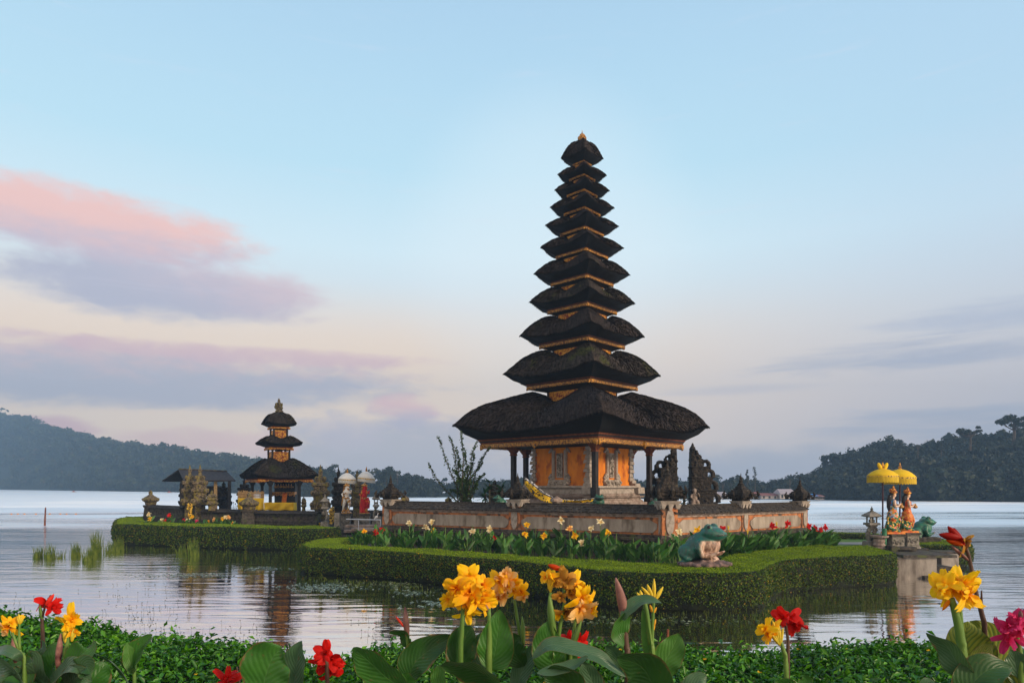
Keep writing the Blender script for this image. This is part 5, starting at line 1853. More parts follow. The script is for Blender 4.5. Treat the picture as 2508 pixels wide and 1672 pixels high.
def parasol(px, Y, ytip, yrim0, yrim1, ybase, wpx, cm, fm, pm, label, pole_px=None, tilt=0.0, bow=False):
    x, r = X(px, Y), wpx / 2 / F * Y
    zt, zr, zf = Z(ytip, Y), Z(yrim0, Y), Z(yrim1, Y)
    zb = Z(ybase, Y)
    xp = X(pole_px or px, Y)
    root = empty('parasol', (xp, Y, zb), label, 'parasol')
    n = 24
    h = zt - zr
    tl = lambda p: (p[0], p[1], p[2] + (p[0] - x) * tilt)
    P_ = []
    for i in range(8):
        t_ = i / 7
        rr = max(.01, r * t_)
        z = zr + h * (1 - .25 * t_ - .75 * t_ ** 2.6)
        P_.append([tl((x + rr * (1 + (.012 if k % 3 == 0 else 0)) * math.cos(2 * PI * k / n), Y + rr * math.sin(2 * PI * k / n), z)) for k in range(n)])
    mb = MB(); mb.grid(P_, closed_u=True)
    o = mb.build('canopy', cm, root, smooth_=True); q = o.modifiers.new('s', 'SOLIDIFY'); q.thickness = .015
    mb = MB()
    n2 = 72
    mb.grid([[tl((x + r * (1.0 + .02 * v_ + .012 * math.sin(k * 2.1)) * math.cos(2 * PI * k / n2), Y + r * math.sin(2 * PI * k / n2), zr - (zr - zf) * v_ * (1 + .12 * math.sin(k * 3.3) * (v_ > .9)))) for k in range(n2)] for v_ in (0, .35, .7, 1.0)], closed_u=True)
    o = mb.build('fringe', fm, root)
    mb = MB()
    mb.grid([[tl((x + r * 1.015 * math.cos(2 * PI * k / n), Y + r * 1.015 * math.sin(2 * PI * k / n), z)) for k in range(n)] for z in (zr + .01, zr - .035)], closed_u=True)
    mb.build('rim_trim', M['gold_lace'], root)
    mb = MB()
    mb.tube([(xp, Y, zb), ((xp + x) / 2, Y, (zb + zt) / 2), (x, Y, zt)], .028, 8)
    mb.build('pole', pm, root)
    mb = MB()
    zz_ = zt - .01
    mb.lathe((x, Y, zz_), [(.07, -.02), (.08, .02), (.04, .05), (.065, .10), (.03, .15), (.035, .18), (.006, .27)], 8)
    mb.build('finial', M['gold'], root)
    if bow:
        mb = MB()
        for e in (-1, 1): mb.ball((x + e * .10, Y, zz_ + .09), (.075, .06, .16), 9, 7, tilt=e * .45)
        mb.build('bow', cm, root, smooth_=True)
    return root


parasol(2162, 24.4, 1148, 1165, 1181, 1345, 69, M['yellow_cloth'], M['fringe_yellow'], M['purple_pole'], 'yellow fringed parasol with a cloth bow on top, nearer the lantern', bow=True)
parasol(2204, 25.3, 1149, 1169, 1185, 1330, 70, M['yellow_cloth'], M['fringe_yellow'], M['purple_pole'], 'yellow fringed parasol standing behind the crowned maidens')
parasol(850.5, 36.2, 1158, 1174, 1183, 1290, 43, M['white_cloth'], M['fringe_white'], M['purple_pole'], 'white fringed parasol over the white statue', pole_px=846, tilt=-.05)
parasol(897.5, 36.2, 1154, 1171, 1180, 1290, 42, M['white_cloth'], M['fringe_white'], M['purple_pole'], 'white fringed parasol over the red statue', pole_px=892, tilt=-.12)
mb = MB(); x = X(2166, 23.8); mb.lathe((x, 23.8, .76), [(.075, 0), (.075, .76), (.06, .77)], 12)
tag(mb.build('pole_holder', M['green_paint'], smooth_=False), 'dark green tube holding the parasol pole beside the pedestal', 'holder')

# hanging yellow ornaments on the left gates
for px, y0, y1, Y, lab in ((466, 1234, 1270, 38.6, 'yellow black garland hanging between the twin gate towers'), (812, 1242, 1282, 37.0, 'yellow black garland hanging behind the left pillar lantern')):
    mb = MB()
    for k in range(46):
        t_ = R.random()
        mb.ball((X(px + R.uniform(-6, 6) * (1 - .4 * t_), Y), Y + R.uniform(-.1, .1), Z(y0 + (y1 - y0) * t_, Y)), (R.uniform(.03, .07), .04, R.uniform(.04, .12)), 6, 4)
    tag(mb.build('garland', M['gold_lace']), lab, 'garland')

# ------------------------------------------------------------------ frogs
def frog_mats(tag_, c_top, c_belly, worn):
    m_, nt_, bs = newmat('frog_paint_' + tag_)
    co = texco('Object')
    x, y, z = sep(co)
    n = noise(co, 5.0, 8, .65)
    n2 = noise(mapping(co, scale=(1, 1, .35), loc=(3, 1, 2)), 9.0, 8, .65)
    top = mixc(smooth(n, .4, .62), (*c_top, 1), (c_top[0] * .5 + .02, c_top[1] * .55, c_top[2] * .6, 1))
    bel = mixc(smooth(n2, .42, .60), (*c_belly, 1), (c_belly[0] * .42, c_belly[1] * .34, c_belly[2] * .30, 1))
    f = smooth(x * 1.2 - y * .8 + n * .3, worn, worn + .12) * smooth(z * -1.0, -.66, -.60)
    c = mixc(f, top, bel)
    c = mixc(smooth(n2, .58, .64) * .65, c, (.05, .04, .03, 1))
    c = mixc(smooth(noise(mapping(co, loc=(9, 2, 4)), 7.0, 8, .7), .57, .63) * .5, c, (.30, .27, .20, 1))
    nt_.links.new(c.s, bs.inputs['Base Color'])
    bs.inputs['Roughness'].default_value = .45
    bump(nt_, bs, n2, .35, .03)
    return m_


def frog(px, yb, Y, hpx, label, m_, tilt=.55, rz=0.0, mouth=False):
    """sitting frog facing +x before rotation"""
    x, z0 = X(px, Y), Z(yb, Y)
    s = hpx / F * Y
    root = empty('frog_statue', (x, Y, z0), label, 'statue', rz=0.0)

    def q(a, b, c):
        p = rot2((a * s, b * s), rz)
        return (x + p[0], Y + p[1], z0 + c * s)
    mb = MB()
    B = lambda c, r, t_=0.0: mb.ball(q(*c), tuple(k * s for k in r), 16, 12, tilt=t_, rz=rz)
    B((-.06, 0, .46), (.46, .34, .33), -tilt)          # trunk, rising to the front
    B((.10, 0, .52), (.30, .33, .34), -.9)             # throat and chest
    B((.24, 0, .78), (.31, .33, .165), .10)            # head
    B((.40, 0, .755), (.20, .25, .10), .12)            # snout
    B((.30, 0, .70), (.26, .25, .11), .05)
    for e in (-1, 1):
        B((.20, .20 * e, .92), (.105, .085, .095))     # eyes
        B((-.30, .28 * e, .28), (.25, .15, .22), .5)   # thigh
        mb.tube([q(-.42, .33 * e, .26), q(-.20, .38 * e, .10), q(-.36, .36 * e, .05)], [.10 * s, .085 * s, .06 * s], 10)
        B((-.36, .34 * e, .05), (.12, .08, .05))
        for t_ in (-1, 0, 1):
            mb.tube([q(-.36, .34 * e, .05), q(-.20, (.34 + .07 * t_) * e, .03)], [.05 * s, .028 * s], 7)
        # arms
        mb.tube([q(.08, .29 * e, .60), q(.02, .36 * e, .40), q(.12, .33 * e, .22), q(.30, .24 * e, .24)], [.10 * s, .10 * s, .075 * s, .06 * s], 10)
        B((.35, .22 * e, .26), (.08, .07, .05), -.3)
        for t_ in (-1, 0, 1):
            mb.tube([q(.36, (.22 + .03 * t_) * e, .27), q(.47, (.20 + .06 * t_) * e, .33)], [.034 * s, .022 * s], 7)
        mb.tube([q(-.2, .18 * e, .66), q(.05, .22 * e, .76), q(.18, .22 * e, .84)], [.03 * s, .05 * s, .05 * s], 8)
    B((.24, 0, .10), (.16, .22, .12))
    body = remesh(mb.build('body', m_, root), .022 * s, 4)
    mb = MB()
    for e in (-1, 1): mb.ball(q(.235, .245 * e, .93), (.05 * s, .04 * s, .05 * s), 10, 8)
    mb.build('eye', M['hair'], root, smooth_=True)
    mb = MB()
    pts = []
    for k in range(15):
        a = -PI * .5 + PI * k / 14
        pts.append(q(.30 + .318 * math.cos(a) * 1.0, .272 * math.sin(a), .735 + .02 * math.cos(a) - .01 * abs(math.sin(a))))
    mb.tube(pts, .011 * s if not mouth else .03 * s, 6)
    mb.build('mouth', M['dark_stone'] if not mouth else M['hair'], root)
    return root


fg = frog_mats('worn', (.008, .125, .085), (.62, .42, .31), .20)
fg2 = frog_mats('green', (.012, .15, .085), (.35, .24, .16), .75)
frog(1722, 1380, 18.0, 98, 'large worn green and flesh coloured frog statue on the front hedge', fg, rz=-.62)
mb = MB()
fx, fy, fz = X(1727, 18.0), 18.0, .88
for k in range(15):
    a = 2 * PI * k / 15
    mb.ball((fx + .56 * math.cos(a), fy + .40 * math.sin(a), fz + .07), (.17, .14, .085), 9, 6)
mb.ball((fx, fy, fz + .07), (.55, .38, .10), 16, 8)
for k in range(6): mb.ball((fx + .05 + .09 * (k - 2.5), fy - .36 + .02 * k, fz + .17), (.07, .06, .05), 8, 6)
tag(remesh(mb.build('rock_base', mat('rock_pink', (.06, .045, .045), (.26, .17, .15), 7, bmp=.9)), .03, 1, (.05, .12)), 'ring of dark rocks under the large frog statue', 'rock')
frog(2256, 1320, 26.6, 56, 'green frog statue facing the open lake right of the maidens', fg2, rz=-.12)
mb = MB(); mb.box((X(2264, 26.6), 26.6, Z(1331, 26.6) + .1), (.86, .8, .36))
for k in range(9): mb.ball((X(2250 + k * 3, 26.3), 26.4, Z(1319, 26.6)), (.12, .16, .07), 7, 5)
tag(remesh(mb.build('rock_base', M['dark_stone']), .035, 1, (.04, .1)), 'dark stone block under the lakeside frog', 'rock')
fg3 = frog_mats('pond', (.012, .11, .06), (.30, .34, .26), .9)
frog(1226, 1246, 26.2, 34, 'green frog head peeking over the wall left of the draped cloth', fg3, rz=PI + .1, mouth=True)
frog(1465, 1247, 24.4, 37, 'wide mouthed green frog head peeking over the wall below the front pagoda post', fg3, rz=-PI / 2 + .2, mouth=True)
frog(1600, 1246, 26.0, 26, 'small green frog ornament behind the corner wall post', fg3, rz=-.3, mouth=True)

# ------------------------------------------------------------------ landing stage and bridge
root = empty('landing_stage', (13.3, 23, 0), 'stained concrete boat landing with steps on the right shore', 'landing')
mb = MB()
xa, xb = X(2196, 22.2), X(2262, 22.2)
mb.box(((xa + X(2288, 22.4)) / 2, 23.0, .28), (X(2288, 22.4) - xa, 1.5, .80))
soften(mb.build('block', M['concrete'], root), .02)
mb = MB()
mb.box((X(2312, 24.2), 24.6, .30), (.62, 1.5, .66)); mb.box((X(2301, 24.2) - .1, 25.0, .30), (.5, 1.2, .60))
soften(mb.build('side_block', M['concrete'], root), .02)
mb = MB()
mb.box((X(2258, 22.6), 23.6, .72), (1.75, 2.9, .09)); mb.box((X(2308, 24.4), 24.9, .67), (.95, 2.0, .07))
soften(mb.build('deck', M['dark_stone'], root), .01)
mb = MB()
for k in range(3): mb.box((X(2308, 22.4) + .25 * k * 0, 22.7 + .22 * k, .02 + .12 * k), (1.5 - .25 * k, 1.2 - .1 * k, .14))
mb.box((X(2330, 22.8), 22.9, .04), (1.0, .8, .15))
soften(mb.build('step', M['dark_stone'], root), .01)
mb = MB()
mb.box((X(2215, 23.4), 23.9, .80), (1.15, .5, .10)); mb.box((X(2228, 23.2), 23.6, .86), (.75, .4, .10)); mb.box((X(2198, 23.2), 23.6, .80), (.2, .45, .3))
soften(mb.build('upper_ledge', M['dark_stone'], root), .01)
slab('ground', [(11.9, 23.9), (13.0, 23.6), (14.9, 24.4), (15.2, 25.2), (15.1, 28.0), (12.0, 28)], -.3, .765, M['soil'])

root = empty('stone_footbridge', (X(895, 33), 33, 0), 'low stone footbridge linking the two islands below the statues', 'bridge')
mb = MB()
for k, (p0, p1, y0, y1, Y) in enumerate(((846, 940, 1285, 1291, 34.2), (860, 930, 1293, 1300, 33.4), (842, 912, 1297, 1304, 33.8))):
    mb.box(((X(p0, Y) + X(p1, Y)) / 2, Y + .3, (Z(y0, Y) + Z(y1, Y)) / 2), (X(p1, Y) - X(p0, Y), .7, Z(y0, Y) - Z(y1, Y)))
soften(mb.build('slab', M['pink_stone'], root), .02)
mb = MB()
mb.box((X(858, 33.2), 33.6, .28), (.9, .9, .62)); mb.box((X(890, 33.6), 34.2, .2), (1.7, .6, .5)); mb.box((X(925, 33.6), 34, .3), (.8, .8, .6))
soften(mb.build('support', M['dark_stone'], root), .02)
mb = MB()
for px, y0 in ((826, 1255), (874, 1268), (928, 1264)):
    mb = MB(); mb.frustum((X(px, 34.6), 34.6), .5, Z(y0, 34.6), .14, .12)
    soften(mb.build('bollard', M['grey_stone'], root), .01)
root = empty('hand_rail', (X(890, 33), 33, .5), 'thin pale metal rail crossing above the footbridge', 'rail')
mb = MB(); mb.tube([(X(848, 33), 33, Z(1270.5, 33)), (X(933, 32.6), 32.6, Z(1272.5, 32.6))], .028, 8); mb.build('bar', M['steel'], root)
for px in (878, 932):
    mb = MB(); mb.tube([(X(px, 32.9), 32.9, .4), (X(px, 32.9), 32.9, Z(1272, 32.9))], .02, 6); mb.build('post', M['steel'], root)
# egret on the rail
bx_, bY = X(922, 32.75), 32.75
bz = Z(1271.5, bY)
root = empty('egret', (bx_, bY, bz), 'small white egret perched on the metal rail', 'bird')
mb = MB()
mb.ball((bx_, bY, bz + .12), (.085, .05, .06), 12, 8, tilt=-.7)
mb.tube([(bx_ + .04, bY, bz + .17), (bx_ + .065, bY, bz + .22), (bx_ + .055, bY, bz + .26), (bx_ + .08, bY, bz + .29)], [.03, .02, .018, .022], 8)
mb.ball((bx_ + .085, bY, bz + .29), (.032, .022, .022), 8, 6)
mb.tube([(bx_ - .05, bY, bz + .08), (bx_ - .11, bY, bz + .01)], [.03, .012], 7)
remesh(mb.build('body', M['feather'], root), .007, 2)
mb = MB(); mb.tube([(bx_ + .105, bY, bz + .29), (bx_ + .165, bY, bz + .275)], [.008, .002], 6); mb.build('beak', M['beak'], root)
for e in (-1, 1):
    mb = MB(); mb.tube([(bx_, bY + .02 * e, bz + .08), (bx_ + .01, bY + .02 * e, bz)], .006, 5); mb.build('leg', M['hair'], root)

# iron gate finials
for px, Y, yb, lab in ((568, 42.5, 1247, 'wrought iron fan shaped gate top above the left wall'), (1673, 31.0, 1236, 'black iron gate railings with spear tips beside the split gate')):
    mb = MB()
    for k in range(7):
        a = (k - 3) / 3
        mb.tube([(X(px, Y) + a * .25, Y, Z(yb + 6, Y)), (X(px, Y) + a * .32, Y, Z(yb - 18 + 9 * a * a, Y))], [.014, .008], 5)
        mb.ball((X(px, Y) + a * .32, Y, Z(yb - 18 + 9 * a * a, Y)), (.03, .02, .05), 6, 5)
    mb.tube([(X(px, Y) - .36, Y, Z(yb - 4, Y)), (X(px, Y) + .36, Y, Z(yb - 4, Y))], .014, 5)
    tag(mb.build('iron_gate', M['iron']), lab, 'gate')

# marker post and floats in the lake
mb = MB(); Y = 52.0; x = X(110, Y)
mb.tube([(x - .02, Y, -.6), (x, Y, .3), (x + .05, Y, Z(1242, Y))], [.07, .065, .045], 8)
tag(mb.build('marker_post', M['wood_red']), 'reddish wooden stake leaning out of the open water', 'post')
for i, px in enumerate((28, 44, 60, 88, 122, 148, 163, 186)):
    mb = MB(); Y = 3 * F / (1259 - HY); mb.ball((X(px, Y), Y, .05), (.11, .08, .07), 10, 6)
    tag(mb.build('float', M['float_orange']), 'small orange float on the line across the lake', 'float', 'orange floats on the line across the lake')
for px, Y, lab in ((181, 330, 'tiny motor boat with a red bow near the left shore'), (415, 300, 'tiny red boat on the lake left of the slate roof')):
    root = empty('boat', (X(px, Y), Y, 0), lab, 'boat')
    mb = MB(); x = X(px, Y)
    mb.prism([(-.9, .1), (.7, .1), (1.1, .4), (-.9, .35)], (x, Y, 0), (1, 0, 0), (0, 0, 1), .8); mb.build('hull', M['far_wall'], root)
    mb = MB(); mb.prism([(-.5, .35), (.2, .35), (.1, .75), (-.4, .75)], (x, Y, 0), (1, 0, 0), (0, 0, 1), .5); mb.build('cabin', M['red_paint'], root)

# ------------------------------------------------------------------ shrub and small plants behind the wall
root = empty('shrub', (X(1140, 28.5), 28.5, 2.0), 'tall airy shrub with long arching leafy branches left of the pagoda', 'shrub')
mb = MB()
pos, nr = [], []
bx0, by0, bz0 = X(1140, 28.5), 28.5, 2.0
br = [((1042, 1133), .35), ((1066, 1066), .2), ((1096, 1066), .3), ((1118, 1095), .1), ((1134, 1058), -.1), ((1122, 1130), .3), ((1168, 1082), -.1), ((1196, 1092), .2), ((1180, 1130), .1), ((1160, 1110), .3), ((1128, 1170), 0), ((1104, 1200), .1), ((1186, 1160), .2), ((1148, 1140), -.3), ((1150, 1180), -.2), ((1110, 1150), -.2), ((1172, 1185), -.3), ((1140, 1100), .2)]
for j, ((px, py), dy_) in enumerate(br):
    e = np.array((X(px, 28.5), 28.5 + dy_ * 2, Z(py, 28.5)))
    s_ = np.array((bx0 + R.uniform(-.3, .3), by0, bz0))
    pts = []
    for i in range(9):
        t_ = i / 8
        p = s_ * (1 - t_) + e * t_
        p[2] += .25 * math.sin(t_ * PI) * (1 if px > 1100 or py < 1100 else -.6)
        p[0] += .06 * math.sin(t_ * 7 + j)
        pts.append(p)
    mb.tube(pts, [.03 * (1 - .75 * i / 8) for i in range(9)], 5)
    nl = 230
    tt = RNG.random(nl) ** .8
    for t_ in tt:
        k = min(int(t_ * 8), 7); f = t_ * 8 - k
        p = pts[k] * (1 - f) + pts[k + 1] * f
        pos.append(p + RNG.normal(0, .03 + .09 * (1 - t_) ** 2, 3)); nr.append(RNG.normal(0, 1, 3))
mb.build('branches', M['bark'], root)
leaf_mesh('leaves', [leafmat('shrub_leaf', [(0, (.012, .035, .006)), (.6, (.035, .08, .014)), (1, (.09, .15, .03))])], np.array(pos), np.array(nr), RNG.uniform(.06, .12, len(pos)), RNG, parent=root)


def fan_plant(px, Y, ztop, zb, n, lab, name='palm_shrub', L=.45, m_='canna_mid'):
    root = empty(name, (X(px, Y), Y, zb), lab, 'plant')
    x = X(px, Y)
    mb = MB(); mb.tube([(x, Y, zb), (x + .02, Y, ztop - .2)], [.05, .03], 6); mb.build('stem', M['bark'], root)
    pos, nr = [], []
    mb = MB()
    for k in range(n):
        a = 2 * PI * k / n + R.uniform(-.2, .2)
        el_ = R.uniform(-.2, 1.1)
        dirv = np.array((math.cos(a) * math.cos(el_), math.sin(a) * math.cos(el_), math.sin(el_)))
        b = np.array((x, Y, ztop - .25 + R.uniform(-.25, .1)))
        w_ = .05
        side = np.cross(dirv, (0, 0, 1)); side /= np.linalg.norm(side)
        P_ = []
        for i in range(6):
            t_ = i / 5
            c = b + dirv * L * t_ - np.array((0, 0, .25 * L * t_ * t_))
            wd = w_ * math.sin(PI * min(t_ * .9 + .1, 1)) + .003
            P_.append([c - side * wd, c + np.array((0, 0, .01)), c + side * wd])
        mb.grid(P_)
    mb.build('leaves', M['canna_mid'], root, smooth_=True)


fan_plant(1198, 28.4, Z(1172, 28.4), 2.0, 26, 'small leafy plant rising behind the dark pointed shrine')
fan_plant(1229, 28.6, Z(1184, 28.6), 2.0, 30, 'bushy plant with long leaves beside the left verandah post')
fan_plant(1188, 27.6, Z(1196, 27.6), 2.0, 26, 'low dark leafy plant right of the airy shrub')
fan_plant(1675, 22.6, Z(1196, 22.6), 2.2, 18, 'fern tuft growing on the corner wall post', L=.2)


def grass_tuft(px, yb, hpx, wpx, lab, group, n=90):
    Y = 3 * F / (yb - HY)
    x = X(px, Y)
    k = Y / F
    mb = MB()
    for j in range(n):
        a = R.gauss(0, .33) * wpx * k * .5
        h_ = hpx * k * R.uniform(.45, 1.0) * (1 - .5 * min(1, abs(a) / (wpx * k * .6)))
        b = np.array((x + a, Y + R.uniform(-.3, .3), -.05))
        lean = np.array((R.uniform(-.22, .22) * h_, R.uniform(-.15, .15) * h_, 0))
        w_ = .012
        P_ = []
        for i in range(4):
            t_ = i / 3
            c = b + np.array((0, 0, h_ * t_)) + lean * t_ * t_
            P_.append([c - (w_ * (1 - t_) + .002, 0, 0), c + (w_ * (1 - t_) + .002, 0, 0)])
        mb.grid(P_)
    tag(mb.build('reed_tuft', M['reed'], origin=(x, Y, 0)), lab, 'reeds', group)


GR = 'reed tufts standing in the lake'
grass_tuft(96, 1366, 38, 24, 'leftmost short reed tuft in the water', GR)
grass_tuft(124, 1368, 46, 26, 'second reed tuft from the left, denser than its neighbour', GR)
grass_tuft(149, 1366, 30, 10, 'sparse reed sprigs between the second and third tufts', GR, 25)
grass_tuft(185, 1364, 46, 18, 'narrow reed tuft standing apart in the water', GR)
grass_tuft(218, 1374, 46, 26, 'yellowish reed tuft at the foot of the tallest one', GR, 110)
grass_tuft(235, 1360, 74, 26, 'tallest reed tuft in the open water', GR, 120)
grass_tuft(268, 1354, 42, 16, 'thin reed tuft just left of the hedge corner', GR, 50)
grass_tuft(291, 1350, 44, 22, 'light green reed tuft against the hedge corner', GR, 90)
grass_tuft(445, 1358, 36, 26, 'pale sparse reeds below the left hedge', GR, 50)
grass_tuft(473, 1360, 52, 34, 'light green reeds spreading below the left hedge', GR, 80)
# ------------------------------------------------------------------ canna leaves and flowers
def canna_leaf_mat(name, c1, c2, rib, stripes=0.0, rough=0.42, trans=0.18):
    m_, nt_, bs = newmat(name)
    uv = texco('UV')
    u, v, _ = sep(uv)
    dm = E.m('ABSOLUTE', u - 0.5) * 2.0                 # 0 on the midrib, 1 on the margin
    sw = E.m('SINE', (v * 26.0 - dm * 9.0 + noise(uv, 3, 2, .5) * 1.2) * 3.0)
    n = noise(texco('Object'), 5.0, 5, .6)
    c = mixc(smooth(n, .3, .7), (*c1, 1), (*c2, 1))
    c = mixc(smooth(sw, -.2, 1.0) * (stripes if stripes else 0.07), c, (*rib, 1))
    c = mixc(smooth(dm * -1.0, -.05, 0.0) * .55, c, (*rib, 1))
    c = mixc(smooth(dm, .955, .99) * .55, c, (.16, .12, .03, 1))
    c = mixc(smooth(noise(texco('Object'), 34.0, 4, .6), .62, .70) * .55, c, (.13, .085, .03, 1))
    c = mixc(smooth(dm + noise(texco('Object'), 14.0, 5, .65) * .9, 1.38, 1.5) * .8, c, (.15, .085, .03, 1))
    nt_.links.new(c.s, bs.inputs['Base Color'])
    bs.inputs['Roughness'].default_value = rough
    bs.inputs['Specular IOR Level'].default_value = .35
    bs.inputs['Sheen Weight'].default_value = .08
    bs.inputs['Sheen Roughness'].default_value = .5
    bump(nt_, bs, sw * .5 + smooth(dm * -1.0, -.06, 0.0) * 1.2 + noise(texco('Object'), 22.0, 3, .5) * 2.5, .26, .005)
    tr = nt_.nodes.new('ShaderNodeBsdfTranslucent')
    nt_.links.new(mixc(.5, c, (.10, .22, .02, 1)).s, tr.inputs['Color'])
    mx = nt_.nodes.new('ShaderNodeMixShader'); mx.inputs[0].default_value = trans
    nt_.links.new(bs.outputs[0], mx.inputs[1]); nt_.links.new(tr.outputs[0], mx.inputs[2])
    nt_.links.new(mx.outputs[0], nt_.nodes['Material Output'].inputs[0])
    return m_


M['leaf_green'] = canna_leaf_mat('leaf_green', (.020, .095, .010), (.045, .165, .018), (.07, .17, .04))
M['leaf_dark'] = canna_leaf_mat('leaf_dark', (.011, .052, .008), (.024, .092, .014), (.05, .12, .03))
M['leaf_blue'] = canna_leaf_mat('leaf_blue', (.030, .090, .034), (.070, .145, .070), (.12, .19, .11), rough=.36)
M['leaf_bright'] = canna_leaf_mat('leaf_bright', (.045, .145, .018), (.07, .20, .03), (.12, .25, .06))
M['leaf_striped'] = canna_leaf_mat('leaf_striped', (.20, .25, .025), (.27, .29, .035), (.05, .13, .02), stripes=.75)


def petal_mat(name, base, mid, tip, speck):
    m_, nt_, bs = newmat(name)
    uv = texco('UV')
    u, v, _ = sep(uv)
    n = noise(texco('Object'), 30, 5, .6)
    c = ramp(v + (n - .5) * .35, [(0.0, (*base, 1)), (.38, (*mid, 1)), (1.0, (*tip, 1))])
    c = mixc(smooth(noise(texco('Object'), 160, 2, .5), .60, .66) * smooth(v * -1.0, -.75, -.1) * .8, c, (*speck, 1))
    nt_.links.new(c.s, bs.inputs['Base Color'])
    bs.inputs['Roughness'].default_value = .5
    bs.inputs['Specular IOR Level'].default_value = .2
    bump(nt_, bs, noise(mapping(uv, scale=(9, 1.5, 1)), 3, 3, .5), .35, .004)
    tr = nt_.nodes.new('ShaderNodeBsdfTranslucent')
    nt_.links.new(c.s, tr.inputs['Color'])
    mx = nt_.nodes.new('ShaderNodeMixShader'); mx.inputs[0].default_value = .35
    nt_.links.new(bs.outputs[0], mx.inputs[1]); nt_.links.new(tr.outputs[0], mx.inputs[2])
    nt_.links.new(mx.outputs[0], nt_.nodes['Material Output'].inputs[0])
    return m_


M['petal_orange'] = petal_mat('petal_orange', (.60, .06, .003), (1.0, .42, .004), (1.0, .58, .010), (.6, .06, .01))
M['petal_yellow'] = petal_mat('petal_yellow', (.90, .28, .003), (1.0, .52, .004), (1.0, .66, .010), (.85, .3, .01))
M['petal_peach'] = petal_mat('petal_peach', (.82, .14, .01), (.96, .46, .05), (.97, .64, .28), (.75, .1, .03))
M['petal_red'] = petal_mat('petal_red', (.35, .01, .004), (.66, .008, .005), (.74, .014, .008), (.4, .004, .004))
M['petal_pink'] = petal_mat('petal_pink', (.6, .01, .02), (.62, .015, .10), (.72, .05, .20), (.5, .01, .04))
M['petal_wilt'] = petal_mat('petal_wilt', (.16, .05, .01), (.42, .17, .02), (.62, .32, .04), (.1, .03, .01))
M['petal_cream'] = petal_mat('petal_cream', (.85, .45, .03), (.86, .66, .28), (.88, .80, .58), (.8, .3, .03))
M['bud_yellow'] = mat('bud_yellow', (.60, .42, .02), (.72, .52, .04), 20, c3=(.22, .30, .03), s3=6, bmp=.1, rough=.5)
M['bud_pink'] = mat('bud_pink', (.20, .085, .07), (.30, .15, .12), 20, c3=(.10, .03, .035), s3=9, bmp=.15, rough=.5)
M['bud_red'] = mat('bud_red', (.60, .02, .015), (.70, .05, .02), 20, bmp=.1, rough=.5)
M['stem_green'] = mat('stem_green', (.07, .16, .025), (.15, .25, .05), 10, bmp=.15, rough=.45, stretch=(1, 1, .3))
M['stem_purple'] = mat('stem_purple', (.06, .03, .025), (.12, .07, .045), 10, bmp=.15, rough=.5, stretch=(1, 1, .3))


def blade(spine, width, roll=0.0, fold=.25, name='leaf', m_='leaf_green', parent=None, n=22, ruffle=.04, seed=0, peakt=.42, rolls=None):
    """broad leaf along a 3D spine"""
    sp = resample(spine, n)
    cols = 9
    P_, uv = [], []
    seg = np.linalg.norm(np.diff(sp, axis=0), axis=1).sum()
    for i in range(n):
        t_ = i / (n - 1)
        tg = sp[min(i + 1, n - 1)] - sp[max(i - 1, 0)]
        tg /= np.linalg.norm(tg) + 1e-9
        view = np.array((0, 1.0, 0))
        S = np.cross(tg, view); S /= np.linalg.norm(S) + 1e-9
        N = np.cross(S, tg)
        rl = roll if rolls is None else float(np.interp(t_, np.linspace(0, 1, len(rolls)), rolls))
        side = S * math.cos(rl) + N * math.sin(rl)
        nor = -S * math.sin(rl) + N * math.cos(rl)
        w_ = width * .5 * (math.sin(PI * t_ ** (math.log(.5) / math.log(peakt))) ** .72 if 0 < t_ < 1 else 0.0) + .0015 + .004 * (1 - t_)
        row = []
        for k in range(cols):
            a = k / (cols - 1) * 2 - 1
            rf = ruffle * width * math.sin(t_ * 17 + seed + (2.0 if a > 0 else 0)) * abs(a) ** 2
            row.append(sp[i] + side * a * w_ * (1 - .06 * abs(a)) - nor * (fold * w_ * (abs(a) ** 1.3) - rf))
            uv.append((k / (cols - 1), t_ * seg / .35))
        P_.append(row)
    mb = MB(); mb.grid(P_)
    o = mb.build(name, M[m_], parent, smooth_=True, uvs=uv)
    return o


def petal_grid(mb, uv, c, d_, side, nor, L, w_, curl_, ruf, seed):
    P_ = []
    for i in range(8):
        t_ = i / 7
        ww = w_ * (math.sin(PI * (t_ * .82 + .06)) ** .8) + .001
        cen = c + d_ * L * (t_ - .12 * curl_ * t_ ** 3) - nor * L * curl_ * t_ ** 2.2
        row = []
        for k in range(6):
            a = k / 5 * 2 - 1
            rf = ruf * w_ * math.sin(a * 5 + t_ * 6 + seed) * t_
            row.append(cen + side * a * ww + nor * (.18 * ww * (1 - a * a) + rf))
            uv.append((k / 5, t_))
        P_.append(row)
    mb.grid(P_)


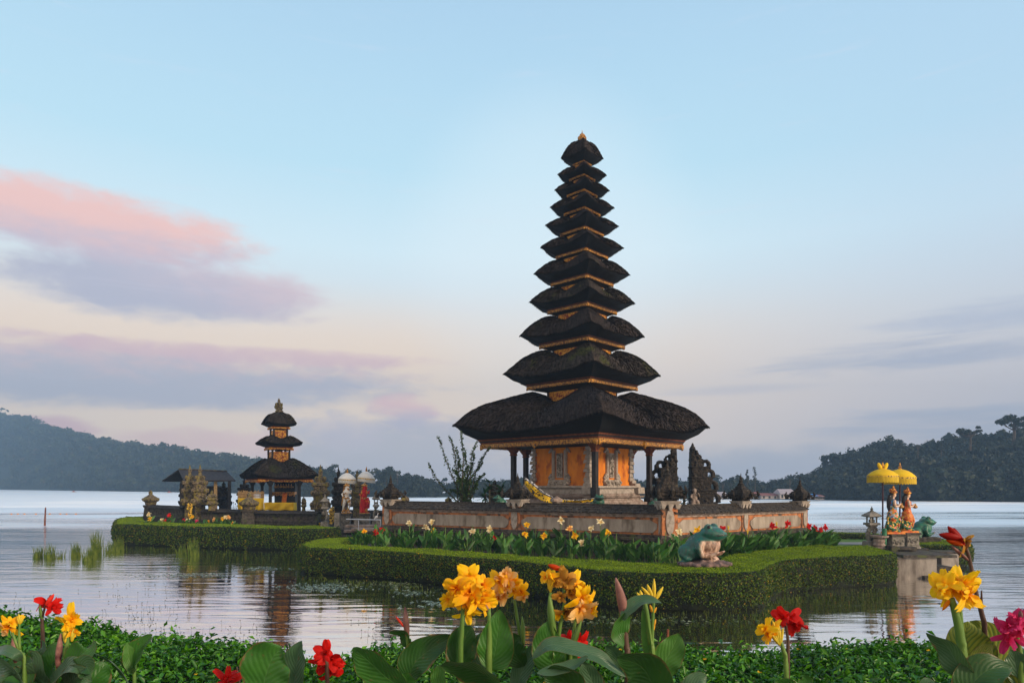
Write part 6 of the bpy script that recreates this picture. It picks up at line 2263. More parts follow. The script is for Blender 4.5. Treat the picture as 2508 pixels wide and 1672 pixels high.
def bloom(parent, px, py, Y, size, m_, seed, axis=None, n=5, name='bloom', spread=1.0):
    """one ruffled flower; size = petal length in metres"""
    rq = random.Random(seed)
    c = W(px, py, Y)
    ax = np.array(axis if axis is not None else (rq.uniform(-.5, .5), -.8, rq.uniform(.0, .7)), float)
    ax /= np.linalg.norm(ax)
    a1 = np.cross(ax, (0.2, .1, 1)); a1 /= np.linalg.norm(a1)
    a2 = np.cross(ax, a1)
    mb = MB(); uv = []
    st = rq.uniform(0, 2 * PI)
    for k in range(n):
        th = st + 2 * PI * k / n + rq.uniform(-.25, .25)
        rad = a1 * math.cos(th) + a2 * math.sin(th)
        op = rq.uniform(.35, 1.0) * spread
        d_ = rad * op + ax * (1 - op * .7); d_ /= np.linalg.norm(d_)
        side = np.cross(d_, ax); side /= np.linalg.norm(side)
        nor = np.cross(side, d_)
        if nor @ ax < 0: nor = -nor
        petal_grid(mb, uv, c - ax * size * .25, d_, side, nor, size * rq.uniform(.7, 1.5), size * rq.uniform(.22, .44), rq.uniform(-.3, .8), rq.uniform(.2, .5), rq.uniform(0, 6))
    for k in range(2):                                        # small inner petals
        th = rq.uniform(0, 2 * PI)
        rad = a1 * math.cos(th) + a2 * math.sin(th)
        d_ = rad * .35 + ax; d_ /= np.linalg.norm(d_)
        side = np.cross(d_, rad); side /= np.linalg.norm(side)
        petal_grid(mb, uv, c - ax * size * .1, d_, side, np.cross(side, d_), size * .6, size * .14, .3, .2, 1.0)
    return mb.build(name, M[m_], parent, smooth_=True, uvs=uv)


def bud(parent, p0, p1, w_, m_, name='bud', bend=0.0):
    p0, p1 = np.array(p0), np.array(p1)
    pts, rad = [], []
    for i in range(9):
        t_ = i / 8
        p = p0 * (1 - t_) + p1 * t_
        p[0] += bend * math.sin(t_ * PI)
        pts.append(p); rad.append(w_ / 2 * (math.sin(PI * (.12 + .86 * t_)) ** .8) + .0008)
    mb = MB(); mb.tube(pts, rad, 9, flat=.8)
    return mb.build(name, M[m_], parent, smooth_=True)


def stem(parent, pts, w0, w1, m_='stem_green', name='stem'):
    p = resample(pts, 14)
    mb = MB(); mb.tube(list(p), [w0 / 2 + (w1 / 2 - w0 / 2) * i / 13 for i in range(14)], 10)
    return mb.build(name, M[m_], parent, smooth_=True)


def px_pts(Y, *pts):
    """points given as (column, row[, depth offset]) become points at depth Y"""
    return [W(p[0], p[1], Y + (p[2] if len(p) > 2 else 0)) for p in pts]


def plant(px, Y, label, cat='canna'):
    zb = 1.5
    return empty('canna_plant', (X(px, Y), Y, zb), label, 'canna lily', 'canna lilies in the foreground bed')


def down(px, Y):       # foot of a stem, below the picture
    return (X(px, Y), Y, 1.5)


# ---- 1 : red flower far left
Y = 3.3; r_ = plant(104, Y, 'canna with a dark purple stem and two red blooms at the left edge')
stem(r_, [down(102, Y)] + px_pts(Y, (103, 1640), (105, 1570), (103, 1520), (101, 1502)), .026, .012, 'stem_purple')
stem(r_, px_pts(Y, (103, 1512), (112, 1480), (124, 1456)), .012, .006, 'stem_purple', 'flower_stalk')
bloom(r_, 108, 1472, Y, .040, 'petal_red', 1, (-.6, -.6, .2)); bloom(r_, 130, 1485, Y, .046, 'petal_red', 2, (.7, -.5, -.2)); bloom(r_, 124, 1478, Y + .02, .034, 'petal_red', 3, (.2, -.9, .2))
bud(r_, W(112, 1482, Y), W(132, 1454, Y), .022, 'bud_red'); bud(r_, W(104, 1520, Y), W(96, 1476, Y), .018, 'stem_green')
blade(px_pts(Y, (100, 1655, 0), (90, 1625, -.05), (100, 1590, -.05), (108, 1572, .02)), .10, .2, m_='leaf_dark', parent=r_, seed=1)
blade(px_pts(Y, (104, 1672, -.05), (88, 1650, -.12), (78, 1622, -.15), (82, 1612, -.12)), .17, .1, m_='leaf_blue', parent=r_, seed=2)
# ---- 2 : small yellow orange blooms
Y = 3.15; r_ = plant(60, Y, 'canna with small orange blooms and a spent yellow head at the far left')
stem(r_, [down(66, Y)] + px_pts(Y, (60, 1640), (50, 1598), (38, 1570), (30, 1548)), .022, .011)
bloom(r_, 20, 1532, Y, .042, 'petal_orange', 5, (.1, -.9, .1)); bloom(r_, 27, 1524, Y, .036, 'petal_yellow', 6, (.5, -.6, .5)); bloom(r_, 14, 1542, Y, .040, 'petal_peach', 7, (-.6, -.6, -.3))
stem(r_, px_pts(Y, (48, 1590), (47, 1550), (48, 1528)), .014, .008)
for k, (a, b) in enumerate(((-6, -18), (-2, -26), (5, -20), (9, -14))): bud(r_, W(48, 1528, Y), W(48 + a, 1528 + b, Y), .010, 'bud_yellow')
bud(r_, W(38, 1622, Y), W(31, 1560, Y), .030, 'bud_pink')
blade(px_pts(Y, (-10, 1590), (12, 1592, -.05), (40, 1604, -.05), (52, 1618)), .05, .9, m_='leaf_blue', parent=r_, seed=3)
blade(px_pts(Y, (60, 1672), (40, 1650, -.1), (12, 1630, -.1), (-10, 1612)), .14, .3, m_='leaf_blue', parent=r_, seed=4, fold=.5)
blade(px_pts(Y, (70, 1690), (46, 1640, .05), (30, 1612, .08)), .16, -.3, m_='leaf_green', parent=r_, seed=5)
# ---- 3 : yellow cluster and spear bud
Y = 3.1; r_ = plant(165, Y, 'canna with a narrow drooping yellow bloom and a pinkish spear bud')
stem(r_, [down(158, Y)] + px_pts(Y, (160, 1640), (162, 1590), (168, 1560), (172, 1540)), .024, .012)
bloom(r_, 172, 1512, Y, .050, 'petal_yellow', 11, (.1, -.9, .3)); bloom(r_, 176, 1520, Y, .044, 'petal_orange', 12, (.6, -.7, 0)); bloom(r_, 164, 1528, Y, .046, 'petal_yellow', 13, (-.6, -.6, -.4)); bloom(r_, 180, 1545, Y, .030, 'petal_orange', 14, (.6, -.6, -.3))
bud(r_, W(162, 1575, Y), W(157, 1536, Y), .024, 'bud_yellow'); bud(r_, W(176, 1570, Y), W(180, 1538, Y), .020, 'bud_yellow')
stem(r_, [down(136, Y)] + px_pts(Y, (139, 1660), (143, 1628)), .018, .014)
bud(r_, W(141, 1635, Y), W(149, 1550, Y), .032, 'bud_pink')
blade(px_pts(Y, (178, 1640), (188, 1612, -.04), (214, 1590, -.05), (228, 1574)), .125, .25, m_='leaf_green', parent=r_, seed=6)
blade(px_pts(Y, (130, 1680), (150, 1650, -.1), (185, 1632, -.15), (222, 1646, -.1)), .10, .9, m_='leaf_blue', parent=r_, seed=7, fold=.4)
blade(px_pts(Y, (150, 1685), (190, 1650, -.14), (210, 1632, -.16), (222, 1650, -.18)), .12, .5, m_='leaf_dark', parent=r_, seed=8)
blade(px_pts(Y, (200, 1700), (225, 1665, .0), (246, 1640, .02), (262, 1622, .04)), .15, -.2, m_='leaf_green', parent=r_, seed=9)
blade(px_pts(Y, (170, 1700), (175, 1670, -.1), (195, 1655, -.16), (225, 1668, -.16)), .12, .3, m_='leaf_blue', parent=r_, seed=10)
blade(px_pts(Y, (140, 1672), (128, 1640, .1), (130, 1600, .12), (142, 1570, .15)), .11, .1, m_='leaf_green', parent=r_, seed=44)
# ---- 4 : upright leaf plant
Y = 3.3; r_ = plant(330, Y, 'young canna with one upright folded leaf and no bloom')
stem(r_, [down(330, Y)] + px_pts(Y, (329, 1665), (328, 1640)), .022, .014)
blade(px_pts(Y, (328, 1648), (332, 1618), (350, 1585), (373, 1552)), .13, .55, m_='leaf_green', parent=r_, seed=11, fold=.5)
blade(px_pts(Y, (328, 1648), (318, 1620), (315, 1592), (312, 1572)), .055, -.5, m_='leaf_bright', parent=r_, seed=12)
blade(px_pts(Y - .1, (322, 1690), (310, 1660), (278, 1622), (232, 1598)), .055, .9, m_='leaf_blue', parent=r_, seed=13)
# ---- 5 : red bloom at the bottom
Y = 3.0; r_ = plant(552, Y, 'low canna whose single red bloom touches the bottom edge of the view')
stem(r_, [down(556, Y)] + px_pts(Y, (555, 1690), (553, 1672)), .02, .012)
bloom(r_, 552, 1662, Y, .050, 'petal_red', 21, (0, -.5, .9)); bloom(r_, 556, 1668, Y, .045, 'petal_red', 22, (.4, -.8, .2))
stem(r_, px_pts(Y + .1, (590, 1700), (585, 1660), (580, 1632)), .012, .006, 'stem_purple', 'flower_stalk')
# ---- 6 : big left leaf pair
Y = 2.9; r_ = plant(690, Y, 'pair of very broad overlapping green leaves near the bottom, no bloom')
stem(r_, [down(700, Y)] + px_pts(Y, (695, 1720), (692, 1690)), .03, .02)
blade(px_pts(Y, (640, 1720), (650, 1660), (668, 1610), (690, 1584)), .23, .1, m_='leaf_green', parent=r_, seed=14, peakt=.5)
blade(px_pts(Y + .1, (700, 1730), (722, 1660), (728, 1612), (738, 1568)), .14, .5, m_='leaf_blue', parent=r_, seed=15, peakt=.5)
# ---- 7 : red bloom
Y = 3.1; r_ = plant(800, Y, 'canna with a full scarlet bloom above a grey green stem')
stem(r_, [down(806, Y)] + px_pts(Y, (802, 1670), (798, 1612)), .022, .018, 'stem_purple')
for k, (a, b, s_, ax) in enumerate(((798, 1598, .046, (0, -.8, .6)), (782, 1622, .046, (-.7, -.7, 0)), (812, 1612, .050, (.5, -.8, .1)), (824, 1640, .055, (.6, -.6, -.5)), (800, 1628, .05, (0, -1, 0)))):
    bloom(r_, a, b, Y + .01 * k, s_, 'petal_red', 30 + k, ax)
blade(px_pts(Y - .15, (1010, 1700), (950, 1660), (900, 1615), (864, 1586)), .17, .35, m_='leaf_green', parent=r_, seed=16, peakt=.45)
# ---- 8 : pink spear
Y = 3.15; r_ = plant(1004, Y, 'canna with a pale spear bud and one red petal opening beside it')
stem(r_, [down(1008, Y)] + px_pts(Y, (1004, 1660), (1002, 1600), (998, 1560), (996, 1535)), .026, .014)
bud(r_, W(998, 1562, Y), W(992, 1485, Y), .030, 'bud_pink'); bud(r_, W(989, 1534, Y), W(969, 1508, Y), .014, 'bud_red')
blade(px_pts(Y, (1004, 1592), (998, 1568), (985, 1548), (953, 1548)), .075, .7, m_='leaf_dark', parent=r_, seed=17)
blade(px_pts(Y - .05, (1000, 1665), (1016, 1622), (1055, 1588), (1114, 1556)), .15, .35, m_='leaf_dark', parent=r_, seed=18, fold=.35)
blade(px_pts(Y - .2, (1010, 1710), (1000, 1680), (994, 1660), (986, 1646)), .09, .2, m_='leaf_green', parent=r_, seed=19)
blade(px_pts(Y - .1, (1068, 1710), (1075, 1672), (1078, 1645), (1080, 1625)), .08, .5, m_='leaf_bright', parent=r_, seed=20)
# ---- 9 : the biggest orange cluster
Y = 3.0; r_ = plant(1195, Y, 'tallest canna with the largest dense orange yellow flower head')
stem(r_, [down(1200, Y)] + px_pts(Y, (1198, 1640), (1199, 1560), (1197, 1490)), .034, .018)
stem(r_, [down(1128, Y)] + px_pts(Y, (1128, 1620), (1131, 1550), (1134, 1480)), .028, .017)
bl = [(1152, 1408, 'petal_yellow', .062), (1135, 1425, 'petal_orange', .060), (1112, 1440, 'petal_orange', .058), (1096, 1466, 'petal_yellow', .040), (1125, 1458, 'petal_yellow', .066),
      (1150, 1450, 'petal_orange', .066), (1180, 1432, 'petal_orange', .062), (1188, 1465, 'petal_orange', .068), (1168, 1470, 'petal_yellow', .06), (1138, 1480, 'petal_orange', .060), (1146, 1500, 'petal_yellow', .046), ]
for k, (a, b, c, s_) in enumerate(bl):
    bloom(r_, a, b, Y + .03 * math.sin(k * 2.1), s_, c, 50 + k, ((a - 1150) / 70, -.9, (1450 - b) / 70))
bud(r_, W(1196, 1500, Y), W(1188, 1478, Y), .02, 'bud_pink')
blade(px_pts(Y, (1200, 1638), (1212, 1600), (1220, 1545), (1224, 1492)), .165, .1, m_='leaf_green', parent=r_, seed=21, peakt=.42)
blade(px_pts(Y + .08, (1190, 1640), (1176, 1610), (1178, 1570), (1186, 1545)), .09, -.2, m_='leaf_blue', parent=r_, seed=22)
blade(px_pts(Y + .03, (1140, 1640), (1130, 1610), (1140, 1560), (1154, 1532)), .145, .15, m_='leaf_dark', parent=r_, seed=23, peakt=.5)
blade(px_pts(Y - .15, (1225, 1690), (1190, 1652), (1130, 1632), (1080, 1628)), .16, .75, m_='leaf_dark', parent=r_, seed=24, peakt=.5)
# ---- 10 : second cluster
Y = 3.2; r_ = plant(1270, Y, 'canna with a peachy orange head just right of the largest one')
stem(r_, [down(1290, Y)] + px_pts(Y, (1284, 1640), (1276, 1570), (1266, 1510), (1260, 1468)), .024, .013)
for k, (a, b, c, s_) in enumerate(((1240, 1405, 'petal_peach', .044), (1222, 1422, 'petal_orange', .05), (1240, 1428, 'petal_peach', .055), (1258, 1422, 'petal_orange', .05), (1232, 1452, 'petal_peach', .056), (1218, 1462, 'petal_peach', .045), (1262, 1442, 'petal_orange', .052), (1276, 1450, 'petal_orange', .044), (1283, 1462, 'petal_peach', .03))):
    bloom(r_, a, b, Y + .02 * math.sin(k * 3.1), s_, c, 80 + k, ((a - 1248) / 50, -.9, (1435 - b) / 60))
bud(r_, W(1282, 1580, Y - .02), W(1279, 1508, Y - .02), .026, 'stem_green')
blade(px_pts(Y - .05, (1284, 1630), (1262, 1600), (1262, 1570), (1274, 1556)), .12, .3, m_='leaf_dark', parent=r_, seed=25)
blade(px_pts(Y - .05, (1266, 1690), (1276, 1650), (1300, 1605), (1322, 1578)), .10, .6, m_='leaf_blue', parent=r_, seed=26)
# ---- 11 : messy cluster with wilted blooms
Y = 3.05; r_ = plant(1370, Y, 'canna with brown wilted blooms, fresh yellow ones and an orange bud on top')
stem(r_, [down(1366, Y)] + px_pts(Y, (1364, 1640), (1362, 1570), (1352, 1510), (1348, 1450)), .030, .014)
stem(r_, px_pts(Y, (1364, 1600), (1372, 1530), (1382, 1470), (1376, 1400)), .020, .010)
stem(r_, [down(1392, Y)] + px_pts(Y, (1396, 1620), (1404, 1560), (1410, 1510)), .022, .014)
bud(r_, W(1374, 1394, Y), W(1342, 1382, Y), .030, 'petal_orange')
for k in range(4): bud(r_, W(1348, 1450, Y), W(1338 + k * 7, 1402 + 3 * k, Y), .014, 'bud_yellow')
for k, (a, b, c, s_) in enumerate(((1336, 1412, 'petal_orange', .042), (1352, 1420, 'petal_yellow', .045), (1370, 1425, 'petal_wilt', .05), (1378, 1405, 'petal_wilt', .04), (1392, 1420, 'petal_wilt', .05), (1402, 1428, 'petal_yellow', .046), (1372, 1462, 'petal_wilt', .036), (1398, 1450, 'petal_wilt', .05), (1418, 1440, 'petal_orange', .046),
                                   (1430, 1462, 'petal_yellow', .056), (1442, 1472, 'petal_orange', .05), (1424, 1488, 'petal_peach', .062), (1408, 1500, 'petal_peach', .05), (1454, 1492, 'petal_yellow', .045), (1386, 1500, 'petal_wilt', .05), (1366, 1505, 'petal_yellow', .038))):
    bloom(r_, a, b, Y + .025 * math.sin(k * 2.7), s_, c, 110 + k, ((a - 1392) / 60, -.9, (1450 - b) / 80))
bud(r_, W(1400, 1590, Y - .03), W(1424, 1518, Y - .03), .030, 'stem_green'); bud(r_, W(1356, 1560, Y - .02), W(1345, 1458, Y - .02), .036, 'stem_green')
blade(px_pts(Y - .02, (1368, 1642), (1348, 1610), (1340, 1560), (1344, 1520)), .15, .1, m_='leaf_green', parent=r_, seed=27)
blade(px_pts(Y, (1366, 1640), (1380, 1610), (1382, 1585), (1378, 1570)), .12, -.3, m_='leaf_green', parent=r_, seed=28)
blade(px_pts(Y - .2, (1305, 1612), (1345, 1578), (1400, 1588), (1462, 1606), (1500, 1635), (1534, 1656)), .078, .9, m_='leaf_blue', parent=r_, seed=29, fold=.2)
blade(px_pts(Y - .25, (1316, 1648), (1370, 1640), (1410, 1626), (1440, 1606)), .06, 1.0, m_='leaf_blue', parent=r_, seed=30)
blade(px_pts(Y - .22, (1420, 1730), (1400, 1690), (1370, 1655), (1330, 1650)), .20, .5, m_='leaf_dark', parent=r_, seed=31, peakt=.5)
blade(px_pts(Y - .22, (1470, 1730), (1455, 1680), (1440, 1645), (1428, 1620)), .10, .2, m_='leaf_blue', parent=r_, seed=32)
# red one behind it
Y = 3.45; r_ = plant(1400, Y, 'red canna bloom half hidden behind the stems of the wilted head')
stem(r_, [down(1392, Y)] + px_pts(Y, (1390, 1640), (1396, 1590)), .02, .014, 'stem_purple')
for k, (a, b) in enumerate(((1392, 1568), (1412, 1570), (1402, 1582), (1422, 1576))): bloom(r_, a, b, Y, .052, 'petal_red', 140 + k, ((a - 1405) / 30, -.9, (1572 - b) / 30))
# ---- 12 : purple spear with twisted leaf
Y = 2.95; r_ = plant(1530, Y, 'canna with a tall dull purple spear and a twisted grey leaf round its stem')
stem(r_, [down(1540, Y)] + px_pts(Y, (1538, 1640), (1534, 1580), (1530, 1530), (1526, 1500)), .034, .018, 'stem_purple')
bud(r_, W(1530, 1522, Y), W(1508, 1414, Y), .044, 'bud_pink', bend=.006)
blade(px_pts(Y - .03, (1526, 1518), (1545, 1490), (1580, 1470), (1622, 1476)), .07, 1.0, m_='leaf_blue', parent=r_, seed=33, fold=.35)
blade(px_pts(Y - .02, (1534, 1500), (1520, 1530), (1512, 1555), (1528, 1582)), .09, .5, m_='leaf_green', parent=r_, seed=34)
blade(px_pts(Y - .12, (1612, 1740), (1600, 1680), (1570, 1630), (1512, 1610)), .22, .45, m_='leaf_dark', parent=r_, seed=35, peakt=.5)
blade(px_pts(Y + .1, (1520, 1640), (1512, 1610), (1495, 1590), (1482, 1582)), .07, .4, m_='leaf_blue', parent=r_, seed=36)
# ---- 13 : spiky yellow buds
Y = 3.1; r_ = plant(1596, Y, 'canna with upright spiky yellow buds above a thick pale stem')
stem(r_, [down(1602, Y)] + px_pts(Y, (1598, 1620), (1592, 1570), (1584, 1500), (1578, 1470)), .032, .018)
stem(r_, px_pts(Y, (1596, 1600), (1598, 1540), (1600, 1490), (1602, 1462)), .018, .012)
for a, b, c, d_ in ((1600, 1470, 1571, 1436), (1600, 1468, 1585, 1430), (1602, 1466, 1602, 1416), (1604, 1470, 1624, 1436), (1578, 1478, 1560, 1450), (1576, 1478, 1568, 1444), (1580, 1480, 1580, 1452)):
    bud(r_, W(a, b, Y), W(c, d_, Y), .020, 'bud_yellow')
for a, b, c, d_ in ((1598, 1504, 1608, 1486), (1598, 1500, 1592, 1480), (1600, 1535, 1606, 1515), (1596, 1548, 1604, 1530)): bud(r_, W(a, b, Y), W(c, d_, Y), .014, 'petal_cream')
blade(px_pts(Y, (1626, 1660), (1630, 1620), (1650, 1580), (1662, 1550)), .135, .2, m_='leaf_bright', parent=r_, seed=37)
blade(px_pts(Y, (1594, 1615), (1586, 1585), (1580, 1530), (1574, 1490)), .04, .6, m_='leaf_bright', parent=r_, seed=38)
blade(px_pts(Y - .2, (1660, 1740), (1690, 1690), (1715, 1665), (1730, 1672)), .09, .6, m_='leaf_blue', parent=r_, seed=39)
# ---- 14 : yellow spiky and red
Y = 3.1; r_ = plant(1922, Y, 'canna with a tufted yellow bloom leaning left below a red flower')
stem(r_, [down(1930, Y)] + px_pts(Y, (1926, 1650), (1918, 1590), (1912, 1570)), .026, .015)
for k, (a, b) in enumerate(((1872, 1540), (1880, 1552), (1888, 1545))): bloom(r_, a, b, Y, .042, 'petal_orange' if k else 'petal_yellow', 160 + k, (-.8, -.5, .1))
for a, b in ((1882, 1528), (1892, 1518), (1902, 1524), (1908, 1530), (1918, 1536), (1876, 1536)): bud(r_, W(1910, 1580, Y), W(a, b, Y), .018, 'bud_yellow')
blade(px_pts(Y - .1, (1930, 1700), (1915, 1680), (1900, 1664)), .12, .2, m_='leaf_green', parent=r_, seed=45)
blade(px_pts(Y - .1, (1960, 1720), (1966, 1690), (1975, 1665), (1970, 1650)), .06, .4, m_='leaf_green', parent=r_, seed=46)
Y = 3.2; r_ = plant(1926, Y, 'canna with vivid red blooms on a purple stem behind the tufted yellow one')
stem(r_, [down(1932, Y)] + px_pts(Y, (1930, 1620), (1930, 1570), (1924, 1525)), .020, .012, 'stem_purple')
for k, (a, b, s_, ax) in enumerate(((1916, 1510, .062, (-.5, -.8, .4)), (1938, 1508, .055, (.4, -.7, .6)), (1930, 1522, .05, (0, -1, 0)), (1948, 1530, .055, (.7, -.6, -.5)))): bloom(r_, a, b, Y, s_, 'petal_red', 170 + k, ax)
# ---- 15 : big yellow right
Y = 2.9; r_ = plant(2345, Y, 'canna with a thick stem and large clear yellow blooms near the right edge')
stem(r_, [down(2362, Y)] + px_pts(Y, (2358, 1640), (2352, 1560), (2340, 1500), (2330, 1465)), .046, .026)
stem(r_, px_pts(Y, (2356, 1600), (2352, 1530), (2350, 1480)), .034, .018)
for k, (a, b, c, s_, ax) in enumerate(((2306, 1440, 'petal_yellow', .070, (-.8, -.6, .1)), (2318, 1425, 'petal_yellow', .066, (-.2, -.7, .7)), (2338, 1442, 'petal_yellow', .074, (-.2, -1, .2)), (2362, 1446, 'petal_yellow', .080, (.4, -.9, 0)), (2378, 1458, 'petal_yellow', .062, (.8, -.6, -.3)), (2360, 1424, 'petal_yellow', .05, (.3, -.5, .8)))):
    bloom(r_, a, b, Y + .02 * math.sin(k), s_, c, 190 + k, ax)
for k in range(7): bud(r_, W(2358, 1440, Y + .02), W(2344 + 7 * k, 1402 + abs(k - 3) * 3, Y + .02), .012, 'stem_green')
bud(r_, W(2326, 1468, Y), W(2308, 1494, Y), .020, 'petal_yellow')
blade(px_pts(Y - .05, (2380, 1660), (2345, 1625), (2318, 1580), (2268, 1549)), .10, .75, m_='leaf_blue', parent=r_, seed=40, fold=.4)
blade(px_pts(Y - .1, (2370, 1740), (2380, 1680), (2420, 1640), (2480, 1632)), .16, .7, m_='leaf_dark', parent=r_, seed=41, peakt=.5)
blade(px_pts(Y - .12, (2290, 1740), (2285, 1700), (2275, 1675), (2282, 1662)), .09, .4, m_='leaf_blue', parent=r_, seed=47)
# ---- 16 : striped leaves with the tall red bud
Y = 3.15; r_ = plant(2410, Y, 'canna with yellow striped leaves and a tall bent purple stalk with a red bud')
stem(r_, [down(2418, Y)] + px_pts(Y, (2414, 1580), (2404, 1500), (2390, 1450), (2380, 1395), (2366, 1340), (2346, 1318)), .026, .014, 'stem_purple')
stem(r_, px_pts(Y, (2404, 1500), (2404, 1470), (2404, 1445)), .016, .006, 'stem_purple')
bud(r_, W(2354, 1318, Y), W(2300, 1308, Y), .046, 'petal_red'); bud(r_, W(2352, 1326, Y), W(2322, 1288, Y), .036, 'petal_red'); bud(r_, W(2358, 1334, Y), W(2318, 1322, Y), .03, 'petal_orange'); bud(r_, W(2362, 1340, Y), W(2336, 1292, Y), .026, 'petal_red')
bloom(r_, 2366, 1326, Y, .045, 'petal_wilt', 212, (.6, -.6, .2)); bud(r_, W(2372, 1372, Y), W(2330, 1336, Y), .02, 'bud_pink'); bud(r_, W(2360, 1350, Y), W(2378, 1312, Y), .024, 'petal_wilt')
blade(px_pts(Y, (2385, 1680), (2375, 1610), (2366, 1560), (2370, 1520)), .22, .3, m_='leaf_striped', parent=r_, seed=42, peakt=.45)
blade(px_pts(Y + .02, (2470, 1700), (2450, 1640), (2420, 1570), (2374, 1520)), .20, -.1, m_='leaf_striped', parent=r_, seed=43, peakt=.5)
blade(px_pts(Y - .08, (2360, 1700), (2380, 1660), (2400, 1610), (2428, 1572)), .12, .2, m_='leaf_striped', parent=r_, seed=48)
blade(px_pts(Y - .12, (2480, 1730), (2470, 1690), (2440, 1660), (2400, 1650)), .13, .5, m_='leaf_striped', parent=r_, seed=49)
# ---- 17 : pink
Y = 3.0; r_ = plant(2494, Y, 'canna with a magenta pink bloom cut by the right edge of the view')
stem(r_, [down(2500, Y)] + px_pts(Y, (2500, 1650), (2498, 1600), (2492, 1560)), .030, .018)
for k, (a, b, s_, ax) in enumerate(((2472, 1532, .060, (-.6, -.7, .2)), (2468, 1560, .062, (-.6, -.6, -.4)), (2490, 1550, .06, (0, -1, 0)), (2508, 1538, .06, (.5, -.7, .2)), (2494, 1520, .05, (0, -.6, .8)), (2482, 1512, .04, (-.2, -.5, .8)))):
    bloom(r_, a, b, Y, s_, 'petal_pink', 220 + k, ax)
bud(r_, W(2498, 1520, Y), W(2500, 1494, Y), .024, 'bud_pink')
blade(px_pts(Y, (2505, 1680), (2490, 1640), (2484, 1610), (2476, 1590)), .10, .3, m_='leaf_blue', parent=r_, seed=50)

# ------------------------------------------------------------------ bank and clipped ground cover in front
outline = [(-400, 1480), (0, 1505), (60, 1514), (105, 1530), (200, 1534), (245, 1540), (290, 1566), (330, 1580), (420, 1562), (500, 1582), (600, 1592), (680, 1602), (740, 1640), (820, 1636), (880, 1606), (960, 1592), (1050, 1594), (1110, 1606), (1250, 1604), (1380, 1600), (1500, 1594), (1580, 1592), (1660, 1602), (1760, 1608), (1860, 1606), (1915, 1612), (1960, 1594), (2050, 1590), (2180, 1584), (2260, 1590), (2340, 1602), (2508, 1604), (2900, 1600)]


def edgeY(px):
    return 4.7 + (0.5 if px < 250 else max(0, 0.5 - (px - 250) / 200))


def cover_pt(px, v):
    """v 0..1 from near to the crest, 1..2 down to the water"""
    Ye = edgeY(px)
    ze = Z(interp(outline, px) + 3, Ye)
    x = X(px, Ye)
    if v <= 1:
        Y = 3.3 + (Ye - 3.3) * v
        z = ze - .10 * (1 - v) - .05 * (1 - v) ** 2
    else:
        u = v - 1
        Y = Ye + 1.0 * math.sin(u * PI / 2) ** 1.3
        z = ze * math.cos(u * PI / 2) ** .8 if u < 1 else 0
    return [x, Y, z + .035 * mnoise.noise(Vector((x * 2.3, Y * 2.3, 1)))]


Pc = np.array([[cover_pt(px, v) for v in np.linspace(0, 2, 17)] for px in np.linspace(-330, 2840, 120)])
root = empty('ground_cover', (0, 4.6, 0), 'dense low green ground cover with tiny orange flowers along the near bank', 'ground cover')
root['kind'] = 'stuff'
mb = MB(); Pq = Pc.copy(); Pq[:, :, 2] -= .05; Pq[:, :, 1] -= .02; mb.grid(Pq)
o = mb.build('stems', M['hedge_core'], root, smooth_=True)
rr = np.random.default_rng(21)
p, nn, _ = scatter(Pc, 3900, rr, .03)
nn = nn * np.sign(nn[:, 2:3] + 1e-6)
p[:, 2] += rr.exponential(.012, len(p))
szs = .044 * (.5 + 1.1 * rr.random(len(p)) ** 1.5)
leaf_mesh('leaves', [M['cover_leaf']], p, nn, szs, rr, parent=root, spread=.75, aspect=.42, droop=.2)
p, nn, _ = scatter(Pc, 5.5, rr, .0)
pp_, nq = [], []
for c in p:
    for k in range(6):
        a = k * PI / 3
        pp_.append(c + np.array((.008 * math.cos(a), .008 * math.sin(a), .030))); nq.append((math.cos(a) * .4, math.sin(a) * .4 - .5, 1))
leaf_mesh('flowers', [M['petal_cream'], M['yellow_dot']], np.array(pp_), np.array(nq), np.full(len(pp_), .016), rr, parent=root, spread=.15, mi=np.ones(len(pp_), int), aspect=.9)
mb = MB()
mb.grid([[(-9, -6, 1.5), (9, -6, 1.5)], [(-9, 4.6, 1.5), (9, 4.6, 1.5)], [(-9, 5.5, -.3), (9, 5.5, -.3)]])
tag(mb.build('ground', M['soil'], origin=(0, 0, 0)), kind='structure')

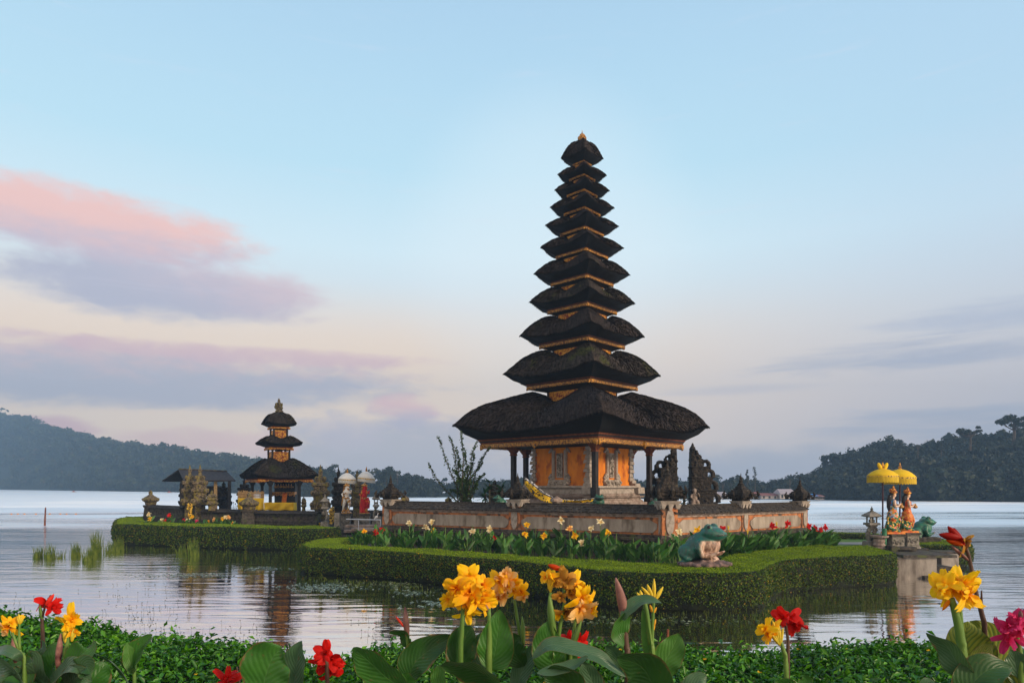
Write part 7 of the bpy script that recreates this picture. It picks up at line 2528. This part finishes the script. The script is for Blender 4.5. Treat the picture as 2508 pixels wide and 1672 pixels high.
# ------------------------------------------------------------------ cannas in the bed before the wall
def small_canna(px, ytop, Y, z0, colr, label, group, seed, nleaf=6, leafy=True, hk=1.0):
    rq = random.Random(seed)
    x = X(px, Y)
    zt = Z(ytop, Y)
    root = empty('garden_canna', (x, Y, z0), label, 'canna lily', group)
    H = zt - z0
    mb = MB()
    st = [(x + rq.uniform(-.04, .04), Y, z0), (x, Y, z0 + H * .5), (x, Y, zt)]
    mb.tube(st, [.016, .014, .008], 6)
    for k in range(2):
        mb.tube([(x + rq.uniform(-.12, .12), Y + rq.uniform(-.1, .1), z0), (x + rq.uniform(-.1, .1), Y, z0 + H * rq.uniform(.4, .7))], [.015, .009], 6)
    mb.build('stem', M['stem_green'], root)
    mb = MB(); uv = []
    for k in range(nleaf):
        a = rq.uniform(0, 2 * PI)
        hb = z0 + H * (.12 + .55 * k / nleaf) * hk
        L = rq.uniform(.30, .46)
        up_ = rq.uniform(1.0, 3.2)
        d_ = np.array((math.cos(a), math.sin(a) * .8, up_)); d_ /= np.linalg.norm(d_)
        side = np.cross(d_, (math.sin(a + .6), -1, .2)); side /= np.linalg.norm(side)
        nor = np.cross(side, d_)
        b0 = np.array((x + rq.uniform(-.06, .06), Y + rq.uniform(-.08, .08), hb))
        w_ = L * rq.uniform(.12, .20)
        P_ = []
        for i in range(7):
            t_ = i / 6
            c = b0 + d_ * L * t_ + np.array((math.cos(a), math.sin(a), 0)) * .12 * t_ * t_ - np.array((0, 0, .16 * t_ * t_ / up_ * .5))
            ww = w_ * math.sin(PI * min(1, t_ * .93 + .05)) ** .8 + .003
            P_.append([c - side * ww + nor * .35 * ww, c, c + side * ww + nor * .35 * ww])
            uv += [(0, t_), (.5, t_), (1, t_)]
        mb.grid(P_)
    mb.build('foliage', M[rq.choice(['leaf_green', 'leaf_green', 'leaf_dark', 'leaf_bright'])], root, smooth_=True, uvs=uv)
    if colr:
        k = Y / F
        if colr == 'spike':
            for e in range(3):
                o = bud(root, (x, Y, zt - .12), (x + .03 * (e - 1), Y, zt + .06), .022, 'bud_yellow')
        else:
            mm = {'cream': 'petal_cream', 'yellow': 'petal_yellow', 'red': 'petal_red', 'orange': 'petal_orange', 'pink': 'petal_pink', 'peach': 'petal_peach'}[colr]
            for e in range(3):
                bloom(root, px + rq.uniform(-2.2, 2.2), ytop + rq.uniform(-2, 4), Y - .03, .095, mm, seed * 7 + e, n=5)
    return root


def Ybed(px, f=.5):
    """depth in the bed between hedge and wall, f = 0 at the hedge"""
    if px < 1640:
        yw = interp([(930, 26.3), (1268, 23.3), (1634, 20.7)], px)
        yi = interp([(850, 24.2), (1091, 22.6), (1314, 20.6), (1500, 19.5), (1650, 19.2)], px)
    else:
        yw = interp([(1640, 20.7), (1815, 22.6), (1962, 24.5), (2040, 25)], px)
        yi = interp([(1650, 19.2), (1772, 20.5), (1867, 22.3), (1960, 23.4), (2040, 24.2)], px)
    return yi + (yw - yi) * f


G1 = 'cannas in the bed before the long wall'
fl = [(1003, 1279, 'cream', 'cream canna bloom left of all others against the pale panel'), (1043, 1289, 'cream', 'small cream canna bloom second from the left of the wall bed'), (1057, 1277, 'cream', 'taller cream canna bloom beside the second one from the left'),
      (1064, 1300, 'yellow', 'tiny yellow canna bloom low under the tall cream one on the left'), (1157, 1302, 'cream', 'wide cream canna bloom left of the post below the draped cloth'), (1200, 1294, 'cream', 'single cream canna bloom on a bare stalk near the middle post'),
      (1210, 1317, 'red', 'small red canna bloom low before the middle post'), (1290, 1286, 'yellow', 'high deep yellow canna bloom right of the middle post'), (1285, 1306, 'yellow', 'deep yellow double canna bloom just below the high one by the middle post'),
      (1332, 1311, 'yellow', 'lone yellow star shaped canna bloom right of the deep yellow pair'), (1374, 1274, 'cream', 'tallest cream canna bloom over the pale panel left of the wide mouthed frog'), (1395, 1294, 'peach', 'cream and pink canna bloom below the tallest cream one'),
      (1406, 1310, 'yellow', 'small pale yellow canna bloom under the cream and pink one'), (1425, 1328, 'cream', 'lowest cream canna bloom in front of the dark wall base'), (1447, 1291, 'cream', 'cream canna bloom below the front pagoda post'),
      (1471, 1278, 'cream', 'high cream and peach canna bloom right of the front pagoda post'), (1490, 1307, 'yellow', 'pale yellow canna bloom with a leaf above it left of the corner post'), (1662, 1301, 'cream', 'large cream canna bloom between corner post and frog'),
      (1650, 1315, 'cream', 'lower cream canna bloom at the left shoulder of the frog'), (1707, 1297, 'yellow', 'yellow canna bloom peeking over the back of the frog'), (922, 1303, 'red', 'red canna bloom under the thin stone lantern'), (936, 1297, 'red', 'dark red canna bloom at the foot of the leftmost wall post'),
      (893, 1300, 'orange', 'orange red canna bloom in front of the footbridge')]
for i, (px, yt, c, lab) in enumerate(fl):
    small_canna(px, yt, Ybed(px, .35 + .3 * R.random()), .68, c, lab, G1, 300 + i)
fr_ = [(1770, 1294, 'red', 'red canna bloom touching the nose of the big frog'), (1784, 1290, 'spike', 'yellow green canna spike right of the frog nose'), (1831, 1300, 'spike', 'short yellow canna spike before the third pale panel'), (1891, 1285, 'red', 'red canna bloom in the middle of the right wall bed'),
       (1902, 1280, 'spike', 'tall yellow green canna spike between two red blooms'), (1928, 1281, 'red', 'highest red canna bloom of the right wall bed'), (1982, 1289, 'red', 'red canna bloom at the foot of the last wall post'), (1997, 1291, 'red', 'second red canna bloom right of the last wall post'),
       (2009, 1296, 'red', 'lowest of the red blooms at the right end of the bed'), (2022, 1290, 'red', 'outermost red canna bloom against the water')]
for i, (px, yt, c, lab) in enumerate(fr_):
    small_canna(px, yt, Ybed(px, .5), .68, c, lab, 'cannas in the right wall bed', 340 + i, nleaf=9)
for i in range(58):
    px = 925 + (1665 - 925) * (i + R.uniform(-.4, .4)) / 57
    Y = Ybed(px, R.uniform(0.05, .8))
    small_canna(px, Z_top := HY + (3 - (.68 + R.uniform(.58, .98))) * F / Y, Y, .68, None, 'leafy canna without a bloom in the bed before the long wall', 'bloomless cannas before the long wall', 400 + i, nleaf=7)
for i in range(42):
    px = 1768 + (2040 - 1768) * (i + R.uniform(-.4, .4)) / 41
    Y = Ybed(px, R.uniform(0.1, .75))
    small_canna(px, HY + (3 - (.68 + R.uniform(.55, .78) * (1 if px < 2010 else .8))) * F / Y, Y, .68, None, 'dense broad leaved canna without a bloom in the right wall bed', 'bloomless cannas in the right wall bed', 500 + i, nleaf=11)
for i in range(4):
    px = 868 + 14 * i
    small_canna(px, 1312 + 3 * (i % 2), 26.6, .68, None, 'leafy canna without a bloom at the left hedge end near the footbridge', 'bloomless cannas near the footbridge', 560 + i, nleaf=9)
fl3 = [(364, 1257, 'cream', 'cream and red bloom beside the far left bowl crowned post'), (368, 1268, 'yellow', 'yellow orange bloom under the cream one at the far left post'), (415, 1260, 'red', 'higher red bloom on the left island'), (406, 1275, 'red', 'small red bloom left of the pair on the left island'),
       (396, 1273, 'cream', 'pale bloom left of the red ones on the left island'), (415, 1278, 'red', 'lower red bloom under the higher one on the left island'), (451, 1272, 'red', 'red bloom at the foot of the left gate tower'), (458, 1273, 'cream', 'white bloom at the foot of the left gate tower'),
       (470, 1266, 'yellow', 'yellow bloom between the twin gate towers'), (480, 1275, 'pink', 'pink bloom at the foot of the right gate tower'), (512, 1275, 'orange', 'orange bloom right of the twin gate towers'), (524, 1271, 'peach', 'peach coloured bloom before the middle of the dark wall'),
       (545, 1270, 'yellow', 'yellow bloom left of the bowl shaped post'), (552, 1265, 'cream', 'light yellow bloom beside the yellow one before the dark wall'), (561, 1264, 'peach', 'tall peach bloom nearest the bowl shaped post'), (566, 1281, 'orange', 'low orange bloom before the bowl shaped post'), (784, 1284, 'yellow', 'round yellow bloom by the right pillar lantern')]
for i, (px, yt, c, lab) in enumerate(fl3):
    small_canna(px, yt, 37.2, .70, c, lab, 'cannas on the left island', 600 + i, nleaf=4)
for i in range(14):
    px = 350 + 220 * (i + R.random() * .5) / 14
    small_canna(px, 1281, 37.0, .70, None, 'low leafy canna without a bloom on the left island', 'bloomless cannas on the left island', 640 + i, nleaf=6)

# ------------------------------------------------------------------ water weeds: thin stalks, countless
rw = random.Random(9)
mb = MB()
areas = [(240, 470, 1430, 1560, 60), (180, 320, 1440, 1540, 12), (270, 420, 1480, 1560, 45), (0, 120, 1430, 1500, 12), (380, 640, 1530, 1590, 26), (860, 950, 1480, 1570, 26), (2040, 2060, 1585, 1600, 4), (560, 700, 1500, 1600, 14)]
for a, b, c, d_, n in areas:
    for k in range(n):
        px, py = rw.uniform(a, b), rw.uniform(c, d_)
        Y = 3 * F / (py - HY)
        x = X(px, Y)
        h = rw.uniform(.02, .13)
        e = rw.uniform(-.03, .03)
        mb.tube([(x, Y, -.02), (x + e * .3, Y, h * .5), (x + e, Y, h)], [.0022, .002, .0015], 4)
        if rw.random() < .6:
            for q in range(3):
                mb.ball((x + e + rw.uniform(-.012, .012), Y, h + rw.uniform(-.01, .008)), (.012, .008, .005), 5, 4)
tag(mb.build('water_weeds', M['weed'], origin=(0, 0, 0)), 'scattered thin stalks of pondweed poking from the calm water', 'water weeds', kind='stuff')
mb = MB()
for k in range(420):
    px = rw.uniform(340, 1060)
    yb = interp([(340, 1338), (460, 1342), (741, 1352), (800, 1418), (930, 1422), (1083, 1440)], px) + rw.expovariate(1 / 12.0)
    Y = 3 * F / (yb - HY)
    x = X(px, Y)
    h = rw.uniform(.02, .07)
    mb.tube([(x, Y, -.02), (x + rw.uniform(-.04, .04), Y, h)], [.006, .002], 3)
for k in range(260):
    px = rw.uniform(1080, 2180)
    yb = interp([(1080, 1440), (1485, 1492), (1637, 1500), (1858, 1492), (1934, 1452), (2186, 1433)], px) + rw.expovariate(1 / 14.0)
    Y = 3 * F / (yb - HY)
    x = X(px, Y)
    mb.tube([(x, Y, -.02), (x + rw.uniform(-.03, .03), Y, rw.uniform(.02, .09))], [.004, .0015], 3)
tag(mb.build('shallow_grass', M['reed'], origin=(0, 0, 0)), 'sparse olive grass growing through the shallow water along the hedges', 'water grass', kind='stuff')
mb = MB(); Y = 12.9
mb.tube([(X(1634, Y), Y, -.1), (X(1636, Y), Y, .30)], .022, 7)
tag(mb.build('wooden_peg', M['wood_red']), 'thin brown stake sticking out of the dark water below the hedge', 'stake')

pf, rf2 = [], np.random.default_rng(31)
for cx_, cy_, sx_, sy_, n in ((800, 1437, 90, 13, 330), (640, 1392, 60, 5, 90), (470, 1408, 130, 6, 200), (970, 1432, 70, 8, 120), (1010, 1450, 60, 8, 90), (1560, 1520, 200, 10, 120), (1100, 1480, 90, 12, 110)):
    for k in range(n):
        px, py = rf2.normal(cx_, sx_ * .5), max(1345, rf2.normal(cy_, sy_ * .5))
        Y = 3 * F / (py - HY)
        pf.append((X(px, Y), Y, .006 + .004 * rf2.random()))
pf = np.array(pf)
o = leaf_mesh('floating_weed', [leafmat('pad', [(0, (.05, .08, .03)), (.6, (.14, .18, .08)), (1, (.30, .32, .22))], rough=.25, trans=0, spec=.8)], pf, np.tile((0., 0., 1.), (len(pf), 1)), .05 + .10 * rf2.random(len(pf)), rf2, spread=.04, aspect=.8, droop=.0, origin=(0, 0, 0))
tag(o, 'small pale leaves of floating weed in patches on the calm water', 'floating weed', kind='stuff')
